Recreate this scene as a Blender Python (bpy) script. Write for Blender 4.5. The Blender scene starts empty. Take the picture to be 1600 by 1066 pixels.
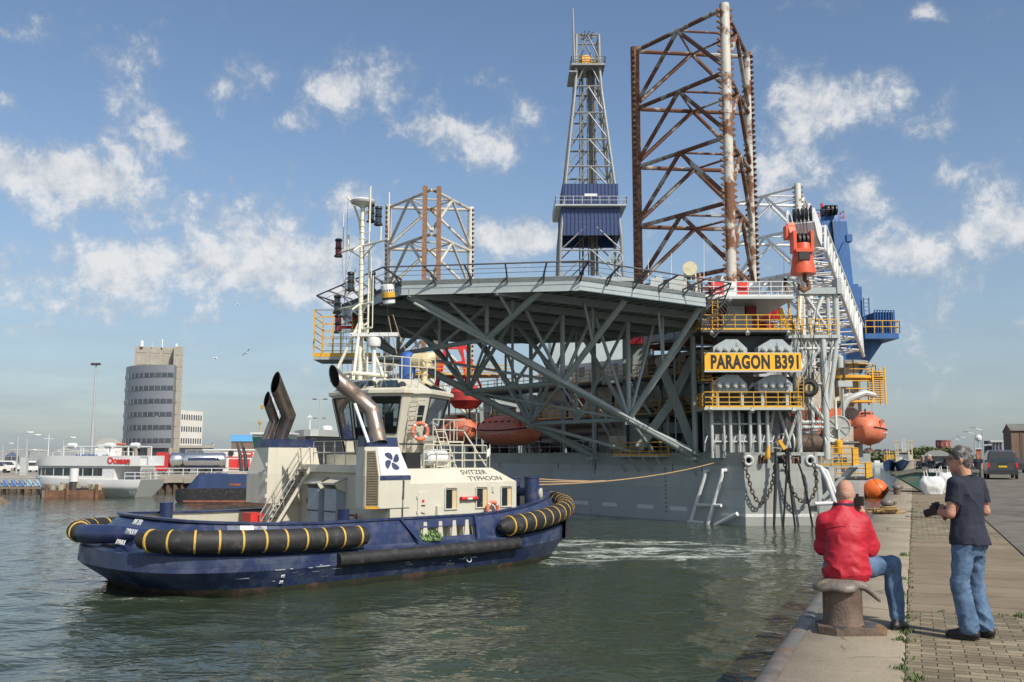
import bpy,bmesh,math,random
import numpy as np
from mathutils import Vector,Matrix,noise as mnoise
random.seed(7)
R=math.radians
S=bpy.context.scene
COL=S.collection
H=5.0
F=1500.0
TH=math.atan((711-533)/F)
# -- camera
cd=bpy.data.cameras.new('camera')
cd.sensor_width=36.0
cd.lens=F/1600*36
cd.clip_start=0.1
cd.clip_end=6000
cam=bpy.data.objects.new('camera',cd)
cam.location=(0,0,H)
cam.rotation_euler=(math.pi/2+TH,0,0)
COL.objects.link(cam)
S.camera=cam
# -- light
SUN_AZ,SUN_EL=142.0,43.0
sv=Vector((math.sin(R(SUN_AZ))*math.cos(R(SUN_EL)),math.cos(R(SUN_AZ))*math.cos(R(SUN_EL)),math.sin(R(SUN_EL))))
sl=bpy.data.lights.new('sun','SUN')
sl.energy=3.3
sl.angle=R(0.53)
sl.color=(1.0,0.93,0.82)
so=bpy.data.objects.new('sun',sl)
so.rotation_euler=sv.to_track_quat('Z','Y').to_euler()
so.location=(30,-30,60)
COL.objects.link(so)
S.view_settings.view_transform='Standard'
S.view_settings.look='None'
S.view_settings.exposure=0.6
S.view_settings.gamma=1.0
S.cycles.use_denoising=True
S.cycles.max_bounces=6
S.cycles.sample_clamp_indirect=4.0
def uvdir(px,py):
 u=(px-800)/F;v=-(py-533)/F
 c,s=math.cos(TH),math.sin(TH)
 y=c-v*s
 return u/y,(s+v*c)/y
def P(px,py,Y):
 u,v=uvdir(px,py)
 return Vector((u*Y,Y,H+v*Y))
def G(px,py,z=0.0):
 u,v=uvdir(px,py)
 Y=(z-H)/v
 return Vector((u*Y,Y,z))
world=bpy.data.worlds.new('World')
S.world=world
world.use_nodes=True
def build_world():
 nt=world.node_tree;N=nt.nodes;L=nt.links
 N.clear()
 out=N.new('ShaderNodeOutputWorld')
 sky=N.new('ShaderNodeTexSky')
 sky.sky_type='NISHITA';sky.sun_disc=False
 sky.sun_elevation=R(SUN_EL);sky.sun_rotation=R(SUN_AZ)
 sky.air_density=1.0;sky.dust_density=1.1;sky.ozone_density=2.4
 b1=N.new('ShaderNodeBackground');b1.inputs[1].default_value=0.086
 L.new(sky.outputs[0],b1.inputs[0])
 b2=N.new('ShaderNodeBackground');b2.inputs[1].default_value=1.0
 mx=N.new('ShaderNodeMixShader')
 def math_(op,a,b=None,c=None):
  n=N.new('ShaderNodeMath');n.operation=op
  for i,v in enumerate((a,b,c)):
   if v is None:continue
   if isinstance(v,(int,float)):n.inputs[i].default_value=v
   else:L.new(v,n.inputs[i])
  return n.outputs[0]
 tc=N.new('ShaderNodeTexCoord')
 sp=N.new('ShaderNodeSeparateXYZ');L.new(tc.outputs['Generated'],sp.inputs[0])
 x,y,z=sp.outputs
 zz=math_('ADD',math_('MAXIMUM',z,0.0),0.13)
 cb=N.new('ShaderNodeCombineXYZ')
 L.new(math_('DIVIDE',x,zz),cb.inputs[0]);L.new(math_('DIVIDE',y,zz),cb.inputs[1])
 def noise(scale,detail,rough,vec,dist=0.0):
  n=N.new('ShaderNodeTexNoise');n.inputs['Scale'].default_value=scale
  n.inputs['Detail'].default_value=detail;n.inputs['Roughness'].default_value=rough
  n.inputs['Distortion'].default_value=dist
  L.new(vec,n.inputs['Vector']);return n
 nA=noise(1.7,9,0.62,cb.outputs[0],0.25).outputs['Fac']
 nB=noise(26,8,0.66,tc.outputs['Generated'],0.2).outputs['Fac']
 ys=math_('MAXIMUM',math_('ABSOLUTE',y),0.02)
 cu=N.new('ShaderNodeCombineXYZ')
 wob=noise(14,4,0.6,tc.outputs['Generated']).outputs['Color']
 L.new(math_('DIVIDE',x,ys),cu.inputs[0]);L.new(math_('DIVIDE',z,ys),cu.inputs[1])
 L.new(math_('MULTIPLY',math_('LESS_THAN',y,0.0),9.0),cu.inputs[2])
 wv=N.new('ShaderNodeVectorMath');wv.operation='MULTIPLY_ADD'
 L.new(wob,wv.inputs[0]);wv.inputs[1].default_value=(0.05,0.05,0);
 sub=N.new('ShaderNodeVectorMath');sub.operation='SUBTRACT';L.new(cu.outputs[0],sub.inputs[0]);sub.inputs[1].default_value=(0.025,0.025,0)
 L.new(sub.outputs[0],wv.inputs[2])
 total=None
 for(px,py,rx,ry,a) in CLOUDS:
  u0,v0=uvdir(px,py)
  s1=N.new('ShaderNodeVectorMath');s1.operation='SUBTRACT';L.new(wv.outputs[0],s1.inputs[0]);s1.inputs[1].default_value=(u0,v0,0)
  s2=N.new('ShaderNodeVectorMath');s2.operation='MULTIPLY';L.new(s1.outputs[0],s2.inputs[0]);s2.inputs[1].default_value=(F/rx,F/ry,1)
  s3=N.new('ShaderNodeVectorMath');s3.operation='DOT_PRODUCT';L.new(s2.outputs[0],s3.inputs[0]);L.new(s2.outputs[0],s3.inputs[1])
  e=math_('EXPONENT',math_('MULTIPLY',s3.outputs['Value'],-1.0))
  total=math_('MULTIPLY',e,a) if total is None else math_('MULTIPLY_ADD',e,a,total)
 nC=noise(8.5,5,0.6,tc.outputs['Generated'],0.3).outputs['Fac']
 back_fill=N.new('ShaderNodeMapRange');back_fill.inputs['From Min'].default_value=0.1;back_fill.inputs['From Max'].default_value=-0.35  # added bright cloud cover behind the camera, lifting the fill light in shade
 L.new(y,back_fill.inputs['Value'])
 d=math_('MULTIPLY_ADD',nB,1.3,math_('MULTIPLY_ADD',total,0.62,math_('MULTIPLY_ADD',nA,0.4,math_('MULTIPLY_ADD',nC,0.42,math_('MULTIPLY',back_fill.outputs[0],0.30)))))
 shv=N.new('ShaderNodeVectorMath');shv.operation='ADD';L.new(tc.outputs['Generated'],shv.inputs[0]);shv.inputs[1].default_value=(0.008,-0.004,0.020)
 lit=math_('MULTIPLY_ADD',math_('SUBTRACT',nB,noise(26,8,0.66,shv.outputs[0],0.2).outputs['Fac']),3.2,0.60)
 mr=N.new('ShaderNodeMapRange');mr.interpolation_type='SMOOTHSTEP'
 mr.inputs['From Min'].default_value=1.18;mr.inputs['From Max'].default_value=1.70
 mr.inputs['To Max'].default_value=0.90
 L.new(d,mr.inputs['Value'])
 ve=N.new('ShaderNodeMapRange');ve.interpolation_type='SMOOTHSTEP'
 ve.inputs['From Min'].default_value=0.36;ve.inputs['From Max'].default_value=-0.02
 ve.inputs['To Max'].default_value=0.72;L.new(z,ve.inputs['Value'])
 vn=math_('MULTIPLY',ve.outputs[0],math_('MULTIPLY_ADD',nA,0.9,0.35))
 cov=math_('SUBTRACT',1.0,math_('MULTIPLY',math_('SUBTRACT',1.0,mr.outputs[0]),math_('SUBTRACT',1.0,math_('MINIMUM',vn,1.0))))
 ramp=N.new('ShaderNodeMix');ramp.data_type='RGBA'
 cw=N.new('ShaderNodeMix');cw.data_type='RGBA';cw.inputs['A'].default_value=(0.32,0.355,0.40,1);cw.inputs['B'].default_value=(0.53,0.53,0.535,1);cw.clamp_factor=True
 L.new(math_('MULTIPLY',math_('MAXIMUM',lit,0.0),1.0),cw.inputs['Factor'])
 cw2=N.new('ShaderNodeMix');cw2.data_type='RGBA';L.new(back_fill.outputs[0],cw2.inputs['Factor']);L.new(cw.outputs['Result'],cw2.inputs['A']);cw2.inputs['B'].default_value=(0.95,0.95,0.94,1)
 ramp.inputs['A'].default_value=(0.205,0.25,0.30,1);L.new(cw2.outputs['Result'],ramp.inputs['B'])
 L.new(math_('MINIMUM',math_('MULTIPLY',mr.outputs[0],1.4),1.0),ramp.inputs['Factor'])
 L.new(ramp.outputs['Result'],b2.inputs[0])
 L.new(cov,mx.inputs[0]);L.new(b1.outputs[0],mx.inputs[1]);L.new(b2.outputs[0],mx.inputs[2])
 L.new(mx.outputs[0],out.inputs[0])
CLOUDS=[(560,140,95,60,.85),(760,225,80,45,.85),(660,205,50,30,.6),(470,195,60,22,.5),(370,125,60,45,.6),(265,215,50,40,.7),(180,195,60,40,.45),(60,265,140,45,.9),(20,160,40,25,.5),(150,310,160,60,.6),(150,405,170,40,.55),(390,350,150,75,.65),(1300,160,130,62,.95),(1235,260,80,55,.8),(1340,300,50,30,.65),(1490,275,70,25,.5),(1440,20,50,35,.45),(1270,8,70,18,.5),(1450,210,60,25,.4),(800,360,90,40,.55),(760,125,70,20,.45),(830,165,40,25,.45),(1580,360,80,60,.5),(1380,400,120,50,.35),(190,90,80,40,.5),(60,40,60,30,.4),(1190,90,40,30,.4),(560,310,60,30,.4),(60,500,180,60,.2),(1500,500,160,60,.35),(300,440,260,60,.48),(60,460,200,60,.2),(480,420,120,60,.6),(820,370,130,50,.7),(1450,410,170,45,.5),(1560,330,90,55,.55),(1150,330,90,60,.35),(215,150,60,30,.3),(1380,350,60,40,.4)]
build_world()
# -- materials
MATS={}
def mat(name,col,rough=0.5,metal=0.0,var=0.18,scale=3.0,second=None,samount=0.0,sscale=1.0,streak=False,bump=0.0,bscale=40.0,spec=0.5,detail=6.0,soft=0.12,coat=0.0,seams=None):
 """procedural paint / metal / stone: a base colour with uneven tone, a second colour in patches, and fine bump"""
 if name in MATS:return MATS[name]
 m=bpy.data.materials.new(name);m.use_nodes=True
 nt=m.node_tree;N=nt.nodes;L=nt.links
 b=N['Principled BSDF']
 b.inputs['Roughness'].default_value=rough;b.inputs['Metallic'].default_value=metal
 b.inputs['Specular IOR Level'].default_value=spec
 if coat:b.inputs['Coat Weight'].default_value=coat;b.inputs['Coat Roughness'].default_value=0.15
 tc=N.new('ShaderNodeTexCoord')
 src=tc.outputs['Object']
 n1=N.new('ShaderNodeTexNoise');n1.inputs['Scale'].default_value=scale;n1.inputs['Detail'].default_value=detail
 n1.inputs['Roughness'].default_value=0.65
 L.new(src,n1.inputs['Vector'])
 lo=[c*(1-var) for c in col[:3]]+[1];hi=[min(1,c*(1+var)) for c in col[:3]]+[1]
 mx=N.new('ShaderNodeMix');mx.data_type='RGBA'
 mr=N.new('ShaderNodeMapRange');mr.inputs['From Min'].default_value=0.3;mr.inputs['From Max'].default_value=0.7
 L.new(n1.outputs['Fac'],mr.inputs['Value']);L.new(mr.outputs[0],mx.inputs['Factor'])
 mx.inputs['A'].default_value=lo;mx.inputs['B'].default_value=hi
 last=mx.outputs['Result']
 if second is not None and samount>0:
  n2=N.new('ShaderNodeTexNoise');n2.inputs['Scale'].default_value=sscale;n2.inputs['Detail'].default_value=9
  n2.inputs['Roughness'].default_value=0.7
  if streak:
   mp=N.new('ShaderNodeMapping');mp.inputs['Scale'].default_value=(1,1,0.12)
   L.new(src,mp.inputs[0]);L.new(mp.outputs[0],n2.inputs['Vector'])
  else:L.new(src,n2.inputs['Vector'])
  m2=N.new('ShaderNodeMapRange');m2.interpolation_type='SMOOTHSTEP'
  t=0.78-0.56*samount
  m2.inputs['From Min'].default_value=t-soft/2;m2.inputs['From Max'].default_value=t+soft/2
  L.new(n2.outputs['Fac'],m2.inputs['Value'])
  m3=N.new('ShaderNodeMix');m3.data_type='RGBA'
  L.new(m2.outputs[0],m3.inputs['Factor']);L.new(last,m3.inputs['A'])
  m3.inputs['B'].default_value=list(second[:3])+[1]
  last=m3.outputs['Result']
  rr=N.new('ShaderNodeMapRange');rr.inputs['To Min'].default_value=rough;rr.inputs['To Max'].default_value=0.85
  L.new(m2.outputs[0],rr.inputs['Value']);L.new(rr.outputs[0],b.inputs['Roughness'])
  if metal:
   r2=N.new('ShaderNodeMapRange');r2.inputs['To Min'].default_value=metal;r2.inputs['To Max'].default_value=0.0
   L.new(m2.outputs[0],r2.inputs['Value']);L.new(r2.outputs[0],b.inputs['Metallic'])
 seam_h=None
 if seams:
  dt=N.new('ShaderNodeVectorMath');dt.operation='DOT_PRODUCT';L.new(src,dt.inputs[0]);dt.inputs[1].default_value=seams[0]
  sx=N.new('ShaderNodeSeparateXYZ');L.new(src,sx.inputs[0]);cx=N.new('ShaderNodeCombineXYZ');L.new(dt.outputs['Value'],cx.inputs[0]);L.new(sx.outputs[2],cx.inputs[1])
  br=N.new('ShaderNodeTexBrick');L.new(cx.outputs[0],br.inputs['Vector']);br.inputs['Scale'].default_value=1.0;br.inputs['Brick Width'].default_value=seams[1];br.inputs['Row Height'].default_value=seams[2]
  br.inputs['Mortar Size'].default_value=0.018;br.inputs['Mortar Smooth'].default_value=0.5
  br.inputs['Color1'].default_value=(.90,.90,.90,1);br.inputs['Color2'].default_value=(1.05,1.05,1.05,1);br.inputs['Mortar'].default_value=(.72,.70,.68,1)
  ml=N.new('ShaderNodeMix');ml.data_type='RGBA';ml.blend_type='MULTIPLY';ml.inputs['Factor'].default_value=1.0;L.new(last,ml.inputs['A']);L.new(br.outputs['Color'],ml.inputs['B']);last=ml.outputs['Result']
 L.new(last,b.inputs['Base Color'])
 if bump:
  n3=N.new('ShaderNodeTexNoise');n3.inputs['Scale'].default_value=bscale;n3.inputs['Detail'].default_value=5
  L.new(src,n3.inputs['Vector'])
  bp=N.new('ShaderNodeBump');bp.inputs['Strength'].default_value=bump;bp.inputs['Distance'].default_value=0.02
  L.new(n3.outputs['Fac'],bp.inputs['Height']);L.new(bp.outputs[0],b.inputs['Normal'])
 MATS[name]=m
 return m
def glass(name,col=(0.02,0.03,0.035),rough=0.04):
 m=mat(name,col,rough,0.0,var=0.3,scale=0.6,spec=0.9)
 return m
def clear_glass(name):
 m=bpy.data.materials.new(name);m.use_nodes=True
 nt=m.node_tree;N=nt.nodes;L=nt.links;N.clear()
 o=N.new('ShaderNodeOutputMaterial');t=N.new('ShaderNodeBsdfTransparent');g=N.new('ShaderNodeBsdfGlossy')
 t.inputs[0].default_value=(0.55,0.62,0.62,1);g.inputs['Roughness'].default_value=0.03
 fr=N.new('ShaderNodeFresnel');fr.inputs[0].default_value=1.5
 mx=N.new('ShaderNodeMixShader');L.new(fr.outputs[0],mx.inputs[0]);L.new(t.outputs[0],mx.inputs[1]);L.new(g.outputs[0],mx.inputs[2])
 L.new(mx.outputs[0],o.inputs[0]);return m
 # -- mesh builder
def frame(d):
 d=Vector(d).normalized()
 a=Vector((0,0,1)) if abs(d.z)<0.95 else Vector((1,0,0))
 s=d.cross(a).normalized();u=s.cross(d).normalized()
 return d,s,u
def level(p):
 while p is not None and p.parent is not None and p.parent.parent is not None:p=p.parent
 return p
class MB:
 def __init__(self):self.v=[];self.f=[];self.mi=[];self.cur=0
 def add(self,vs,fs):
  o=len(self.v);self.v.extend([tuple(p) for p in vs])
  for f in fs:self.f.append(tuple(i+o for i in f));self.mi.append(self.cur)
  return self
 def box(self,c,s,rz=0.0,rot=None):
  hx,hy,hz=s[0]/2,s[1]/2,s[2]/2
  M=rot if rot is not None else Matrix.Rotation(rz,3,'Z')
  c=Vector(c)
  vs=[c+M@Vector((x*hx,y*hy,z*hz)) for z in(-1,1) for y in(-1,1) for x in(-1,1)]
  return self.add(vs,[(0,2,3,1),(4,5,7,6),(0,1,5,4),(2,6,7,3),(0,4,6,2),(1,3,7,5)])
 def b2(self,a,b):
  a=Vector(a);b=Vector(b)
  return self.box((a+b)/2,[abs(b[i]-a[i]) for i in range(3)])
 def bar(self,p,q,w,h=None,ends=True):
  h=h or w;p=Vector(p);q=Vector(q);d,s,u=frame(q-p)
  vs=[e+s*(a*w/2)+u*(b*h/2) for e in(p,q) for a,b in((-1,-1),(1,-1),(1,1),(-1,1))]
  return self.add(vs,[(0,1,5,4),(1,2,6,5),(2,3,7,6),(3,0,4,7),(3,2,1,0),(4,5,6,7)])
 def tube(self,p,q,r,r2=None,n=8,caps=True):
  r2=r if r2 is None else r2;p=Vector(p);q=Vector(q);d,s,u=frame(q-p)
  vs=[]
  for e,rr in((p,r),(q,r2)):
   for i in range(n):
    a=2*math.pi*i/n
    vs.append(e+s*(math.cos(a)*rr)+u*(math.sin(a)*rr))
  fs=[(i,(i+1)%n,n+(i+1)%n,n+i) for i in range(n)]
  if caps:fs+=[tuple(range(n-1,-1,-1)),tuple(range(n,2*n))]
  return self.add(vs,fs)
 def pipe(self,pts,r,n=8,closed=False,caps=True):
  pts=[Vector(p) for p in pts];m=len(pts);vs=[]
  rs=r if isinstance(r,(list,tuple)) else[r]*m
  prev=None
  for i,p in enumerate(pts):
   if closed:t=pts[(i+1)%m]-pts[i-1]
   else:t=pts[min(i+1,m-1)]-pts[max(i-1,0)]
   t.normalize()
   if prev is None:_,s,u=frame(t)
   else:
    s=prev-t*prev.dot(t)
    if s.length<1e-6:_,s,u=frame(t)
    s.normalize();u=s.cross(t).normalized()*-1
    u=t.cross(s).normalized()
   if prev is None:u=t.cross(s).normalized()
   prev=s
   for k in range(n):
    a=2*math.pi*k/n
    vs.append(p+s*(math.cos(a)*rs[i])+u*(math.sin(a)*rs[i]))
  fs=[]
  for i in range(m if closed else m-1):
   j=(i+1)%m
   for k in range(n):
    fs.append((i*n+k,i*n+(k+1)%n,j*n+(k+1)%n,j*n+k))
  if caps and not closed:fs+=[tuple(range(n-1,-1,-1)),tuple(range((m-1)*n,m*n))]
  return self.add(vs,fs)
 def loft(self,rings,closed=True,cap0=False,cap1=False):
  n=len(rings[0]);vs=[p for r in rings for p in r];fs=[]
  for i in range(len(rings)-1):
   for k in range(n if closed else n-1):
    k2=(k+1)%n
    fs.append((i*n+k,i*n+k2,(i+1)*n+k2,(i+1)*n+k))
  if cap0:fs.append(tuple(range(n-1,-1,-1)))
  if cap1:fs.append(tuple(range((len(rings)-1)*n,len(rings)*n)))
  return self.add(vs,fs)
 def lathe(self,prof,c=(0,0,0),axis=(0,0,1),n=24):
  d,s,u=frame(axis);c=Vector(c);rings=[]
  for r,z in prof:
   rings.append([c+d*z+s*(math.cos(2*math.pi*k/n)*r)+u*(math.sin(2*math.pi*k/n)*r) for k in range(n)])
  return self.loft(rings,True,prof[0][0]>1e-4,prof[-1][0]>1e-4)
 def prism(self,poly,o,ax,ay,az):
  o=Vector(o);ax=Vector(ax);ay=Vector(ay);az=Vector(az);n=len(poly)
  vs=[o+ax*x+ay*y for x,y in poly]+[o+ax*x+ay*y+az for x,y in poly]
  fs=[(i,(i+1)%n,n+(i+1)%n,n+i) for i in range(n)]+[tuple(range(n-1,-1,-1)),tuple(range(n,2*n))]
  return self.add(vs,fs)
 def slab(self,poly,z0,z1):return self.prism(poly,(0,0,z0),(1,0,0),(0,1,0),(0,0,z1-z0))
 def torus(self,c,axis,R1,r,n=24,k=8):
  d,s,u=frame(axis);c=Vector(c)
  return self.pipe([c+s*(math.cos(2*math.pi*i/n)*R1)+u*(math.sin(2*math.pi*i/n)*R1) for i in range(n)],r,k,closed=True)
 def rail(self,pts,h=1.05,step=1.3,r=0.025,rails=(1.0,0.52),closed=False,n=5,toe=False):
  pts=[Vector(p) for p in pts];up=Vector((0,0,1))
  segs=list(zip(pts[:-1],pts[1:]))+([(pts[-1],pts[0])] if closed else[])
  for a,b in segs:
   k=max(1,int(round((b-a).length/step)))
   for f in rails:self.tube(a+up*(h*f),b+up*(h*f),r,n=n)
   for i in range(k+1):
    q=a.lerp(b,i/k);self.tube(q,q+up*h,r,n=n)
   if toe:self.bar(a+up*0.07,b+up*0.07,0.01,0.13)
  return self
 def each(self,name,m,parent=None,off=None,**k):
  p=list(range(len(self.v)))
  def find(i):
   while p[i]!=i:p[i]=p[p[i]];i=p[i]
   return i
  for f in self.f:
   for j in f[1:]:p[find(j)]=find(f[0])
  g={}
  for f in self.f:g.setdefault(find(f[0]),[]).append(f)
  for fs in g.values():
   q=MB();ix={}
   for f in fs:
    for i in f:
     if i not in ix:ix[i]=len(q.v);q.v.append(self.v[i])
    q.f.append(tuple(ix[i] for i in f));q.mi.append(0)
   o=q.build(name,m,parent,off,**k)
  return o
 def build(self,name,m,parent=None,off=None,smooth=True,angle=35,tri=False):
  parent=level(parent)
  me=bpy.data.meshes.new(name)
  v=self.v
  if off is not None:v=[(p[0]-off[0],p[1]-off[1],p[2]-off[2]) for p in v]
  me.from_pydata(v,[],self.f)
  ms=m if isinstance(m,(list,tuple)) else[m]
  for k in ms:me.materials.append(k)
  if len(ms)>1:me.polygons.foreach_set('material_index',self.mi)
  bm=bmesh.new();bm.from_mesh(me);bmesh.ops.recalc_face_normals(bm,faces=bm.faces);bm.to_mesh(me);bm.free()
  if smooth:
   me.polygons.foreach_set('use_smooth',[True]*len(me.polygons))
   me.set_sharp_from_angle(angle=R(angle))
  me.update()
  o=bpy.data.objects.new(name,me);COL.objects.link(o)
  if parent is not None:o.parent=parent
  return o
def tag(o,label=None,cat=None,group=None,kind=None):
 if label:o['label']=label
 if cat:o['category']=cat
 if group:o['group']=group
 if kind:o['kind']=kind
 return o
def empty(name,loc=(0,0,0),rz=0.0):
 o=bpy.data.objects.new(name,None);o.location=loc;o.rotation_euler=(0,0,rz);o.empty_display_size=0.3
 COL.objects.link(o);return o
def copy_tree(o,parent=None):
 c=o.copy();COL.objects.link(c)
 if parent is not None:c.parent=parent
 for ch in[k for k in bpy.data.objects if k.parent==o]:copy_tree(ch,c)
 return c
def text(name,s,size,m,parent,loc,xax,yax,ext=0.006,bold=0.0,sx=1.0,align='LEFT',space=1.0):
 """lettering as thin raised mesh, running along xax with its top along yax"""
 cu=bpy.data.curves.new(name,'FONT');cu.body=s;cu.size=size;cu.extrude=ext;cu.offset=bold
 cu.align_x=align;cu.space_character=space;cu.resolution_u=3
 t=bpy.data.objects.new(name,cu);COL.objects.link(t)
 bpy.context.view_layer.update()
 me=bpy.data.meshes.new_from_object(t.evaluated_get(bpy.context.evaluated_depsgraph_get()))
 bpy.data.objects.remove(t);bpy.data.curves.remove(cu)
 X=Vector(xax).normalized();Y=Vector(yax);Y=(Y-X*Y.dot(X)).normalized();Z=X.cross(Y)
 for v in me.vertices:
  c=v.co.copy();v.co=Vector(loc)+X*(c.x*sx)+Y*c.y+Z*c.z
 me.materials.clear();me.materials.append(m)
 o=bpy.data.objects.new(name,me);COL.objects.link(o);parent=level(parent)
 if parent is not None:o.parent=parent
 return o
def arc(c,r,a0,a1,n,z):return[(c[0]+r*math.cos(a0+(a1-a0)*i/n),c[1]+r*math.sin(a0+(a1-a0)*i/n),z) for i in range(n+1)]
cream=mat('cream_paint',(0.535,0.515,0.425),0.38,var=0.06,scale=0.8,second=(0.46,0.34,0.20),samount=0.20,sscale=1.7,streak=True,soft=0.32,bump=.12,bscale=1.6)
navy=mat('navy_paint',(0.020,0.033,0.092),0.32,var=0.22,scale=0.9,second=(0.05,0.06,0.11),samount=0.36,sscale=1.6,soft=0.3,coat=0.15,bump=.15,bscale=1.5)
black_rubber=mat('black_rubber',(0.02,0.02,0.021),0.62,var=0.3,scale=3,second=(0.07,0.065,0.06),samount=0.30,sscale=3,bump=0.3,bscale=12,soft=0.2)
yellow=mat('yellow_paint',(0.66,0.36,0.03),0.45,var=0.12,second=(0.25,0.13,0.05),samount=0.16,sscale=3)
white=mat('white_paint',(0.64,0.65,0.64),0.4,var=0.06,second=(0.45,0.36,0.27),samount=0.10,sscale=1.5,streak=True,soft=0.2)
grey=mat('grey_steel_paint',(0.34,0.385,0.39),0.45,var=0.1,scale=0.8,second=(0.27,0.20,0.14),samount=0.12,sscale=1.2,streak=True,soft=0.18)
lightgrey=mat('light_grey_paint',(0.42,0.45,0.435),0.45,var=0.09,scale=0.9,second=(0.35,0.24,0.15),samount=0.14,sscale=1.6,streak=True,soft=0.2)
dark=mat('dark_steel',(0.05,0.052,0.055),0.55,var=0.3,second=(0.12,0.07,0.045),samount=0.22,sscale=2)
blackm=mat('black_metal',(0.015,0.015,0.016),0.5,var=0.2)
rusty=mat('rusty_steel',(0.13,0.062,0.034),0.8,var=0.4,scale=2.5,second=(0.25,0.13,0.075),samount=0.42,sscale=2.2,bump=0.3,bscale=14)
rustmix=mat('rust_streaked_white',(0.52,0.50,0.44),0.55,var=0.1,scale=0.7,second=(0.17,0.075,0.038),samount=0.47,sscale=0.55,soft=0.10)
rustlight=mat('white_with_rust',(0.58,0.57,0.52),0.5,var=0.08,scale=0.7,second=(0.24,0.11,0.055),samount=0.30,sscale=0.9,soft=0.12)
orange=mat('orange_grp',(0.60,0.165,0.09),0.5,var=0.16,scale=1.5,second=(0.42,0.21,0.14),samount=0.28,sscale=1.5,soft=0.35)
red=mat('red_paint',(0.55,0.035,0.03),0.42,var=0.15,second=(0.3,0.06,0.04),samount=0.25,sscale=2)
blue=mat('blue_paint',(0.022,0.105,0.30),0.4,var=0.15,scale=0.9,second=(0.04,0.1,0.22),samount=0.3,sscale=1.2,streak=True,soft=0.3)
steel=mat('stainless_steel',(0.30,0.255,0.22),0.33,0.85,var=0.15,scale=2,second=(0.10,0.055,0.03),samount=0.34,sscale=1.1,soft=0.35)
winglass=glass('dark_window_glass')
sootm=mat('soot',(0.006,0.006,0.006),0.9,var=0.1)
rope_m=mat('hawser_rope',(0.40,0.27,0.15),0.85,var=0.3,scale=20,bump=0.6,bscale=60)
chain_m=mat('anchor_chain_steel',(0.085,0.062,0.05),0.75,var=0.4,scale=4)
wlett=mat('white_lettering',(0.7,0.7,0.7),0.5,var=0.05)
blett=mat('black_lettering',(0.015,0.015,0.016),0.5,var=0.05)
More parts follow.
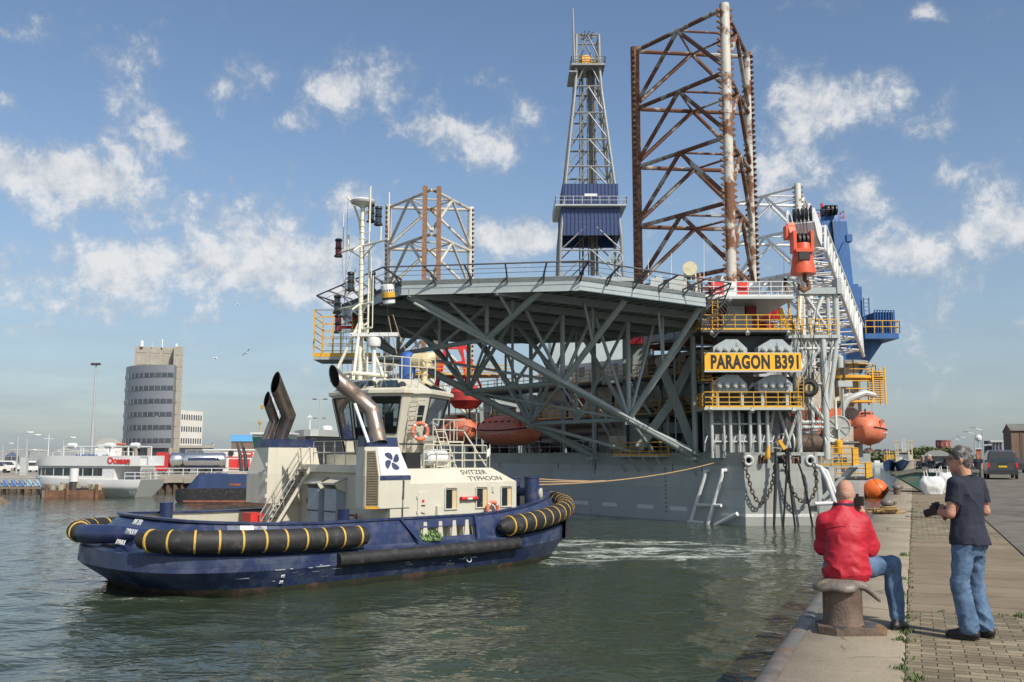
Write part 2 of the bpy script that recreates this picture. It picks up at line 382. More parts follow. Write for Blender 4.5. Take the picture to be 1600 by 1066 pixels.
# -- SETTING
def water_material():
 m=bpy.data.materials.new('harbour_water');m.use_nodes=True
 nt=m.node_tree;N=nt.nodes;L=nt.links
 b=N['Principled BSDF'];b.inputs['IOR'].default_value=1.33
 b.inputs['Roughness'].default_value=0.07
 tc=N.new('ShaderNodeTexCoord');src=tc.outputs['Object']
 def noise(scale,detail,rough=0.55,st=(1,1,1),rz=0.0,dist=0.0):
  mp=N.new('ShaderNodeMapping');mp.inputs['Scale'].default_value=st;mp.inputs['Rotation'].default_value=(0,0,rz)
  L.new(src,mp.inputs[0])
  n=N.new('ShaderNodeTexNoise');n.inputs['Scale'].default_value=scale;n.inputs['Detail'].default_value=detail
  n.inputs['Roughness'].default_value=rough;n.inputs['Distortion'].default_value=dist
  L.new(mp.outputs[0],n.inputs['Vector']);return n.outputs['Fac']
 def mth(op,a,c=None,d=None):
  n=N.new('ShaderNodeMath');n.operation=op
  for i,v in enumerate((a,c,d)):
   if v is None:continue
   if isinstance(v,(int,float)):n.inputs[i].default_value=v
   else:L.new(v,n.inputs[i])
  return n.outputs[0]
 n1=noise(0.55,2,0.45,(1,1.7,1),0.5,0.6)
 n2=noise(2.0,1.5,0.45,(1,1.6,1),0.3,0.4)
 n3=noise(8.0,3,0.6,(1,1.4,1),-0.2)
 hsum=mth('MULTIPLY_ADD',n1,0.55,mth('MULTIPLY_ADD',n2,0.24,mth('MULTIPLY',n3,0.018)))
 bp=N.new('ShaderNodeBump');bp.inputs['Strength'].default_value=0.85;bp.inputs['Distance'].default_value=0.26
 L.new(hsum,bp.inputs['Height'])
 foam=None
 for c,rx,ry,a in FOAM:
  s1=N.new('ShaderNodeVectorMath');s1.operation='SUBTRACT';L.new(src,s1.inputs[0]);s1.inputs[1].default_value=(c[0],c[1],0)
  s2=N.new('ShaderNodeVectorMath');s2.operation='MULTIPLY';L.new(s1.outputs[0],s2.inputs[0]);s2.inputs[1].default_value=(1/rx,1/ry,0)
  s3=N.new('ShaderNodeVectorMath');s3.operation='DOT_PRODUCT';L.new(s2.outputs[0],s3.inputs[0]);L.new(s2.outputs[0],s3.inputs[1])
  e=mth('EXPONENT',mth('MULTIPLY',s3.outputs['Value'],-1.0))
  foam=mth('MULTIPLY',e,a) if foam is None else mth('MULTIPLY_ADD',e,a,foam)
 fn=noise(1.9,10,0.78,(0.55,1.4,1),0.15,1.6)
 fr=N.new('ShaderNodeMapRange');fr.interpolation_type='SMOOTHSTEP'
 fr.inputs['From Min'].default_value=0.845;fr.inputs['From Max'].default_value=0.96
 fl=noise(0.30,4,0.6,(.45,1.6,1),0.25,1.5)
 L.new(mth('MULTIPLY_ADD',mth('MINIMUM',foam,1.0),0.36,mth('MULTIPLY_ADD',fn,.62,mth('MULTIPLY',fl,.40))),fr.inputs['Value'])
 big=noise(0.06,3,0.5)
 mx0=N.new('ShaderNodeMix');mx0.data_type='RGBA';L.new(big,mx0.inputs['Factor'])
 mx0.inputs['A'].default_value=(0.026,0.042,0.028,1);mx0.inputs['B'].default_value=(0.050,0.062,0.037,1)
 mx=N.new('ShaderNodeMix');mx.data_type='RGBA';L.new(fr.outputs[0],mx.inputs['Factor'])
 L.new(mx0.outputs['Result'],mx.inputs['A']);mx.inputs['B'].default_value=(0.50,0.54,0.50,1)
 L.new(mx.outputs['Result'],b.inputs['Base Color'])
 ro=N.new('ShaderNodeMapRange');ro.inputs['To Min'].default_value=0.035;ro.inputs['To Max'].default_value=0.8
 L.new(fr.outputs[0],ro.inputs['Value']);L.new(ro.outputs[0],b.inputs['Roughness'])
 L.new(bp.outputs[0],b.inputs['Normal'])
 return m
FOAM=[(G(985,868),6.5,3.5,1.0),(G(930,850),5,4,.8),(G(1090,858),8,4,.75),(G(1010,850),10,6,.5),(G(300,938),3.5,1.0,.7),(G(170,935),2.2,1.2,.62),(G(450,945),3.0,1.0,.45),(G(1180,830),7,2.0,.6),(G(880,878),1.8,1.6,1.0),(G(860,905),8,3,.35)]
def build_water():
 rr=[]
 r=4.0
 while r<5600:
  rr.append(r);r*=1.0085 if r<130 else(1.03 if r<400 else 1.12)
 th=list(np.radians(np.concatenate([np.arange(-120,-36,4.0),np.arange(-36,36,0.25),np.arange(36,121,4.0)])))
 rr=np.array(rr);th=np.array(th)
 X=np.outer(rr,np.sin(th));Y=np.outer(rr,np.cos(th));Z=np.zeros_like(X)
 rng=np.random.RandomState(3)
 for k in range(70):
  lam=0.50*(9**rng.rand());a=rng.normal(-0.5,0.75);ph=rng.rand()*6.28
  kx,ky=2*math.pi/lam*math.cos(a),2*math.pi/lam*math.sin(a)
  fade=np.clip(1.3-(rr*0.0095*3.2)/lam,0,1)[:,None]
  env=0.6+0.6*np.sin(X*rng.normal(0,.12)+Y*rng.normal(0,.12)+rng.rand()*6)
  Z+=0.0056*lam**0.70*np.sin(kx*X+ky*Y+ph)*fade*env
 n,m=X.shape
 vs=np.stack([X,Y,Z],-1).reshape(-1,3)
 i,j=np.meshgrid(np.arange(n-1),np.arange(m-1),indexing='ij')
 a=(i*m+j).ravel()
 fs=np.stack([a,a+1,a+m+1,a+m],-1)
 me=bpy.data.meshes.new('water')
 me.vertices.add(len(vs));me.vertices.foreach_set('co',vs.ravel().astype(np.float32))
 me.loops.add(fs.size);me.loops.foreach_set('vertex_index',fs.ravel().astype(np.int32))
 me.polygons.add(len(fs));me.polygons.foreach_set('loop_start',np.arange(0,fs.size,4).astype(np.int32))
 me.polygons.foreach_set('loop_total',np.full(len(fs),4,np.int32))
 me.update(calc_edges=True);me.validate()
 me.polygons.foreach_set('use_smooth',np.ones(len(me.polygons),bool))
 if me.polygons[0].normal.z<0:me.flip_normals()
 me.materials.append(water_material())
 o=bpy.data.objects.new('water',me);COL.objects.link(o);tag(o,kind='structure')
build_water()
# -- the quay in its own frame: x across (from the water), y along
QO=Vector((1.8,7.27,0));QR=-math.atan2(0.384,0.923)
QZ=3.35
qx=Vector((math.cos(QR),math.sin(QR),0));qy=Vector((-math.sin(QR),math.cos(QR),0))
def Q(a,l,z=QZ):return QO+qx*a+qy*l+Vector((0,0,z))
def QL(px,py,z=QZ):d=G(px,py,z)-QO;return d.dot(qx),d.dot(qy)
def qplace(o):o.location=QO;o.rotation_euler=(0,0,QR);return o
def ground_mat(name,kind):
 m=bpy.data.materials.new(name);m.use_nodes=True
 nt=m.node_tree;N=nt.nodes;L=nt.links
 b=N['Principled BSDF'];b.inputs['Roughness'].default_value=0.9;b.inputs['Specular IOR Level'].default_value=0.25
 tc=N.new('ShaderNodeTexCoord');src=tc.outputs['Object']
 def noise(s,d=6,r=0.65,st=None):
  n=N.new('ShaderNodeTexNoise');n.inputs['Scale'].default_value=s;n.inputs['Detail'].default_value=d;n.inputs['Roughness'].default_value=r
  if st:
   mp=N.new('ShaderNodeMapping');mp.inputs['Scale'].default_value=st;L.new(src,mp.inputs[0]);L.new(mp.outputs[0],n.inputs['Vector'])
  else:L.new(src,n.inputs['Vector'])
  return n.outputs['Fac']
 def mix(f,a,c,typ='MIX'):
  n=N.new('ShaderNodeMix');n.data_type='RGBA';n.blend_type=typ
  for k,v in(('Factor',f),('A',a),('B',c)):
   if isinstance(v,(tuple,list)):n.inputs[k].default_value=list(v)+[1]
   elif isinstance(v,float):n.inputs[k].default_value=v
   else:L.new(v,n.inputs[k])
  return n.outputs['Result']
 def rng(v,a,c,t0=0.0,t1=1.0):
  n=N.new('ShaderNodeMapRange');n.interpolation_type='SMOOTHSTEP'
  n.inputs['From Min'].default_value=a;n.inputs['From Max'].default_value=c;n.inputs['To Min'].default_value=t0;n.inputs['To Max'].default_value=t1
  L.new(v,n.inputs['Value']);return n.outputs[0]
 pal={'paver':((0.22,0.18,0.12),(0.34,0.285,0.195)),'slab':((0.215,0.168,0.113),(0.295,0.235,0.162)),'coping':((0.25,0.21,0.15),(0.37,0.32,0.24)),'asphalt':((0.13,0.118,0.10),(0.21,0.19,0.16)),'dirt':((0.2,0.18,0.14),(0.3,0.27,0.21))}[kind]
 col=mix(rng(noise(1.1),0.3,0.7),pal[0],pal[1])
 grain=noise(60,5,0.85)
 col=mix(rng(grain,0.35,0.75,0.0,0.55),col,tuple(c*0.45 for c in pal[0]))
 col=mix(rng(noise(38,5,0.75),0.58,0.70,0.0,0.7),col,tuple(min(1,c*1.5) for c in pal[1]))
 height=rng(grain,0.3,0.7,0,0.25)
 if kind in('paver','slab'):
  br=N.new('ShaderNodeTexBrick');br.offset=0.5;br.squash=1.0
  mp=N.new('ShaderNodeMapping');L.new(src,mp.inputs[0])
  wob=N.new('ShaderNodeTexNoise');wob.inputs['Scale'].default_value=1.6;wob.inputs['Detail'].default_value=3;L.new(src,wob.inputs['Vector'])
  ad=N.new('ShaderNodeVectorMath');ad.operation='MULTIPLY_ADD';L.new(wob.outputs['Color'],ad.inputs[0])
  ad.inputs[1].default_value=(0.03,)*3 if kind=='paver' else(0.02,)*3
  L.new(mp.outputs[0],ad.inputs[2]);L.new(ad.outputs[0],br.inputs['Vector'])
  br.inputs['Scale'].default_value=1.0
  if kind=='paver':
   br.inputs['Brick Width'].default_value=0.225;br.inputs['Row Height'].default_value=0.115;br.inputs['Mortar Size'].default_value=0.006
   br.inputs['Mortar Smooth'].default_value=0.35
  else:
   br.inputs['Brick Width'].default_value=7.1;br.inputs['Row Height'].default_value=0.92;br.inputs['Mortar Size'].default_value=0.013
   br.inputs['Mortar Smooth'].default_value=0.2
  br.inputs['Color1'].default_value=(0.62,0.62,0.62,1);br.inputs['Color2'].default_value=(1.2,1.2,1.2,1) if kind=='paver' else(1.08,1.08,1.08,1)
  br.inputs['Mortar'].default_value=(0.20,0.215,0.17,1)
  if kind=='slab':br.inputs['Color1'].default_value=(0.9,0.9,0.9,1)
  col=mix(1.0,col,br.outputs['Color'],'MULTIPLY')
  sb=N.new('ShaderNodeMath');sb.operation='SUBTRACT';L.new(height,sb.inputs[0]);L.new(br.outputs['Fac'],sb.inputs[1]);height=sb.outputs[0]
  col=mix(rng(noise(0.8,6),0.56,0.70,0,0.45),col,(0.13,0.115,0.07))
 if kind=='coping':
  col=mix(rng(noise(2.2,8,0.7),0.58,0.70,0,0.75),col,(0.13,0.12,0.055))
  col=mix(rng(noise(0.5,8,0.7),0.52,0.66,0,0.45),col,(0.17,0.14,0.10))
  vo=N.new('ShaderNodeTexVoronoi');vo.feature='DISTANCE_TO_EDGE';vo.inputs['Scale'].default_value=0.75
  dn=N.new('ShaderNodeTexNoise');dn.inputs['Scale'].default_value=3.0;dn.inputs['Detail'].default_value=6;L.new(src,dn.inputs['Vector'])
  dv=N.new('ShaderNodeVectorMath');dv.operation='MULTIPLY_ADD';L.new(dn.outputs['Color'],dv.inputs[0]);dv.inputs[1].default_value=(.35,.35,.35);L.new(src,dv.inputs[2]);L.new(dv.outputs[0],vo.inputs['Vector'])
  cr=N.new('ShaderNodeMath');cr.operation='MULTIPLY';L.new(rng(vo.outputs['Distance'],0.004,0.016,1,0),cr.inputs[0]);L.new(rng(noise(.6,3),.45,.6),cr.inputs[1])
  col=mix(cr.outputs[0],col,(0.06,0.05,0.035))
  sp_=N.new('ShaderNodeTexVoronoi');sp_.inputs['Scale'].default_value=55;L.new(src,sp_.inputs['Vector'])
  col=mix(rng(sp_.outputs['Distance'],.22,.34,.55,0),col,(.40,.36,.29))
  hs=N.new('ShaderNodeMath');hs.operation='SUBTRACT';L.new(height,hs.inputs[0]);L.new(cr.outputs[0],hs.inputs[1]);height=hs.outputs[0]
 if kind=='asphalt':
  col=mix(rng(noise(0.35,7,0.7),0.5,0.62,0,0.5),col,(0.09,0.082,0.07))
  col=mix(rng(noise(0.9,8,0.75,(1,0.25,1)),0.6,0.66,0,0.6),col,(0.07,0.065,0.055))
 L.new(col,b.inputs['Base Color'])
 bp=N.new('ShaderNodeBump');bp.inputs['Strength'].default_value=0.7;bp.inputs['Distance'].default_value=0.012
 L.new(height,bp.inputs['Height']);L.new(bp.outputs[0],b.inputs['Normal'])
 return m
paver_m=ground_mat('concrete_pavers','paver');slab_m=ground_mat('concrete_slabs','slab')
coping_m=ground_mat('worn_coping_concrete','coping');asphalt_m=ground_mat('worn_asphalt','asphalt');dirt_m=ground_mat('sandy_ground','dirt')
conc_wall=mat('quay_wall_concrete',(0.17,0.16,0.13),0.85,var=0.25,scale=1.0,second=(0.05,0.06,0.04),samount=0.4,sscale=0.8,streak=True)
edge_m=mat('worn_steel_edge',(0.20,0.185,0.165),0.45,0.5,var=0.3,scale=5,second=(0.16,0.09,0.05),samount=0.35,sscale=4)
def build_quay():
 w=MB();w.b2((0.03,-25,-5),(60,420,QZ-0.32));qplace(tag(w.build('quay_wall',conc_wall,smooth=False),kind='structure'))
 c=MB();rings=[]
 l=-9.0
 rnd=random.Random(4)
 while l<420:
  j=rnd.uniform(-0.014,0.014)
  chip=.03*max(0,mnoise.noise((l*1.7,3,0))) if l<30 else 0;j+=chip*-1.2
  rings.append([(0.10,l,QZ-0.34),(0.10,l,QZ-0.02),(0.125,l,QZ),(0.955+j,l,QZ+rnd.uniform(-.003,.003)),(0.985+j,l,QZ-0.025),(0.985,l,QZ-0.34)])
  l+=0.12 if l<40 else 8
 c.loft(rings,False);qplace(tag(c.build('quay_coping',coping_m,angle=50),kind='structure'))
 e=MB();prof=[]
 for k in range(8):
  a=math.pi*(1-k/7);prof.append((0.04+0.095*math.cos(a),QZ-0.05+0.058*math.sin(a)))
 prof=[(-0.055,QZ-0.30)]+prof+[(0.098,QZ-0.06)]
 l=-9.0;rings=[]
 while l<420:
  rings.append([(x+rnd.uniform(-.004,.004),l,z+rnd.uniform(-.003,.003)) for x,z in prof]);l+=0.3 if l<40 else 10
 e.loft(rings,False);qplace(tag(e.build('quay_edge_strip',edge_m,angle=60),kind='structure'))
 y1=QL(1440,953)[1];y2=QL(1440,841)[1];y3=QL(1440,789)[1]
 for nm,a,b,mm in(('paver_band',-9,y1,paver_m),('slab_band',y1,y2,slab_m),('paver_band',y2,y3,paver_m),('slab_band',y3,420,slab_m)):
  o=MB();o.add([(0.99,a+.004,QZ-0.012),(2.72,a+.004,QZ-0.012),(2.72,b-.004,QZ-0.012),(0.99,b-.004,QZ-0.012)],[(0,1,2,3)])
  qplace(tag(o.build('pavement_'+nm,mm,smooth=False),kind='structure'))
 s=MB();s.b2((0.9,-9,QZ-0.32),(60,420,QZ-0.05));qplace(tag(s.build('quay_ground',dirt_m,smooth=False),kind='structure'))
 r=MB();r.add([(2.76,-9,QZ-0.02),(60,-9,QZ-0.02),(60,420,QZ-0.02),(2.76,420,QZ-0.02)],[(0,1,2,3)])
 qplace(tag(r.build('road',asphalt_m,smooth=False),kind='structure'))
 return y1,y2,y3
QY1,QY2,QY3=build_quay()
grass_m=mat('weed_leaves',(0.075,0.105,0.03),0.7,var=0.5,scale=9)
def build_weeds():
 g=MB();rnd=random.Random(11)
 def tuft(a,l,n,hgt,spread):
  for _ in range(n):
   x=a+rnd.gauss(0,spread*0.5);y=l+rnd.gauss(0,spread)
   an=rnd.uniform(0,6.28);h=hgt*rnd.uniform(.4,1.1);w=rnd.uniform(.004,.009);t=rnd.uniform(.2,.9)*h
   dx,dy=math.cos(an),math.sin(an);z=QZ-0.02
   g.add([(x-dy*w,y+dx*w,z),(x+dy*w,y-dx*w,z),(x+dx*t*.45+dy*w*.8,y+dy*t*.45-dx*w*.8,z+h*.65),(x+dx*t*.45-dy*w*.8,y+dy*t*.45+dx*w*.8,z+h*.65),(x+dx*t,y+dy*t,z+h)],[(0,1,2,3),(3,2,4)])
 for px,py,n,h,s in((1412,868,70,.08,.06),(1408,1000,70,.05,.06),(1410,1045,60,.05,.06),(1432,1060,70,.06,.05),(1410,930,60,.06,.1),(1412,905,50,.05,.1),(1414,985,60,.05,.1),(1415,965,50,.05,.12),(1422,800,60,.07,.3),(1425,785,60,.08,.5),(1597,962,40,.06,.05)):
  a,l=QL(px,py);tuft(a,l,n,h,s)
 for _ in range(120):
  tuft(1.0+rnd.gauss(0,.02),rnd.uniform(-1,26),5,rnd.uniform(.015,.05),.03)
 for k in range(40):tuft(rnd.uniform(1.05,2.7),QY1+rnd.gauss(0,.03),5,.035,.04)
 qplace(tag(g.build('weeds',grass_m,smooth=False),kind='stuff'))
build_weeds()
# -- the far bank
sheet_m=mat('sheet_pile_rust',(0.14,0.095,0.07),0.85,var=0.3,scale=.6,second=(0.07,0.06,0.05),samount=.4,sscale=.5,streak=True)
far_conc=mat('far_quay_concrete',(0.34,0.31,0.26),0.9,var=0.12,scale=.3,second=(.2,.17,.13),samount=.3,sscale=.3,streak=True)
far_ground=mat('far_ground',(0.27,0.25,0.21),0.95,var=0.15,scale=.05)
def build_far():
 o=MB();o.slab([(-600,131),(12,131),(30,900),(-900,900)],-3,2.1);tag(o.build('far_ground',far_ground,smooth=False),kind='structure')
 s=MB();x=-130.0;pts=[]
 while x<10:pts+=[(x,130.9),(x+.35,130.9),(x+.5,130.45),(x+.85,130.45)];x+=1.0
 s.add([(a,b,z) for z in(-1,1.3) for a,b in pts],[(i,i+1,len(pts)+i+1,len(pts)+i) for i in range(len(pts)-1)])
 tag(s.build('far_quay_wall',sheet_m,smooth=False),kind='structure')
 c=MB();c.b2((-130,130.2,1.3),(10,131.5,2.2));
 for i in range(46):c.b2((-128+i*3,130.05,1.25),(-127.2+i*3,130.19,2.0))
 tag(c.build('far_quay_coping',far_conc,smooth=False),kind='structure')
 f=MB();f.slab([(60,560),(900,430),(1400,1500),(-200,1500),(-60,700)],-3,2.0);tag(f.build('distant_shore',far_ground,smooth=False),kind='structure')
 f=MB();rnd=random.Random(2)
 c0=G(-8,786);rings=[]
 for k in range(7):
  t=k/6;rings.append([(c0.x-1.5+math.cos(a)*(4.0*(1-t*.75))*rnd.uniform(.85,1.1),c0.y+math.sin(a)*3*(1-t*.75)*rnd.uniform(.85,1.1),-.4+1.4*t+rnd.uniform(-.1,.1)) for a in[6.283*i/18 for i in range(18)]])
 f.loft(rings,True,False,True);tag(f.build('rock_bank',mat('wet_brown_rock',(.16,.12,.08),.9,var=.5,scale=2,bump=.8,bscale=3),angle=20),kind='structure')
build_far()
# -- TUG
TUG=empty('tugboat',(-8.76,42.26,0),R(43))
tag(TUG,'navy blue harbour tug with cream deckhouse and twin bent exhaust pipes, the largest moving boat','tugboat')
def outline(inset=0.0,n=120,aft=0.0,bow=0.0):
 """closed deck outline of the tug, starting at the bow and going down the starboard side"""
 half=[(hx+1.35,hy) for hx,hy in[(12.75,0),(12.6,1.1),(12.1,2.2),(11.2,3.25),(9.9,4.15),(8.2,4.8),(6.2,5.2),(4,5.36),(1,5.4),(-2,5.4),(-5,5.35),(-7.2,5.1),(-8.7,4.55),(-9.7,3.6),(-10.2,2.3),(-10.35,1.1),(-10.4,0)]]
 pts=[(x,-y) for x,y in half]+[(x,y) for x,y in half[-2:0:-1]]
 P_=np.array(pts);m=len(P_);dense=[]
 for i in range(m):
  p0,p1,p2,p3=P_[i-1],P_[i],P_[(i+1)%m],P_[(i+2)%m]
  for t in np.linspace(0,1,20,endpoint=False):
   dense.append(0.5*((2*p1)+(-p0+p2)*t+(2*p0-5*p1+4*p2-p3)*t*t+(-p0+3*p1-3*p2+p3)*t**3))
 D=np.array(dense);seg=np.linalg.norm(np.roll(D,-1,0)-D,axis=1);cum=np.concatenate([[0],np.cumsum(seg)])
 s=np.linspace(0,cum[-1],n,endpoint=False);Dw=np.vstack([D,D[:1]])
 Q_=np.stack([np.interp(s,cum,Dw[:,0]),np.interp(s,cum,Dw[:,1])],1)
 T=np.roll(Q_,-1,0)-np.roll(Q_,1,0);T/=np.linalg.norm(T,axis=1)[:,None]
 Nn=np.stack([-T[:,1],T[:,0]],1)
 if(Nn*(Q_-np.array([1,0]))).sum()>0:Nn=-Nn
 ins=np.full(n,inset,float)
 ins+=aft*np.clip((-4.2-Q_[:,0])/4.9,0,1)**1.3
 ins+=bow*np.clip((Q_[:,0]-6.0)/8.1,0,1)**1.3
 return Q_+Nn*ins[:,None]
def sheer(x):
 return 0.95*max(0,(x-5.0)/9.0)**1.6+0.30*max(0,(-x-2.5)/6.5)**1.4
def ring(inset,z,aft=0.0,bow=0.0,sh=0.0,n=120):return[(x,y,z+sh*sheer(x)) for x,y in outline(inset,n,aft,bow)]
def build_tug():
 antif=mat('antifouling_growth',(0.095,0.055,0.038),0.8,var=0.4,scale=2,second=(0.022,0.028,0.014),samount=0.6,sscale=0.7,bump=.4,bscale=8)
 hull_m=bpy.data.materials.get('tug_hull_paint')
 m=mat('tug_hull_paint',(0.018,0.030,0.085),0.36,var=0.3,scale=0.7,second=(0.05,0.07,0.12),samount=0.42,sscale=1.1,soft=0.25,coat=0.1,bump=.2,bscale=1.3,seams=((1,0,0),2.6,1.1))
 h=MB()
 h.loft([ring(2.2,-1.6,2.5,1.2),ring(0.8,-0.55,1.5,0.8)],True);h.cur=1
 h.cur=0
 h.loft([ring(0.8,-0.55,1.5,.8),ring(0.40,0.0,0.95,0.5),ring(0.30,0.26,0.70,0.40)],True)
 h.cur=1
 h.loft([ring(0.30,0.26,0.70,0.40),ring(0.08,0.74,0.14,0.15,.1),ring(0.0,0.86,0.0,.05,.3)],True)
 h.loft([ring(0,.86,0,.05,.3),ring(0.0,1.36,0.06,0,0.55)],True)
 h.loft([ring(0,1.36,0.06,0,.55),ring(0.22,1.40,0.3,0.1,0.6),ring(0.24,1.48,0.35,.15,.65)],True)
 h.build('hull',[antif,m],TUG,angle=28)
 deckm=mat('deck_paint',(0.16,0.17,0.15),0.7,var=0.2,second=(0.2,0.1,0.06),samount=.25,sscale=1)
 d=MB();r0=ring(0.25,1.46,.36,.15,.65);n=len(r0)
 for i in range(n//2):d.add([r0[i],r0[(i+1)],r0[n-i-1],r0[(n-i)%n]],[(0,1,2,3)])
 d.build('deck',deckm,TUG,smooth=False)
 out_b=ring(0.24,1.47,.35,.15,.65);out_m=ring(0.30,1.95,.75,.3,.85);out_t=ring(0.42,2.40,1.30,.55,1.0)
 in_b=ring(0.34,1.47,.45,.25,.65);in_t=ring(0.52,2.40,1.40,.65,1.0)
 cap0=ring(0.36,2.41,1.24,.49,1.0);cap1=ring(0.36,2.49,1.24,.49,1.0);cap2=ring(0.60,2.49,1.48,.73,1.0);cap3=ring(0.60,2.41,1.48,.73,1.0)
 o_=MB();i_=MB();c_=MB()
 for i in range(n):
  j=(i+1)%n;x=(out_b[i][0]+out_b[j][0])/2
  port=1.9<x<5.0
  if port:
   lo=lambda k:tuple(Vector(out_b[k]).lerp(Vector(out_t[k]),.16));hi=lambda k:tuple(Vector(out_b[k]).lerp(Vector(out_t[k]),.60))
   o_.add([out_b[i],out_b[j],lo(j),lo(i)],[(0,1,2,3)]);o_.add([hi(i),hi(j),out_t[j],out_t[i]],[(0,1,2,3)])
   li=lambda k:tuple(Vector(in_b[k]).lerp(Vector(in_t[k]),.16));hh=lambda k:tuple(Vector(in_b[k]).lerp(Vector(in_t[k]),.60))
   i_.add([in_b[i],in_b[j],li(j),li(i)],[(0,1,2,3)]);i_.add([hh(i),hh(j),in_t[j],in_t[i]],[(0,1,2,3)])
   o_.add([lo(i),lo(j),li(j),li(i)],[(0,1,2,3)]);o_.add([hi(i),hi(j),hh(j),hh(i)],[(0,1,2,3)])
  else:
   o_.add([out_b[i],out_b[j],out_m[j],out_m[i]],[(0,1,2,3)]);o_.add([out_m[i],out_m[j],out_t[j],out_t[i]],[(0,1,2,3)])
   i_.add([in_b[i],in_b[j],in_t[j],in_t[i]],[(0,1,2,3)])
  for a,b in((cap0,cap1),(cap1,cap2),(cap2,cap3),(cap3,cap0)):c_.add([a[i],a[j],b[j],b[i]],[(0,1,2,3)])
 for sg in(-1,1):
  for xa,xb in((1.15,1.95),(5.0,5.85)):
   y0=sg*5.33
   o_.prism([(0,0),(.10,0),(.10,.1),(0,.1)],(xa if xa>3 else xa+.7,y0-.03,1.5),(1,0,0),(0,1,0),(.05 if xa>3 else-.75,-sg*.3,.92))
 bw=o_.build('bulwark',navy,TUG,angle=40)
 i_.build('bulwark_lining',cream,bw,angle=40);c_.build('cap_rail',navy,bw,angle=40)
 for sg in(-1,1):
  for k,x in enumerate((2.25,3.05,3.8,4.5)):
   s_=MB();s_.prism([(0,0),(.30,0),(.22,.75),(.06,.75)],(x,sg*4.99,1.50),(1,0,0),(0,0,1),(0,sg*.05,0));s_.prism([(0,0),(.3,0),(.22,.75),(.06,.75)],(x,sg*4.99,1.5),(0,-sg,0),(0,0,1),(.06,0,0))
   s_.build('bulwark_bracket',cream,bw,smooth=False)
 band=mat('yellow_webbing',(0.58,0.36,0.06),0.7,var=.2,scale=6,second=(.2,.13,.06),samount=.2,sscale=5)
 def fender(path,r,name,nb,r_end=.6):
  pts=[Vector(p) for p in path];rs=[r]*len(pts);rs[0]=r*.82;rs[-1]=r*.70
  f=MB();f.pipe(pts,rs,16)
  d0=(pts[0]-pts[1]).normalized();d1=(pts[-1]-pts[-2]).normalized()
  f.pipe([pts[0],pts[0]+d0*r*.28],[r*.82,r*.5],16);f.pipe([pts[-1],pts[-1]+d1*r*.5],[r*.70,r*.32],16)
  fo=f.build(name,black_rubber,TUG)
  L_=[0];
  for a,b in zip(pts[:-1],pts[1:]):L_.append(L_[-1]+(b-a).length)
  for k in range(nb):
   s=L_[-1]*(k+.45)/nb
   i=max(1,min(len(pts)-1,next(q for q in range(len(L_)) if L_[q]>=s)))
   t=(s-L_[i-1])/(L_[i]-L_[i-1]);c=pts[i-1].lerp(pts[i],t);ax=(pts[i]-pts[i-1]).normalized()
   b_=MB();b_.pipe([c-ax*.038,c-ax*.034,c+ax*.034,c+ax*.038],[r*.9,r*1.015,r*1.015,r*.9],18,caps=False);b_.build('fender_strap',band,fo)
  return fo
 ol=outline(-0.04,480);olb=outline(0.0,480)
 def path(cond,z,sh,side):
  q=[(x,y) for x,y in ol if cond(x,y) and y*side>=0]
  q.sort(key=lambda p:-p[0]*1000 if False else 0)
  return[(x,y,z+sh*sheer(x)) for x,y in q][::4]
 stb=[(x,y) for x,y in ol[:240]];prt=[(x,y) for x,y in ol[241:]]
 aft_s=[(x,y,1.90+.5*sheer(x)) for x,y in stb if x<-0.8 and not(x<-8.3 and y>-3.1)][::5]
 aft_p=[(x,y,1.90+.5*sheer(x)) for x,y in prt if x<-0.8 and not(x<-8.3 and y<1.5)][::5]
 fender(aft_s,.405,'stern_quarter_fender',11);fender(aft_p,.405,'stern_quarter_fender',11)
 bowp=[(x,y,1.83+.85*sheer(x)) for x,y in list(prt)[::1] if x>6.2]+[(x,y,1.83+.85*sheer(x)) for x,y in stb if x>5.9]
 fender(bowp[::5],.44,'bow_fender',30)
 t=MB();t.pipe([(-8.98,1.35,2.02),(-8.95,.6,2.06),(-8.4,-.6,2.1),(-7.8,-1.7,2.12)],[.36,.36,.33,.18],16);t.build('stern_roller',navy,TUG)
 b=MB();rr=[[(x,y,z0+s_*sheer(x)) for x,y in outline(ii,240)[:]] for ii,z0,s_ in((.08,.70,.2),(-.16,.85,.3),(-.20,1.5,.75),(-.05,1.62,.8))]
 idx=[i for i in range(240) if rr[0][i][0]>11.4];idx=[i for i in idx if i>120]+[i for i in idx if i<=120]
 b.loft([[q[i] for i in idx] for q in rr],False);b.build('bow_pad',black_rubber,TUG)
 for sg in(-1,1):
  s_=MB();pts=[(x,y) for x,y in(stb if sg<0 else prt[::-1]) if-2.4<x<7.5][::6]
  sect=[(-.10,-.26),(.14,-.24),(.27,-.12),(.27,.12),(.14,.25),(-.10,.27)]
  s_.loft([[(x,y+sg*(a),1.06+.35*sheer(x)+bz) for a,bz in sect] for x,y in pts],True,True,True)
  s_.build('side_fender',black_rubber,TUG,angle=60)
  # -- deckhouse
 HX0,HX1,HY=0.95,8.0,4.55
 hs=MB()
 sec=lambda x,top=4.42,yt=3.95:[(x,-HY,1.4),(x,-HY,3.80),(x-.0,-yt,top),(x,yt,top),(x,HY,3.80),(x,HY,1.4)]
 front=lambda:[(HX1,-HY,1.4),(HX1,-HY,3.80),(HX1-1.0,-3.95,4.42),(HX1-1.0,3.95,4.42),(HX1,HY,3.80),(HX1,HY,1.4)]
 hs.loft([sec(HX0),sec(4.0),front()],False,False,True);hs.add(sec(HX0),[(0,1,2,3,4,5)])
 house=hs.build('deckhouse',cream,TUG,smooth=False)
 wf=cream
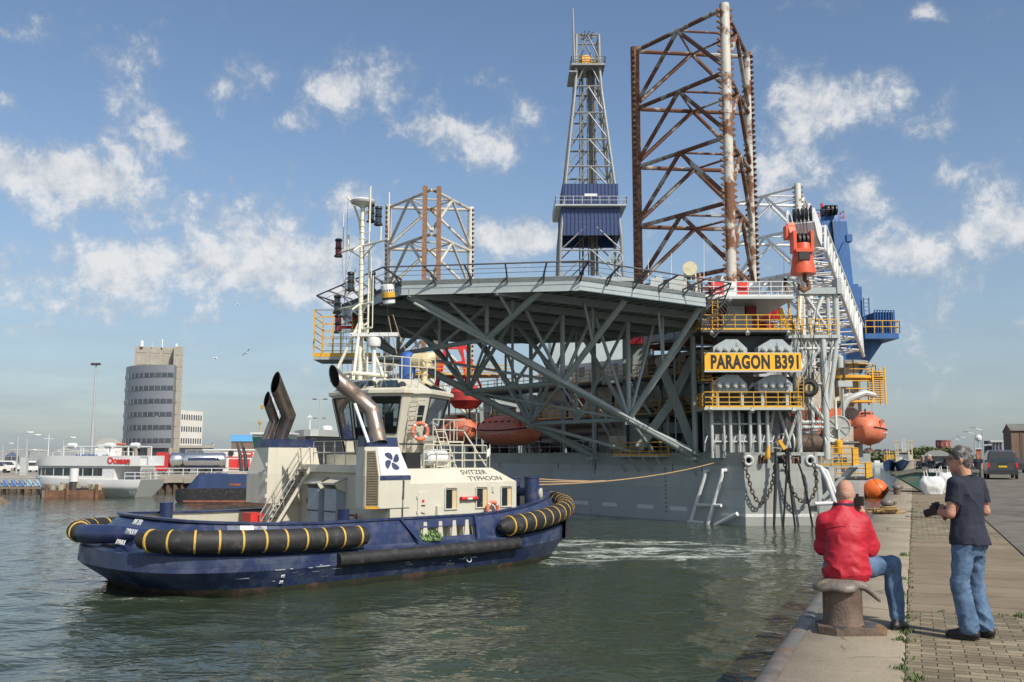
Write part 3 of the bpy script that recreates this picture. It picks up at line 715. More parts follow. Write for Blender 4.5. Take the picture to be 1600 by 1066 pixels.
 for x in(4.13,5.88,7.36):
  for sg in(-1,1):
   f=MB();y=sg*(HY+.02);z0,z1,wdt=2.72,3.52,.62
   for a,b_ in(((x-wdt/2-.05,z0-.05),(x-wdt/2,z1+.05)),((x+wdt/2,z0-.05),(x+wdt/2+.05,z1+.05)),((x-wdt/2,z1),(x+wdt/2,z1+.05)),((x-wdt/2,z0-.05),(x+wdt/2,z0))):
    f.b2((a[0],y-sg*.03,a[1]),(b_[0],y+sg*.045,b_[1]))
   f.b2((x-wdt/2,y+sg*.03,z1+.08),(x+wdt/2,y+sg*.12,z1+.11))
   w=f.build('deckhouse_window',cream,TUG,smooth=False)
   p=MB();p.b2((x-wdt/2,y-sg*.03,z0),(x+wdt/2,y-sg*.012,z1));p.build('pane',winglass,w,smooth=False)
   c=MB();c.b2((x+wdt*.12,y-sg*.01,z0),(x+wdt/2,y+sg*.0,z1));c.build('reveal',mat('tan_reveal',(.55,.43,.25),.6,var=.1),w,smooth=False)
 f=MB();f.b2((2.35,-HY-.03,1.75),(2.95,-HY,3.45));f.b2((2.33,-HY-.05,2.0),(2.36,-HY,3.3));do=f.build('side_door',cream,TUG,smooth=False)
 f=MB();
 for z in(2.0,2.6,3.2):f.b2((2.28,-HY-.06,z),(2.36,-HY-.01,z+.1))
 f.each('door_hinge',cream,do);f=MB();f.tube((2.5,-HY-.06,2.62),(2.7,-HY-.06,2.56),.015);f.build('handle',steel,do)
 f=MB();f.b2((2.55,-HY-.036,3.02),(2.68,-HY-.031,3.14));f.build('red_notice',red,do,smooth=False);f=MB();f.b2((2.52,-HY-.036,2.86),(2.72,-HY-.031,2.92));f.build('notice_text',blett,do,smooth=False)
 f=MB();f.b2((3.3,-HY-.14,2.3),(3.6,-HY,2.85));f.b2((3.35,-HY-.2,2.3),(3.6,-HY-.14,2.5));f.build('junction_box',cream,TUG,smooth=False)
 f=MB();f.tube((4.62,-HY-.1,3.12),(5.55,-HY-.1,3.12),.075,n=14);f.tube((4.62,-HY-.1,3.12),(4.7,-HY-.1,3.12),.09,n=14);f.tube((5.47,-HY-.1,3.12),(5.55,-HY-.1,3.12),.09,n=14);cs=f.build('flare_canister',red,TUG)
 f=MB();f.b2((4.95,-HY-.178,3.08),(5.22,-HY-.172,3.16));f.build('label_plate',wlett,cs,smooth=False)
 f=MB();f.b2((6.5,-HY-.06,3.35),(6.62,-HY,3.62));f.build('lamp_box',cream,TUG,smooth=False)
 f=MB();f.tube((1.55,-HY-.04,1.75),(1.55,-HY-.04,4.05),.03);f.tube((1.55,-HY-.05,3.2),(1.6,-HY-.05,3.95),.05,.03);f.build('boathook',dark,TUG)
 yb=Vector((0,.6,.62)).normalized();
 text('deckhouse_lettering','SVITZER',.37,blett,TUG,(5.03,-4.222,4.150),(1,0,0),(0,.6,.62),sx=1.1,bold=0.0,ext=.004)
 text('deckhouse_lettering','TYPHOON',.37,blett,TUG,(5.25,-4.487,3.877),(1,0,0),(0,.6,.62),sx=1.1,bold=0.0,ext=.004)
 # -- exhaust casings, one each side
 for sg in(-1,1):
  y0,y1=sg*2.65,sg*4.62
  cs=MB()
  A=[(-.55,1.95),(-.55,4.62),(-.25,4.62),(1.95,4.62),(1.95,2.65),(-.25,2.65)]
  poly=[(-.60,sg*2.95),(-.30,sg*2.55),(1.95,sg*2.55),(1.95,sg*4.61),(.40,sg*4.61),(-.60,sg*4.2)] if sg<0 else[(-.60,2.45),(-.60,4.9),(-.3,5.1),(1.95,5.1),(1.95,2.45)]
  if sg<0:
   lo_=[(.10,-3.3),(-.05,-4.1),(.42,-4.6),(1.93,-4.6),(1.93,-3.3)]
   up_=[(.18,-3.3),(.10,-3.9),(.46,-4.25),(1.55,-4.25),(1.6,-3.3)]
  else:
   lo_=[(-.85,2.3),(-.90,4.1),(-.5,4.75),(1.93,4.75),(1.93,2.3)]
   up_=[(-.78,2.38),(-.60,3.9),(-.2,4.6),(1.6,4.6),(1.7,2.4)]
  zb=2.85
  cs.loft([[(x,y,zb) for x,y in lo_],[(x,y,4.15) for x,y in lo_],[(x,y,5.33) for x,y in up_]],True,True,False)
  cs.b2((.96 if sg<0 else.2,sg*(3.35 if sg<0 else 2.5),1.4),(1.9,sg*4.54,zb))
  co=cs.build('exhaust_casing',cream,TUG,smooth=False)
  cp=MB();cp.loft([[(x,y,5.331) for x,y in up_],[(x*.97+.02,y*.985,5.72) for x,y in up_]],True,False,True);cp.build('casing_cap',navy,co,smooth=False)
  if sg<0:
   e0,e1,e2,e3=Vector((.44,-4.612,4.17)),Vector((1.90,-4.612,4.17)),Vector((1.55,-4.262,5.31)),Vector((.46,-4.262,5.31))
   nn=(e1-e0).cross(e3-e0).normalized();nn=nn if nn.y<0 else-nn
   p_=MB();p_.add([e0+nn*.012,e1+nn*.012,e2+nn*.012,e3+nn*.012],[(0,1,2,3)]);pa=p_.build('emblem_panel',white,co,smooth=False)
   c0=(e0+e1+e2+e3)/4+nn*.02;X=Vector((1,0,0));Yv=nn.cross(X).normalized();Yv=Yv if Yv.z>0 else-Yv
   em=MB()
   for k in range(4):
    a0=math.pi/2*k+.35;pl_=[]
    for t in range(13):
     tt=t/12*2*math.pi
     rx,ry=.235+.185*math.cos(tt),.185*math.sin(tt)*(0.78+.32*math.cos(tt))
     ry+=.12*(rx/.39)**2-.03
     pl_.append((rx*math.cos(a0)-ry*math.sin(a0),rx*math.sin(a0)+ry*math.cos(a0)))
    em.prism(pl_,c0,X,Yv,nn*.006)
   em.build('propeller_emblem',navy,pa,smooth=False)
   st=MB();st.b2((.39,-4.616,3.98),(1.935,-4.602,4.15));st.build('blue_stripe',navy,co,smooth=False)
  if sg<0:
   a,b_=Vector((-.05,-4.1,0)),Vector((.42,-4.6,0))
   t=(b_-a).normalized();nn=Vector((t.y,-t.x,0));nn=nn if nn.y<0 else-nn
   lf=MB();
   q0,q1=a.lerp(b_,.12)+nn*.03,a.lerp(b_,.92)+nn*.03
   A2,B2=Vector((.10,-3.9,0)),Vector((.46,-4.25,0));r0,r1=A2.lerp(B2,.14)+nn*.03,A2.lerp(B2,.90)+nn*.03
   def lq(z):
    k=max(0,(z-4.15)/1.18);return q0.lerp(r0,k)+Vector((0,0,z)),q1.lerp(r1,k)+Vector((0,0,z))
   lf.add([*lq(2.95),*lq(4.15)[::-1],*lq(5.15)],[(0,1,2,3),(3,2,5,4)])
   lv=lf.build('louvre',dark,co,smooth=False)
   sl=MB()
   for k in range(33):
    s0,s1=lq(2.98+k*.066);sl.bar(s0+nn*.02,s1+nn*.02,.03,.022)
   sl.build('louvre_blades',mat('tan_louvre',(.35,.28,.18),.6),lv,smooth=False)
   fr_=MB()
   for q in(q0,q1):fr_.bar(q+Vector((0,0,2.9)),q+Vector((0,0,4.15)),.05,.07)
   for z in(2.92,5.17):fr_.bar(*lq(z),.05,.05)
   for j in(0,1):fr_.bar(lq(4.15)[j],lq(5.2)[j],.05,.07)
   fr_.build('louvre_frame',cream,lv,smooth=False)
   hz=MB();hz.bar(q0+Vector((0,0,2.89))+nn*.03,q1+Vector((0,0,2.89))+nn*.03,.06,.10);hz.build('hazard_edge',yellow,lv,smooth=False)
  else:
   g_=MB()
   for z in(3.1,3.8,4.5):g_.tube((-.88,2.34,z),(-.88,2.34,z+.16),.05);g_.bar((-.88,2.34,z+.08),(-.9,2.65,z+.08),.03,.05)
   g_.each('hinge',cream,co)
  def exh(pts,r):
   pp=MB();p0,p1,p2=[Vector(q) for q in pts]
   d0=(p1-p0).normalized();d1=(p2-p1).normalized();n=20
   ringa=lambda c,d,rr:[c+frame(d)[1]*(math.cos(6.28319*k/n)*rr)+frame(d)[2]*(math.sin(6.28319*k/n)*rr) for k in range(n)]
   mid=(d0+d1).normalized()
   _,s_,u_=frame(mid);k_=1/max(.3,d0.dot(mid))
   ax=d0.cross(d1).normalized();per=ax.cross(mid).normalized()
   def rg(c,d,rr):
    b_=ax;w=b_.cross(d).normalized();return[c+b_*(math.cos(6.28319*k/n)*rr)+w*(math.sin(6.28319*k/n)*rr) for k in range(n)]
   def elbow(c,rr):return[c+ax*(math.cos(6.28319*k/n)*rr)+per*(math.sin(6.28319*k/n)*rr*k_) for k in range(n)]
   end=rg(p2,d1,r);cut=[]
   for q in end:
    off=(q-p2).x/-d1.x;cut.append(q+d1*off)
   endi=rg(p2,d1,r*.94);cuti=[q+d1*((q-p2).x/-d1.x) for q in endi]
   deep=rg(p2-d1*1.15,d1,r*.94)
   pp.loft([rg(p0,d0,r),rg(p0+d0*.02,d0,r),elbow(p1,r),cut,cuti],True)
   pp.cur=1;pp.loft([cuti,deep],True);pp.add(deep,[tuple(range(n))]);pp.cur=0
   for c,d in((p1,None),):pp.pipe([p1-mid*.03,p1+mid*.03],r*1.02,n)
   return pp.build('exhaust_pipe',[steel,sootm],co,angle=40)
  exh([(.66,sg*4.15,5.45),(.78,sg*3.42,6.85),(-.50,sg*2.45,8.28)],.335)
  sm=[(.10,sg*3.85,5.45),(.0,sg*3.45,6.75),(-.70,sg*2.75,7.6)]
  if sg>0:exh([(.0,4.2,5.45),(.22,3.75,6.65),(-.50,3.2,7.55)],.225)
  else:
   q_=MB();q_.pipe([(.15,-4.1,5.5),(-.05,-3.35,7.1)],.07,10);q_.build('vent_pipe',white,co)
   # -- aft face of the house: lockers, door, stairs
 for y in(.55,-.85):
  l_=MB();l_.b2((.45,y-.45,1.62),(.94,y+.45,3.55));lo2=l_.build('vent_locker',mat('blue_grey_locker',(.30,.35,.40),.5,var=.1,second=(.4,.36,.3),samount=.15,sscale=2),TUG,smooth=False)
  a_=MB();a_.prism([(0,0),(.65,-.25),(.65,-.20),(0,.06)],(.94,y-.52,3.98),(-1,0,0),(0,0,1),(0,1.04,0));a_.prism([(0,.04),(.62,-.2),(.45,-.45),(0,-.6)],(.94,y-.52,3.98),(-1,0,0),(0,0,1),(0,.03,0));a_.prism([(0,.04),(.62,-.2),(.45,-.45),(0,-.6)],(.94,y+.49,3.98),(-1,0,0),(0,0,1),(0,.03,0));a_.build('locker_hood',cream,lo2,smooth=False)
  h_=MB();h_.b2((.43,y-.45,2.55),(.45,y+.45,2.60));h_.build('seam',dark,lo2,smooth=False)
 d_=MB();d_.b2((.90,1.2,1.65),(.96,1.95,3.55));dd=d_.build('aft_door',cream,TUG,smooth=False)
 d_=MB();d_.tube((.86,1.6,2.95),(.91,1.6,2.95),.17,n=18);d_.build('porthole',blackm,dd)
 ud=MB();ud.b2((.75,-3.3,4.43),(4.0,2.28,4.56));ud.b2((.70,-3.3,4.25),(.78,2.28,4.58));ud.build('upper_deck',cream,TUG,smooth=False)
 st=MB();a0,a1=Vector((-1.25,1.75,1.55)),Vector((.7,1.75,4.45))
 for y in(1.3,2.1):st.prism([(0,0),(.16,0),(.16,.05),(0,.05)],(a0.x,y,a0.z),(1,0,0),(0,1,0),(a1.x-a0.x,0,a1.z-a0.z))
 so_=st.build('stairway',cream,TUG,smooth=False)
 tr=MB()
 for k in range(11):q=a0.lerp(a1,(k+.5)/11);tr.b2((q.x-.02,1.33,q.z),(q.x+.2,2.09,q.z+.035))
 tr.build('treads',dark,so_,smooth=False)
 hr=MB()
 for y in(1.32,2.12):
  hr.tube(a0+Vector((0,y-1.75,.85)),a1+Vector((0,y-1.75,.9)),.026);hr.tube(a0+Vector((0,y-1.75,.45)),a1+Vector((0,y-1.75,.5)),.02)
  for k in range(4):q=a0.lerp(a1,k/3);hr.tube(q+Vector((.08,y-1.75,0)),q+Vector((0,y-1.75,.9)),.022)
 hr.build('handrail',mat('galvanised',(.32,.30,.28),.45,.5),so_)
 rl=MB();rl.rail([(.8,1.15,4.56),(.8,-3.2,4.56)],1.05,.9,.026)
 rl.rail([(3.2,-3.85,4.43),(6.8,-3.85,4.43),(6.8,3.85,4.43),(1.9,3.85,4.43)],1.0,.8,.026,(1.0,.66,.33));rl.build('upper_railing',cream,TUG)
 rd=MB();rd.tube((.8,1.15,5.66),(.8,-3.2,5.66),.035);rd.tube((1.9,-3.85,5.46),(3.2,-3.85,5.46),.035);rd.build('dark_handrail',blackm,TUG)
 # -- wheelhouse
 Z0,Z1,ZR=4.45,7.72,8.42
 top=[(1.95,1.5),(1.95,1.5)]
 topv=[(1.9,1.5),(1.95,-1.5),(2.9,-2.75),(4.25,-2.85),(6.55,-1.55),(6.55,1.55),(4.25,2.85),(2.9,2.75)]
 botv=[(2.35,1.05),(2.35,-1.05),(3.0,-2.02),(4.2,-2.10),(5.75,-1.15),(5.75,1.15),(4.2,2.1),(3.0,2.02)]
 nV=8;zlo=[5.05,6.1,6.2,6.2,6.2,6.1,6.1,6.1];zhi=7.50
 wb=MB()
 wb.loft([[(x,y,Z0) for x,y in botv],[(x,y,5.0) for x,y in botv]],True)
 B_=[Vector((x,y,5.0)) for x,y in botv];T_=[Vector((x,y,Z1)) for x,y in topv]
 panes=[];posts=MB();frames=MB()
 def at_(i,t,z):
  k=(z-5.0)/(Z1-5.0);a=B_[i].lerp(T_[i],k);b=B_[(i+1)%8].lerp(T_[(i+1)%8],k);return a.lerp(b,t)
 wins={0:[(.05,.46,5.04,7.58),(.54,.95,5.04,7.58)],1:[(.08,.93,5.95,7.56)],2:[],3:[(.07,.95,5.95,7.56)],4:[(.04,.48,5.9,7.56),(.52,.96,5.9,7.56)],5:[(.05,.94,5.95,7.55)],6:[(.15,.85,6.0,7.5)],7:[(.07,.92,5.2,7.56)]}
 for i in range(8):
  cuts_t=[0.0]+[q for w in wins[i] for q in(w[0],w[1])]+[1.0]
  for a,b in zip(cuts_t[:-1],cuts_t[1:]):
   w=next((w for w in wins[i] if abs(w[0]-a)<1e-6),None)
   if w is None:wb.add([at_(i,a,5.0),at_(i,b,5.0),at_(i,b,Z1),at_(i,a,Z1)],[(0,1,2,3)])
   else:
    wb.add([at_(i,a,5.0),at_(i,b,5.0),at_(i,b,w[2]),at_(i,a,w[2])],[(0,1,2,3)])
    wb.add([at_(i,a,w[3]),at_(i,b,w[3]),at_(i,b,Z1),at_(i,a,Z1)],[(0,1,2,3)])
    c=[at_(i,a,w[2]),at_(i,b,w[2]),at_(i,b,w[3]),at_(i,a,w[3])]
    panes.append(c)
 ev=[(4.2+(x-4.2)*1.05,y*1.05) for x,y in topv];rt=[(4.2+(x-4.2)*.62,y*.62) for x,y in topv]
 wb.loft([[(x,y,Z1) for x,y in topv],[(x,y,Z1) for x,y in ev],[(x,y,Z1+.14) for x,y in ev],[(x,y,ZR) for x,y in rt]],True,False,True)
 wh=wb.build('wheelhouse',cream,TUG,smooth=False)
 cg=clear_glass('wheelhouse_glass')
 for c in panes:
  ctr=sum(c,Vector())/4;nn=(c[1]-c[0]).cross(c[3]-c[0]).normalized()
  if nn.dot(ctr-Vector((4.2,0,6.5)))<0:nn=-nn
  p_=MB();p_.add([q-nn*.02 for q in c],[(0,1,2,3)]);
  f_=MB()
  for k in range(4):f_.bar(c[k]+nn*.005,c[(k+1)%4]+nn*.005,.055,.05)
  w=f_.build('wheelhouse_window',blackm,wh,smooth=False);p_.build('pane',cg,w,smooth=False)
 for i in(1,3,5,7,0):
  a,b=Vector((*ev[i],Z1+.14)),Vector((*ev[(i+1)%8],Z1+.14));c,d=Vector((*rt[(i+1)%8],ZR)),Vector((*rt[i],ZR))
  q=[a.lerp(b,.1).lerp(d.lerp(c,.1),.18),a.lerp(b,.9).lerp(d.lerp(c,.9),.18),a.lerp(b,.9).lerp(d.lerp(c,.9),.86),a.lerp(b,.1).lerp(d.lerp(c,.1),.86)]
  nn=(q[1]-q[0]).cross(q[3]-q[0]).normalized();nn=nn if nn.z>0 else-nn
  s_=MB();s_.add([v+nn*.012 for v in q],[(0,1,2,3)]);s_.build('skylight',winglass,wh,smooth=False)
 c_=MB();c_.b2((4.9,-1.1,5.3),(5.5,1.1,6.35));c_.b2((3.2,-1.6,5.3),(4.6,-1.05,6.3));c_.b2((3.2,1.05,5.3),(4.6,1.6,6.3));c_.b2((2.4,-1.0,5.02),(5.7,1.0,5.06));c_.build('console',blackm,wh,smooth=False)
 for y in(-.55,.55):
  s_=MB();s_.b2((3.7,y-.25,5.95),(4.2,y+.25,6.1));s_.b2((3.65,y-.25,6.1),(3.78,y+.25,6.95));s_.tube((3.95,y,5.1),(3.95,y,5.95),.07);s_.build('helm_seat',mat('seat_vinyl',(.06,.06,.07),.5),wh,smooth=False)
 l_=MB();b0,b1=at_(2,.30,5.0)+Vector((0,-.12,0)),at_(2,.30,7.7)+Vector((0,-.15,0));e=Vector((.38,0,0))
 for q in(Vector((0,0,0)),e):l_.tube(b0+q-Vector((0,0,.5)),b1+q+Vector((0,.1,.9)),.024)
 for k in range(14):q=b0.lerp(b1,k/13);l_.tube(q,q+e,.014)
 for z in(6.0,6.7,7.4):
  q=b0.lerp(b1,(z-5)/2.7);l_.pipe([q+Vector((-.02,0,0)),q+Vector((-.08,-.35,0)),q+Vector((.19,-.62,0)),q+Vector((.46,-.35,0)),q+Vector((.4,0,0))],.016,6)
 l_.build('caged_ladder',cream,TUG)
 d_=MB();q=[at_(2,.58,5.05),at_(2,.98,5.05),at_(2,.98,7.4),at_(2,.58,7.4)];d_.add([v+Vector((0,-.02,0)) for v in q],[(0,1,2,3)]);
 dd=d_.build('wheelhouse_door',cream,wh,smooth=False)
 d_=MB();q=[at_(2,.66,6.3),at_(2,.9,6.3),at_(2,.9,7.2),at_(2,.66,7.2)];d_.add([v+Vector((0,-.035,0)) for v in q],[(0,1,2,3)]);d_.build('door_window',winglass,dd,smooth=False)
 b_=MB();b_.b2((2.2,-2.3,4.43),(6.0,2.3,5.02));b_.build('wheelhouse_base',cream,TUG,smooth=False)
 b_=MB();b_.b2((4.2,-3.2,5.55),(6.0,-2.15,5.62));b_.rail([(4.2,-3.2,5.62),(6.0,-3.2,5.62),(6.0,-2.2,5.62)],.95,.6,.024)
 for x in(4.25,5.95):b_.tube((x,-3.15,4.43),(x,-3.15,5.6),.04)
 b_.build('bridge_wing',cream,TUG)
 b_=MB();
 for dx in(0,.5):b_.tube((4.6+dx,-3.75,4.43),(4.35+dx,-3.1,6.3),.03)
 for k in range(7):b_.tube(Vector((4.6,-3.75,4.43)).lerp(Vector((4.35,-3.1,6.3)),k/7),Vector((5.1,-3.75,4.43)).lerp(Vector((4.85,-3.1,6.3)),k/7),.02)
 b_.prism([(0,0),(.07,0),(.07,.05),(0,.05)],(7.1,-3.5,4.45),(1,0,0),(0,1,0),(-1.2,.2,1.6));b_.build('deck_ladder',cream,TUG)
 r_=MB();r_.lathe([(.0,-.62),(.25,-.6),(.34,-.5),(.36,-.02),(.38,0),(.36,.02),(.34,.5),(.25,.6),(0,.62)],(4.15,-3.45,4.88),(1,0,0),20);rr_=r_.build('liferaft_canister',white,TUG)
 r_=MB()
 for x in(3.85,4.45):r_.tube((x,-3.7,4.43),(x,-3.2,4.43),.04);r_.tube((x,-3.75,4.43),(x,-3.72,4.8),.03);r_.tube((x,-3.15,4.43),(x,-3.18,4.8),.03)
 r_.build('cradle',cream,rr_)
 k_=MB();k_.b2((2.35,-3.7,4.43),(3.15,-3.2,5.1));k_.build('deck_box',blackm,TUG,smooth=False)
 m_=MB();m_.lathe([(.0,0),(.42,0),(.42,.12),(.15,.25),(.14,.9),(.32,1.0),(.34,1.2),(.0,1.25)],(5.3,-1.1,8.20),n=18);m_.tube((5.3,-1.1,9.1),(5.3,-1.1,9.5),.34,n=16);m_.tube((5.1,-1.0,9.45),(5.75,-1.3,9.65),.30,.2,n=16);m_.tube((5.0,-.8,9.4),(5.2,-1.4,9.4),.36,n=14);mo=m_.build('fire_monitor',mat('monitor_cream',(.62,.52,.3),.5,var=.1,second=(.3,.2,.1),samount=.2,sscale=3),TUG)
 m_=MB();m_.loft([[(4.75+.40*math.cos(a)*s*(1+.08*math.sin(3*a+z*5)),-.5+.40*math.sin(a)*s*(1+.08*math.sin(4*a+z*3)),z) for a in[6.283*k/14 for k in range(14)]] for s,z in((.6,8.42),(.9,8.6),(1.0,9.2),(.95,9.55),(.75,9.75),(.3,9.85))],True,True,True);m_.build('covered_monitor',mat('blue_tarpaulin',(.03,.10,.32),.7,var=.3,scale=3,bump=.6,bscale=6),TUG)
 for(x,y,z,dx,dy) in((2.0,.9,8.05,-1,.2),(2.25,-1.3,8.08,-1,-.2),(3.0,-2.45,8.02,-.2,-1),(6.2,-1.7,7.95,.3,-1)):
  s_=MB();s_.tube((x,y,z-.25),(x,y,z),.03);s_.lathe([(.0,-.14),(.1,-.12),(.15,.0),(.16,.12),(.0,.12)],(x,y,z+.08),(dx,dy,-.25),14);s_.build('floodlight',dark if x<6 else white,TUG)
 rw=MB();rw.rail([(5.6,-1.55,8.44),(3.1,-1.65,8.44),(2.75,-.8,8.44)],1.0,.55,.026,(1,.6));rw.rail([(2.75,.8,8.44),(3.1,1.65,8.44),(5.6,1.55,8.44)],1.,.6,.026,(1,.6));rw.build('roof_railing',cream,TUG)
 # -- mast
 ma=MB();ZT=16.75;mx=2.42
 ma.tube((mx,0,8.4),(mx,0,13),.125,.11,14);ma.tube((mx,0,13),(mx,0,ZT-.25),.11,.10,14)
 for dx,dy in((-.95,.9),(-.95,-.9),(.9,.8),(.9,-.8)):ma.tube((mx+dx,dy,8.3),(mx,0,11.2),.075,.065,10)
 for a,b in(((-.95,.9),(-.95,-.9)),((.9,.8),(.9,-.8)),((-.95,.9),(.9,.8)),((-.95,-.9),(.9,-.8))):ma.tube((mx+a[0],a[1],8.62),(mx+b[0],b[1],8.62),.09)
 ma.tube((mx+.12,-.42,8.6),(mx+.12,-.42,16.6),.045);ma.tube((mx+.12,-.42,16.4),(mx,0,16.1),.03)
 for k in range(26):z=8.9+k*.29;ma.tube((mx,-.05,z),(mx+.12,-.42,z),.014,n=5)
 for k in range(24):ma.torus((mx,0,9+k*.3),(0,0,1),.122,.012,14,4)
 def yard(z,yl,yr,sag=.25):
  ma.tube((mx,yl,z),(mx,yr,z),.05)
  for y in(yl,yr):ma.tube((mx,y*.55,z),(mx,0,z-.55),.035)
  ma.tube((mx-.55,-.1,z-.3),(mx+.5,0.1,z+.4),.045)
 yard(14.65,1.95,-2.1);yard(11.9,1.95,-.95);yard(10.75,1.75,-.9)
 ma.pipe([(mx,.1,15.2),(mx,.25,15.9),(mx,.7,16.7),(mx,1.15,17.15),(mx,1.35,17.3)],[.06,.055,.05,.045,.04],8)
 for(y,z,h,r) in((1.6,14.65,1.9,.03),(1.15,14.65,.75,.05),(-.62,16.3,1.1,.035),(-1.5,14.65,.7,.035),(-2.1,14.7,2.1,.03),(-.78,11.9,2.1,.025),(-.95,10.75,2.4,.025)):ma.tube((mx,y,z),(mx,y,z+h),r,n=6)
 mo=ma.build('mast',mat('mast_paint',(.72,.68,.54),.45,var=.06,second=(.45,.34,.2),samount=.12,sscale=2),TUG)
 d_=MB();d_.lathe([(.1,0),(.18,.1),(.55,.25),(.60,.34),(.5,.42),(.0,.5)],(mx,0,ZT-.3),n=24);d_.build('dome_antenna',white,mo)
 lampr=mat('red_lantern_glass',(.20,.02,.03),.2)
 for(x,y,z,rd_) in((mx,2.0,14.45,1),(mx+.3,-.85,15.55,0),(mx+.4,-.1,15.85,0),(mx-.35,.35,12.55,0),(mx+.35,-.35,12.55,0),(mx,2.0,11.7,0),(mx,1.9,10.75,1)):
  l_=MB();l_.lathe([(.2,0),(.2,.08),(.13,.1),(.13,.38),(.17,.40),(.17,.46),(.13,.48),(.13,.74),(.18,.78),(.16,.88),(.0,.92)],(x,y,z),n=14);lo3=l_.build('navigation_lantern',blackm,mo)
  g_=MB();g_.lathe([(.145,.12),(.15,.24),(.145,.36)],(x,y,z),n=14);g_.lathe([(.145,.5),(.15,.62),(.145,.72)],(x,y,z),n=14);g_.build('lens',lampr if rd_ else winglass,lo3)
 rd2=MB();rd2.lathe([(.10,-1.6),(.10,0),(.28,.02),(.32,.2),(.28,.4),(.1,.46)],(mx+.25,-.75,9.9),n=16);rr2=rd2.build('radar_pedestal',white,mo)
 rb=MB();rb.box((mx+.25,-.75,10.46),(.22,2.2,.17),rz=R(44));rb.build('radar_scanner',white,rr2,smooth=False)
 wr=MB();rw_=random.Random(5)
 for(y0,z0,x1,y1,z1) in((1.25,17.2,mx-.1,1.3,8.5),(1.7,14.6,mx,.9,8.4),(1.2,11.9,mx-.4,1.2,8.4),(-1.8,14.6,mx+.5,-1.7,8.5),(.9,14.6,mx-.6,.9,11.9)):wr.tube((mx,y0,z0),(x1,y1,z1),.009,n=4)
 wr.build('halyard',dark,mo)
 # -- deck fittings
 for(x,y,h,r) in((-1.9,-1.6,.85,.42),(-.4,-3.2,1.35,.24),(-4.6,4.2,1.5,.28),(-6.6,-2.7,.9,.3),(-6.6,-1.7,.9,.3)):
  b_=MB();b_.lathe([(r*1.25,0),(r,.06),(r,h-.06),(r*1.03,h-.04),(r*1.03,h),(0,h)],(x,y,1.46),n=20);b_.build('deck_bitt',navy,TUG)
 w_=MB();w_.pipe([(-.6+.06*k,-2.2+.35*math.cos(k),1.6+.03*k+.3*abs(math.sin(k))) for k in range(24)],.045,6);w_.build('coiled_line',mat('maroon_line',(.22,.06,.07),.8,var=.3),TUG)
 b_=MB();b_.b2((-1.6,2.3,1.46),(-1.0,3.1,2.45));b_.build('fire_locker',red,TUG,smooth=False)
 b_=MB();b_.b2((-.55,2.35,1.46),(.15,2.9,3.0));b_.build('stair_locker',cream,TUG,smooth=False)
 px_,py_=10.6,-2.9
 f=MB();f.lathe([(.36,0),(.36,2.15),(.39,2.17),(.39,2.25),(.0,2.27)],(px_,py_,1.7),n=24);f.lathe([(.36,0),(.36,2.15),(.39,2.17),(.39,2.25),(0,2.27)],(px_-.15,py_+1.2,1.7),n=24);f.tube((px_,py_,3.2),(px_-.15,py_+1.2,3.2),.2,n=16);ts=f.build('towing_staple',navy,TUG)
 f=MB();f.lathe([(.24,0),(.30,.08),(.30,.16),(.0,.2)],(px_+.25,py_-.22,3.1),(.6,-.8,0),20);f.build('staple_disc',cream,ts)
 f=MB();f.tube((8.9,-1.9,2.6),(8.9,.6,2.6),.5,n=20);f.build('winch_drum',rope_m,TUG)
 f=MB()
 for y in(-2.0,-1.0,.65):f.tube((8.9,y-.05,2.6),(8.9,y+.05,2.6),.82,n=28)
 f.b2((8.5,-2.1,1.5),(9.3,.8,1.8));f.build('winch_flange',navy,TUG)
 for sg in(-1,1):
  pass
 fl=MB();fl.tube((8.1,-2.6,4.0),(8.1,-2.6,5.5),.02);fl.build('jackstaff',cream,TUG)
 text('stern_lettering','SVITZER',.30,wlett,TUG,(-8.32,-1.45,2.50),(-.12,-1,0.02),(.55,-.05,.9),bold=.003,sx=1.0)
 text('stern_lettering','TYPHOON',.30,wlett,TUG,(-8.48,-1.15,2.16),(-.12,-1,0.02),(.5,-.05,.9),bold=.003,sx=1.0)
 text('stern_lettering','LIMASSOL',.26,wlett,TUG,(-8.66,-.85,1.78),(-.1,-1,0.02),(.4,-.05,.9),bold=.002,sx=1.0)
 def hull_y(x,z):
  Q0,Q1=outline(.32,240,.75,.42)[:120],outline(0.0,240,0,.05)[:120]
  t=min(1,max(0,(z-.22)/.64));Qm=Q0*(1-t)+Q1*t
  o=np.argsort(Qm[:,0]);return float(np.interp(x,Qm[o,0],Qm[o,1]))
 for s,z in(('60',.60),('58',.38)):text('draught_mark',s,.16,wlett,TUG,(-4.35,hull_y(-4.2,z+.05)-.03,z),(1,0,0),(0,-.45,.6),bold=.002,ext=.02)
 sc=MB();rs=random.Random(8)
 for k in range(34):
  x=rs.choice([rs.uniform(-6,-2.5),rs.uniform(-2.5,3.5),rs.uniform(2,6)]);z=rs.uniform(.86,.93) if k%2 else rs.uniform(.45,.8);y=hull_y(x,z);y2=hull_y(x+.3,z);l=rs.uniform(.08,.5)
  sc.add([(x,y-.015,z),(x+l,hull_y(x+l,z)-.015,z+rs.uniform(-.02,.02)),(x+l,hull_y(x+l,z+.03)-.015,z+.025),(x,hull_y(x,z+.03)-.015,z+.02)],[(0,1,2,3)])
 sc.each('paint_scrape',mat('bare_scrape',(.35,.38,.42),.6),TUG,smooth=False)
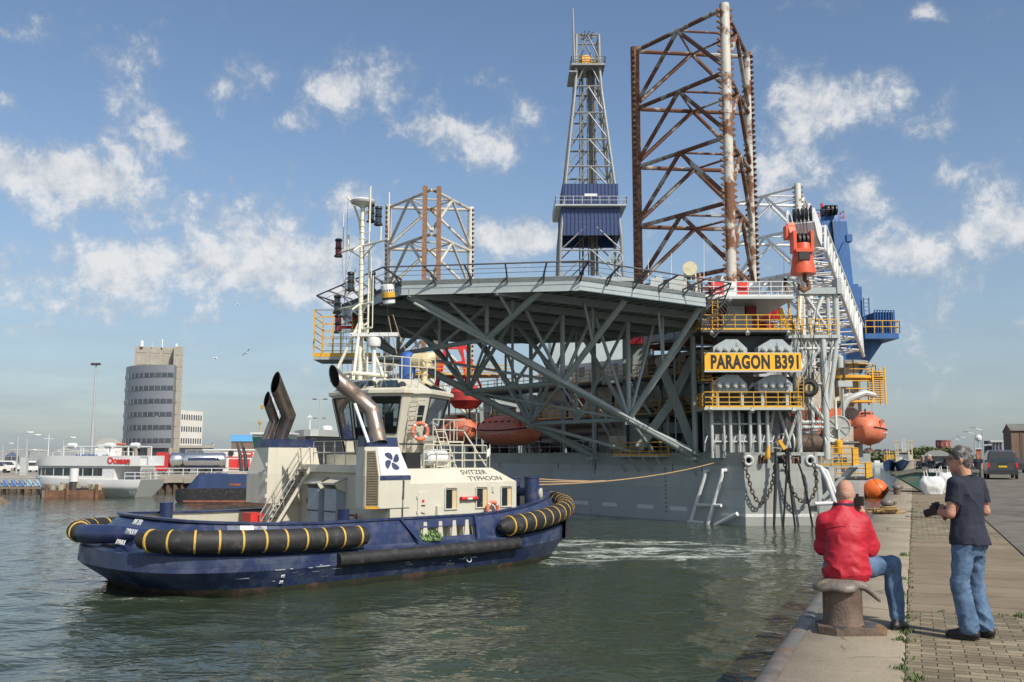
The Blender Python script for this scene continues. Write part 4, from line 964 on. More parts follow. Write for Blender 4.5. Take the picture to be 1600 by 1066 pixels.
 pl=MB();q=Vector((4.55,hull_y(4.55,.62)-.03,.62));pl.torus(q,(0,1,-.4),.13,.016,20,5);pl.bar(q+Vector((-.3,0,0)),q+Vector((-.22,0,.12)),.02);pl.bar(q+Vector((.2,0,.06)),q+Vector((.45,0,.06)),.02);pl.bar(q+Vector((-.1,0,.4)),q+Vector((.15,-.05,.4)),.03);pl.build('load_line_mark',wlett,TUG)
build_tug()
def TW(x,y,z):return TUG.matrix_basis@Vector((x,y,z))
bpy.context.view_layer.update()
def lifebuoy(loc,axis,label,r=.30):
 b=MB();b.torus((0,0,0),axis,r,.085,28,10);o=b.build('lifebuoy',orange,None);o.location=loc
 tag(o,label,'lifebuoy','lifebuoys on the tug');w=MB();d,s,u=frame(axis)
 for k in range(4):
  a=math.pi/4+k*math.pi/2;c=(s*math.cos(a)+u*math.sin(a))*r;t=(-s*math.sin(a)+u*math.cos(a))
  w.pipe([c-t*.03,c+t*.03],.09,10)
 w.build('reflective_band',wlett,o)
sd=Vector((math.sin(R(43)),-math.cos(R(43)),0))
lifebuoy(TW(3.75,-2.85,6.05),(sd+Vector((-.2,-.1,.05))),'orange lifebuoy hanging on the wheelhouse side beside the caged ladder',.36)
lifebuoy(TW(6.35,-4.78,2.62),sd,'orange lifebuoy standing low against the deckhouse wall near the bow')
def flag(name,label,p0,h,w,m,dirv):
 b=MB();n=10;rows=[]
 for i in range(n+1):
  t=i/n;rows.append([Vector(dirv)*(w*t*.55)+Vector((0.06*math.sin(6*t),.10*math.sin(5*t+1),-h*s-t*h*.9)) for s in np.linspace(0,1,7)])
 b.loft(rows,False);o=b.build(name,m);o.location=p0;tag(o,label,'flag');return o
whitecloth=mat('white_cloth',(.66,.67,.68),.85,var=.1);greyblue=mat('worn_flag',(.10,.12,.17),.85,var=.8,scale=3.0,second=(.5,.5,.5),samount=.45,sscale=2.2)
flag('courtesy_flag','faded dark and white flag drooping from the upper mast yard',TW(2.75,1.0,13.9),.9,1.0,greyblue,(-.8,-.4,0))
flag('courtesy_flag','small dark flag drooping beside the lower mast yard of the tug',TW(2.75,1.25,11.95),.5,.6,greyblue,(-.8,-.4,0))
flag('pennant','small white flag hanging on the staff ahead of the deckhouse',TW(8.1,-2.6,5.45),.35,.35,whitecloth,(-.5,-.3,0))
def stern_hose():
 b=MB();b.torus((0,0,0),(.5,-.5,.6),.22,.06,22,8)
 for k in range(5):b.torus((.12*k,.08*k,.0),(.5,-.5,.6),.22,.055,22,8)
 o=b.build('coiled_hose',mat('green_hose',(.11,.21,.045),.5,var=.2,second=(.015,.02,.015),samount=.5,sscale=9,soft=.05));o.location=TW(2.35,-5.02,1.68)
 tag(o,'bright green and black coiled hose in the side opening of the tug bulwark','hose')
stern_hose()
# -- JACK-UP RIG
RB=Vector((16.5,80.0,0))
RIG=empty('jackup_rig',RB)
tag(RIG,'huge grey jack-up drilling rig afloat with rusty lattice legs, helideck and yellow name board','drilling rig')
def V(*a):return Vector(a)
rn=V(-.805,-.593,0);re_=V(-.593,.805,0);rt_=V(.593,-.805,0)
rr_=V(.4,.9165,0).normalized();rm=V(rr_.y,-rr_.x,0)
A_=V(16.56,69.1,0);B_=V(21.8,69.5,0);C_=B_+rr_*66;D_=A_+re_*66
HZ=P(1165,707,69.1).z
def bd(mb,name,m,parent=None,**k):return mb.build(name,m,parent or RIG,off=RB,**k)
def up(p,z):return V(p.x,p.y,z)
def build_hull():
 h=MB();poly=[(A_.x,A_.y),(B_.x,B_.y),(C_.x,C_.y),(D_.x,D_.y)]
 h.slab(poly,-3,HZ-1.0)
 inner=[(A_+V(-.1,.35,0)),(B_+V(-.3,.3,0)),C_-rm*.3,D_-rn*.3]
 hull=bd(h,'hull',mat('rig_hull_paint_lifted',(.41,.435,.43),.5,bump=.12,bscale=.8,var=.07,scale=.35,second=(.20,.15,.10),samount=.16,sscale=.45,streak=True,soft=.3,seams=((-.593,.805,0),5.2,1.25)),smooth=False)  # same paint as the bow, lightened in colour to lift its shaded side
 b=MB();zb,zt=HZ-1.0,HZ
 lf=mat('rig_front_paint',(.325,.345,.325),.5,seams=((1,0,0),2.62,1.3),var=.07,scale=.5,second=(.42,.27,.15),samount=.18,sscale=.8,streak=True,soft=.25)  # same paint as the hull, toned darker for the sunlit bow
 for p,q,nrm in((A_,D_,rn),(B_,C_,rm)):
  b.prism([(0,0),(.3,0),(.3,1),(0,1)],up(p,zb)-nrm*.004,-nrm,V(0,0,1),q-p)
 fd=(B_-A_);L=fd.length;fd.normalize();fin=V(-fd.y,fd.x,0)
 opens=[(.12,.55),(1.05,1.75),(2.45,3.0),(3.5,4.2),(4.65,5.1)]
 x=0.004
 for a,c in opens+[(L-.004,L)]:
  if a>x:b.prism([(0,0),(a-x,0),(a-x,.35),(0,.35)],up(A_+fd*x,zb),fd,fin,V(0,0,1))
  x=c
 b.prism([(0,0),(L-.008,0),(L-.008,.35),(0,.35)],up(A_+fd*.004,zt-.22)-fin*.0,fd,fin,V(0,0,.22))
 b.prism([(0,0),(L-.008,0),(L-.008,.35),(0,.35)],up(A_+fd*.004,zb-.003)-fin*.003,fd,fin,V(0,0,.2))
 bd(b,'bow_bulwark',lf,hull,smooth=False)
 dk=MB();dk.slab([((A_+V(-.1,.6,0)).x,(A_+V(-.1,.6,0)).y),((B_+V(-.4,.5,0)).x,(B_+V(-.4,.5,0)).y),tuple((C_-rm*.4)[:2]),tuple((D_-rn*.4)[:2])],HZ-.9,HZ-.35);bd(dk,'main_deck',dark,hull,smooth=False)
 f=MB()
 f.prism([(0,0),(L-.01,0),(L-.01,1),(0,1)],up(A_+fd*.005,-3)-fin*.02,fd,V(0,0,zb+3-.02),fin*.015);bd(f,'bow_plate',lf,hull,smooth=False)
 s=MB();s.prism([(0,0),(L-.3,0),(L-.3,.22),(0,.22)],up(A_+fd*.02,.62)-fin*.03,fd,V(0,0,1),fin*.005);
 s.prism([(0,0),(2.2,0),(2.2,.22),(0,.22)],up(A_,.62)+rn*.006,re_,V(0,0,1),rn*.005)
 for k,t in enumerate((5.6,9.2,13.4,17.0)):s.prism([(0,0),(1.8,0),(1.8,.3),(0,.3)],up(A_+re_*t,.78)+rn*.006,re_,V(0,0,1),rn*.005)
 s.each('waterline_dash',white,hull,RB,smooth=False)
 for k in range(11):text('draught_figure',str(14+k),.2,blett,hull,up(A_+re_*7.9,.6+k*.33)+rn*.012-RB,-re_,V(0,0,1))
 r=MB()
 for x in(1.2,1.55,3.65,4.0):r.tube(up(A_+fd*x+fin*.2,zb+.1),up(A_+fd*x+fin*.2,zt-.15),.13,n=12)
 r.each('fairlead_roller',rusty,hull,RB)
 r=MB()
 for x in(.33,4.87):r.torus(up(A_+fd*x-fin*.03,zb+.42),-fin,.3,.11,18,8)
 r.each('fairlead_ring',lightgrey,hull,RB)
 p=MB()
 def ip(px,py,off=.45):
  d=V(*uvdir(px,py)[:1],1,uvdir(px,py)[1]);o=V(0,0,H);a=A_+rn*off;t=(a-o).dot(rn)/d.dot(rn);return o+d*t
 for a,c in(((1101,736),(1077,822)),((1128,735),(1104,824))):
  q0,q1=ip(*a),ip(*c);p.pipe([q0-rn*.5,q0+V(0,0,.0),q0+V(0,0,-.35),q1],.14,12)
 p.tube(ip(1086,789),ip(1127,790),.12,n=12);p.tube(ip(1152,803),ip(1112,824),.15,n=12);p.tube(ip(1075,815),ip(1100,817),.12)
 q=up(B_-fin*.35,0)
 p.pipe([q+V(.1,.5,HZ-1),q+V(.2,0,HZ-1.05),q+V(.6,0,HZ-1.9),q+V(1.15,.0,HZ-3.6),q+V(1.2,0,-.5)],.17,12);p.pipe([q+V(.35,.6,HZ-1.1),q+V(.7,.3,HZ-1.3),q+V(1.5,.4,HZ-3.4),q+V(1.9,.5,-.5)],.14,12);p.tube(q+V(-.3,0,1.55),q+V(1.2,0,1.6),.14,n=12)
 p.each('bow_pipe',white,hull,RB)
 b=MB();w0=A_+re_*7.4;w1=A_+re_*13.2
 b.prism([(0,0),(5.4,0),(5.4,1.1),(0,1.1)],up(w0,HZ-.35),re_,rn,V(0,0,.1));
 for k in range(4):q=up(w0+re_*(.4+k*1.5),HZ-.35);b.bar(q+rn*1.0,q-V(0,0,1.2)+rn*.02,.1)
 bp_=bd(b,'side_balcony',lightgrey,hull,smooth=False)
 y=MB();y.rail([up(w0+rn*.02,HZ-.25),up(w0+rn*1.05,HZ-.25),up(w0+re_*5.35+rn*1.05,HZ-.25),up(w0+re_*5.35,HZ-.25)],1.05,1.0,.035,(1,.66,.33),toe=True);bd(y,'railing',yellow,bp_)
 y=MB();y.rail([up(A_+re_*15-rn*.5,HZ),up(A_+re_*40-rn*.5,HZ)],1.05,1.6,.03);bd(y,'deck_railing',lightgrey,hull)
 w=MB()
 for t in(4.0,7.0,16,21,30):w.b2(up(A_+re_*t+rn*.001,HZ-1.4)-V(.03,.03,0),up(A_+re_*t+rn*.02,HZ-.9)+V(.25,.03,0))
 w.each('hull_opening',blackm,hull,RB,smooth=False)
 return hull
build_hull()
def leg(name,c,r,zt,zb,bay,m_ch,m_br,m_rack,teeth,first=0.0,split=False):
 L=MB();ch=[c+r*V(math.cos(R(a)),math.sin(R(a)),0) for a in(276.4,36.4,156.4)]
 nb=int((zt-zb)/bay);
 for k in range(nb+1):
  z=zt-first-k*bay
  if z<zb:break
  mids=[]
  for i in range(3):
   a,b=up(ch[i],z),up(ch[(i+1)%3],z);L.tube(a,b,.19,n=8);m=(a+b)/2;mids.append(m)
   if z-bay>zb-1:L.tube(m,up(a,z-bay+.35),.18,n=8);L.tube(m,up(b,z-bay+.35),.18,n=8)
  for i in range(3):L.tube(mids[i],mids[(i+1)%3],.10,n=6)
 lo=bd(L,name,m_br)
 for i in range(3):
  rad=(ch[i]-c).normalized();tg=V(-rad.y,rad.x,0);rk=MB();cm=MB()
  if split and i==0:
   for sg in(-1,1):cm.bar(up(ch[i]+tg*sg*.82,zb),up(ch[i]+tg*sg*.82,zt+.15),.62,.5)
  else:cm.tube(up(ch[i],zb),up(ch[i],zt+.15),.40,n=16)
  co=bd(cm,'chord',m_ch[i],lo)
  if split and i==0:continue
  for sg in(-1,1):
   rk=MB();prof=[];pitch=teeth;k=0;z=zb
   while z<zt-pitch:prof+=[(.36,z),(.36,z+pitch*.12),(.66,z+pitch*.42),(.66,z+pitch*.58),(.36,z+pitch*.88)];z+=pitch
   for(x0,z0),(x1,z1) in zip(prof[:-1],prof[1:]):
    w=rad*.09;b0,b1=ch[i]+tg*sg*.2,ch[i]+tg*sg*.2;p0,p1=ch[i]+tg*sg*x0,ch[i]+tg*sg*x1
    rk.add([up(b0-w,z0),up(p0-w,z0),up(p1-w,z1),up(b1-w,z1),up(b0+w,z0),up(p0+w,z0),up(p1+w,z1),up(b1+w,z1)],[(0,1,2,3),(4,5,6,7),(1,5,6,2)])
   bd(rk,'rack',m_rack[i],lo,smooth=False)
 return ch
LC=V(16.5,79.9,0);zt=P(1136,10,74).z
BCH=leg('bow_leg',LC,6.0,zt,4.0,5.35,(rustmix,rustmix,rusty),mat('rust_brace',(.33,.32,.29),.6,var=.15,second=(.13,.055,.03),samount=.58,sscale=.45,soft=.1),(rusty,rusty,rusty),.50,.2)
SL=LC+re_*44.8;SR=LC+rr_*45.0
zs=P(617,321,118).z
leg('stern_leg',SL,6.0,zs,5.0,5.35,(mat('tan_rust',(.24,.13,.07),.8,var=.4),rustlight,rustlight),mat('leg_brace_worn',(.50,.47,.41),.55,var=.15,second=(.25,.13,.07),samount=.36,sscale=.7),(rusty,rusty,rusty),.6,.2,True)
leg('stern_leg',SR,6.0,P(1275,312,122).z,5.0,5.35,(rustlight,rustlight,rustlight),white,(dark,rusty,dark),.6,.2)
def build_jackhouse():
 zl=lambda y:P(1170,y,69.5).z
 core=MB()
 for q in BCH:
  d=(q-LC).normalized();core.box(up(q+d*.1,(HZ+15.6)/2),(2.2,2.2,15.6-HZ),rz=math.atan2(d.y,d.x))
 for i in range(3):
  a,b=BCH[i],BCH[(i+1)%3]
  for z in(7.2,10.3,14.9):core.bar(up(a,z),up(b,z),1.0,.9)
  core.bar(up(a,5.5),up((a+b)/2,10.2),.7);core.bar(up(b,5.5),up((a+b)/2,10.2),.7)
 jh=bd(core,'jacking_frame',grey,smooth=False)
 def plat(z,x0,x1,y0,y1,m,railm,name='jacking_platform',rails=True):
  p=MB();p.b2((x0,y0,z-.18),(x1,y1,z));o=bd(p,name,m,smooth=False)
  if rails:
   r=MB();r.rail([(x0+.05,y1,z),(x0+.05,y0+.05,z),(x1-.05,y0+.05,z),(x1-.05,y1,z)],1.1,.85,.035,(1,.66,.33),toe=True);bd(r,'railing',railm,o)
  return o
 xl,xr=P(1098,600,69.6).x,P(1252,600,69.6).x
 plat(zl(637),xl,xr,69.2,73,lightgrey,yellow)
 plat(zl(514),P(1096,600,70).x,P(1243,600,70).x,70,75,dark,yellow)
 plat(zl(462),P(1100,600,69.8).x,P(1247,600,69.8).x,69.8,84,lightgrey,white)
 plat(zl(592),P(1092,600,72).x,P(1112,600,72).x,71.5,74,dark,yellow)
 for yy in(600,545):
  for px in(1138,1208):
   c=P(px,yy,70.6);g=MB();h_=.66
   g.prism([(-1.25,-h_),(1.25,-h_),(1.25,-.05),(.55,h_*.95),(-.30,h_*.95),(-1.25,.08)],c+V(0,.6,0),V(1,0,0),V(0,0,1),V(0,-1.2,0))
   go=bd(g,'gear_unit',mat('gear_grey',(.34,.39,.41),.42,var=.1,second=(.2,.18,.15),samount=.2,sscale=2),smooth=False)
   k=MB()
   for dx in(-.85,-.3,.3,.85):k.tube(c+V(dx,-.55,-.15),c+V(dx,-.95,-.15),.21,n=14);k.tube(c+V(dx,-.95,-.15),c+V(dx,-1.02,-.15),.12,n=10)
   for dx in np.linspace(-1.05,1.05,9):k.tube(c+V(dx,-.55,-.52),c+V(dx,-.68,-.52),.05,n=6)
   for dx in(-.9,.9):k.bar(c+V(dx,-.3,-.6),c+V(dx,-.3,-1.6),.22)
   bd(k,'motor',lightgrey,go)
 bx=MB();
 for z0,z1 in((zl(636),zl(585)),(zl(575),zl(520))):bx.b2((P(1120,600,72).x,71.5,z0),(P(1236,600,72).x,73,z1))
 bd(bx,'jacking_casing',dark,smooth=False)
 s=MB();x0,x1=P(1101,565,68.9).x,P(1252,565,68.9).x;z0,z1=P(1170,579,68.9).z,P(1170,552,68.9).z
 s.b2((x0,68.9,z0),(x1,69.0,z1));sg=bd(s,'name_board',mat('board_yellow',(.82,.42,.02),.45,var=.05,second=(.6,.3,.05),samount=.12,sscale=1.5),smooth=False)
 f=MB();f.b2((x0-.05,68.85,z0-.12),(x1+.05,69.05,z0-.002));f.b2((x0,69.0,z1),(x1,69.06,z1+.06))
 for x in np.linspace(x0+.4,x1-.4,4):f.bar((x,69.05,z0+.2),(x,71,z0+.2),.1)
 bd(f,'board_frame',lightgrey,sg,smooth=False)
 text('board_lettering','PARAGON B391',1.32,blett,sg,V(x0+.42,68.894,z0+.17)-RB,(1,0,0),(0,0,1),sx=.645,bold=.06,ext=.004,space=1.09)
 p=MB();rnd=random.Random(3)
 for px in(1131,1141,1155,1172,1186,1199,1112):x=P(px,660,70.2).x;p.tube((x,70.2,HZ-.4),(x,70.2,zl(640)),.13 if px%3 else.09,n=10)
 for z in(zl(690),zl(662)):p.tube((P(1112,660,70.3).x,70.35,z),(P(1205,660,70.3).x,70.35,z),.07)
 for k in range(10):x=rnd.uniform(P(1100,600,71).x,P(1240,600,71).x);z=rnd.uniform(HZ,zl(645));p.tube((x,71.2,z),(x+rnd.uniform(-2,2),71.6,z+rnd.uniform(-.3,1.5)),.06,n=6)
 bd(p,'riser_pipe',lightgrey)
 b=MB();b.b2((P(1100,600,72).x,71.8,HZ-.4),(P(1215,600,72).x,73,zl(640)));b.b2((P(1115,600,70.5).x,70.45,HZ-.4),(P(1205,600,70.5).x,71,zl(678)));bd(b,'deck_casing',mat('grubby_grey',(.25,.26,.26),.6,var=.25,scale=1,second=(.14,.1,.07),samount=.3,sscale=1),smooth=False)
 z0,z1=zl(461),zl(428)
 for i,q in enumerate(BCH):
  d=(q-LC).normalized();a=math.atan2(d.y,d.x)
  for k,(da,m) in enumerate(((-.52,red),(-.17,white),(.17,red),(.52,white))):
   g=MB();w=1.0;t=V(-d.y,d.x,0);c=q+d*.2+t*(k-1.5)*1.0
   g.box(up(c,(z0+z1)/2),(1.7,.98,z1-z0),rz=a);g.box(up(c+d*.9,z1-.35),(.25,.7,.25),rz=a);bd(g,'leg_guide',m,jh,smooth=False)
  g=MB();
  for k in(-1,1):g.box(up(q+V(-d.y,d.x,0)*k*1.3,(zl(510)+zl(466))/2),(1.2,.8,zl(466)-zl(510)),rz=a)
  bd(g,'guide_column',mat('dark_red',(.28,.02,.03),.5,var=.2),jh,smooth=False)
  g=MB();g.box(up(q,(zl(510)+zl(466))/2),(1.5,1.4,zl(466)-zl(510)),rz=a);bd(g,'guide_column',lightgrey,jh,smooth=False)
 w=MB();c=P(1261,692,71.5);w.tube(c-V(1.05,0,0),c+V(1.05,0,0),.62,n=24);wd=bd(w,'wire_drum',mat('brown_wire',(.11,.075,.055),.75,var=.4,scale=8,bump=.8,bscale=30))
 w=MB()
 for dx in(-1.15,1.15):w.tube(c+V(dx-.05,0,0),c+V(dx+.05,0,0),.82,n=24)
 w.b2(c+V(-1.3,-.6,-.95),c+V(1.3,.6,-.7));w.bar(c+V(-1.2,-.3,.85),c+V(1.2,-.3,.85),.1);bd(w,'drum_flange',lightgrey,wd)
 w=MB();c=P(1309,668,74);d=V(-.25,-.97,0);w.lathe([(0,0),(.9,0),(.9,.06),(.12,.12),(.12,.5),(.9,.56),(.9,.62),(0,.62)],c,d,28)
 ro=bd(w,'hose_reel',mat('pale_reel',(.42,.44,.42),.5,var=.1,second=(.3,.25,.2),samount=.2,sscale=2))
 w=MB();_,s,u=frame(d)
 for k in range(8):a=k*math.pi/4;w.bar(c+d*.64+(s*math.cos(a)+u*math.sin(a))*.15,c+d*.64+(s*math.cos(a)+u*math.sin(a))*.88,.06,.05)
 w.torus(c+d*.64,d,.86,.05,28,6);w.tube(c+d*.62,c+d*.9,.2,n=14);w.bar(c+d*.8,c+d*.8-V(0,0,2.2),.16);bd(w,'reel_spoke',lightgrey,ro)
build_jackhouse()
OC=V(.6,69.8,0);HD_T=15.35
def build_helideck():
 ang=[R(238.9+45*k) for k in range(8)];oct_=[OC+14.2*V(math.cos(a),math.sin(a),0) for a in ang]
 oct_[7]=V(-12.0,66.9,0)
 zt=P(892,431,oct_[1].y).z;zb=zt-.3
 d=MB();d.slab([(p.x,p.y) for p in oct_],zb,zt);hd=bd(d,'helideck',mat('helideck_plate',(.13,.15,.16),.6,var=.15),smooth=False)
 f=MB();inn=[OC+(p-OC)*.985 for p in oct_]
 for i in range(8):
  a,b=oct_[i],oct_[(i+1)%8]
  f.add([up(a,zb-.55),up(b,zb-.55),up(b,zt+.02),up(a,zt+.02)],[(0,1,2,3)]);a2,b2=inn[i],inn[(i+1)%8]
  f.add([up(a2,zb-.55),up(b2,zb-.55),up(b2,zb),up(a2,zb)],[(3,2,1,0)]);f.add([up(a,zb-.55),up(b,zb-.55),up(b2,zb-.55),up(a2,zb-.55)],[(0,1,2,3)])
  o=(b-a).normalized();o=V(o.y,-o.x,0);f.prism([(0,0),(1,0),(1,.06),(0,.06)],up(a+o*.0,zb-.6),b-a,o,V(0,0,.05))
 bd(f,'edge_girder',grey,hd,smooth=False)
 def inside(p):
  for i in range(8):
   a,b=oct_[i],oct_[(i+1)%8];e=b-a
   if e.x*(p.y-a.y)-e.y*(p.x-a.x)<.02:return False
  return True
 g=MB()
 for k in range(-14,15):
  o=OC+rn*k*1.0;ts=[t for t in np.linspace(-16,16,161) if inside(o+rt_*float(t))]
  if len(ts)>3:g.bar(up(o+rt_*float(ts[0]),zb-.14),up(o+rt_*float(ts[-1]),zb-.14),.16,.26)
 for k in(-9.5,-5.7,-1.9,1.9,5.7,9.5):
  o=OC+rt_*k;ts=[t for t in np.linspace(-16,16,161) if inside(o+rn*float(t))]
  g.bar(up(o+rn*float(ts[0]),zb-.5),up(o+rn*float(ts[-1]),zb-.5),.28,.46)
 bd(g,'deck_beam',mat('beam_grey',(.27,.30,.31),.5,var=.12),hd,smooth=False)
 nf=MB();net=MB();outer=[]
 for i in range(8):
  a,b=oct_[i],oct_[(i+1)%8];pd=(a-OC).normalized();outer.append(up(a+pd*1.75,zt+.55))
 for i in range(8):
  a,b=oct_[i],oct_[(i+1)%8];k=max(2,int((b-a).length/1.9))
  nf.tube(outer[i],outer[(i+1)%8],.05,n=6)
  for t in range(k+1):
   q0=up(a.lerp(b,t/k),zt-.35);q1=outer[i].lerp(outer[(i+1)%8],t/k);qm=up(a.lerp(b,t/k),zt+.05)
   nf.bar(qm,q1,.08,.10);nf.bar(q0,qm.lerp(q1,.45),.07,.09)
  for s in(.33,.66):nf.tube(up(a,zt+.05).lerp(outer[i],s),up(b,zt+.05).lerp(outer[(i+1)%8],s),.018,n=5)
 bd(nf,'safety_net_frame',mat('dark_grey_frame',(.09,.09,.095),.6,var=.2),hd)
 W1,W2=A_+re_*4.6,A_+re_*16.1
 top=zb-.65
 tn={}
 tr=MB();node=[0,6.8,12.9,19.2,25.0]
 zc=lambda L:HZ-.35+(top+.1-(HZ-.35))*L/25.0
 for nm,W in(('a',W1),('b',W2)):
  end=25.0 if nm=='a' else 23.0
  tr.tube(up(W,HZ-.35),up(W+rn*end,zc(end)),.27,n=14)
  tn[nm]=[up(W+rn*L,zc(L)) for L in node]
  for k,L in enumerate(node[1:4]):
   c=tn[nm][k+1];tr.tube(c,up(c,top),.17 if k<2 else.14,n=10)
   nx=node[k+2];md=(L+nx)/2;tr.tube(c,up(W+rn*md,top),.12);tr.tube(c,up(W+rn*(L-2.6),top),.12)
   for sg,wdt in((1,7.0-.7*k),(-1,5.6)):
    sgn=sg if nm=='a' else-sg
    tr.tube(c,up(c+rt_*sgn*wdt,top+.2),.21 if sg>0 else.15,n=12)
    if sg>0:m=c.lerp(up(c+rt_*sgn*wdt,top),.5);tr.tube(m,up(m,top),.10);tr.tube(m+V(0,0,0),up(c+rn*(1.8)+rt_*sgn*wdt*.7,top),.09)
   tr.box(c,(.75,.1,.75),rz=math.atan2(rn.y,rn.x));tr.tube(c-rt_*.35,c+rt_*.35,.30,n=12)
 for k in(1,2,3):
  a,b=tn['a'][k],tn['b'][k];tr.tube(a,b,.16,n=10);m=(a+b)/2;tr.tube(m,up(a,top),.12);tr.tube(m,up(b,top),.12);tr.tube(m,up(m,top),.10)
  if k<3:tr.tube(tn['a'][k],tn['b'][k+1],.10);tr.tube(tn['b'][k],tn['a'][k+1],.10)
 for W in(W1,W2):tr.tube(up(W,HZ-.3),up(W,top),.22,n=12);tr.tube(up(W-rn*.4,HZ),up(W+rn*6.8,zc(6.8)),.12);tr.tube(up(W,top),tn['a' if W is W1 else 'b'][1],.12)
 tr.tube(up(W1,HZ-.3)+rt_*.6,tn['a'][4]+V(0,0,-.55)+rt_*.6,.09)
 tr.tube(up(W1+re_*2,HZ),up(W1+re_*2,top),.05);tr.tube(up(W1-re_*.9,HZ),up(W1-re_*.9,top),.09)
 tr.tube(up(A_+re_*9,HZ),tn['a'][1],.15);tr.tube(up(A_+re_*11,HZ),tn['b'][1],.15)
 bd(tr,'support_truss',grey,hd)
 for W in(W1,W2):
  k=MB();k.box(up(W+rn*.25,HZ-.45),(.7,.9,.25),rz=math.atan2(rn.y,rn.x));k.prism([(0,0),(.5,0),(0,-1.2)],up(W-re_*.1,HZ-.55),rn,V(0,0,1),re_*.2);k.box(up(W,HZ-.35),(.25,.7,.7),rz=math.atan2(rn.y,rn.x));bd(k,'strut_foot',grey,hd,smooth=False)
 s=MB();a0,a1=P(1100,506,63.8),P(1136,468,67.0)
 for k in range(12):q=a0.lerp(a1,k/11);s.bar(q,q+V(.25,-.15,-.95)+V(.35,0,0),.10,.05)
 for w in(V(0,0,0),V(.6,-.15,-.95)):s.bar(a0+w,a1+w,.08)
 bd(s,'net_ramp',dark,hd,smooth=False)
 y0,y1=66.5,71;x0,x1=P(493,540,68).x,P(553,540,68).x;z0=P(520,556,68).z;z1=P(520,487,68).z
 s=MB();s.b2((x0,67.2,z0-.35),(x1+4.5,70.5,z0-.12));st=bd(s,'access_stage',grey,hd,smooth=False)
 r=MB()
 for x in(x0+.03,(x0+x1)/2,x1):r.bar((x,67.25,z0-.1),(x,67.25,z1),.10);r.bar((x,70.4,z0-.1),(x,70.4,z1),.10)
 for z in np.linspace(z0+.1,z1,7):
  r.bar((x0,67.25,z),(x1,67.25,z),.05);r.bar((x0,67.25,z),(x0,70.4,z),.05);r.bar((x0,70.4,z),(x1,70.4,z),.05)
 r.bar((x0,67.22,z0-.02),(x1+2,67.22,z0-.02),.06,.28);bd(r,'stage_cage',yellow,st,smooth=False)
 r=MB();r.tube((x1-.4,67.4,z1-.9),(x1-.4,67.4,z1+.5),.08);r.tube((x1-.8,67.5,z1-1.2),(x1+.6,67.5,z1-1.2),.12);r.tube((x1-.4,67.4,z1-.9),(x1+.3,67.4,z1-.5),.1);bd(r,'foam_monitor',red,st)
 return zt
HD_T=build_helideck()
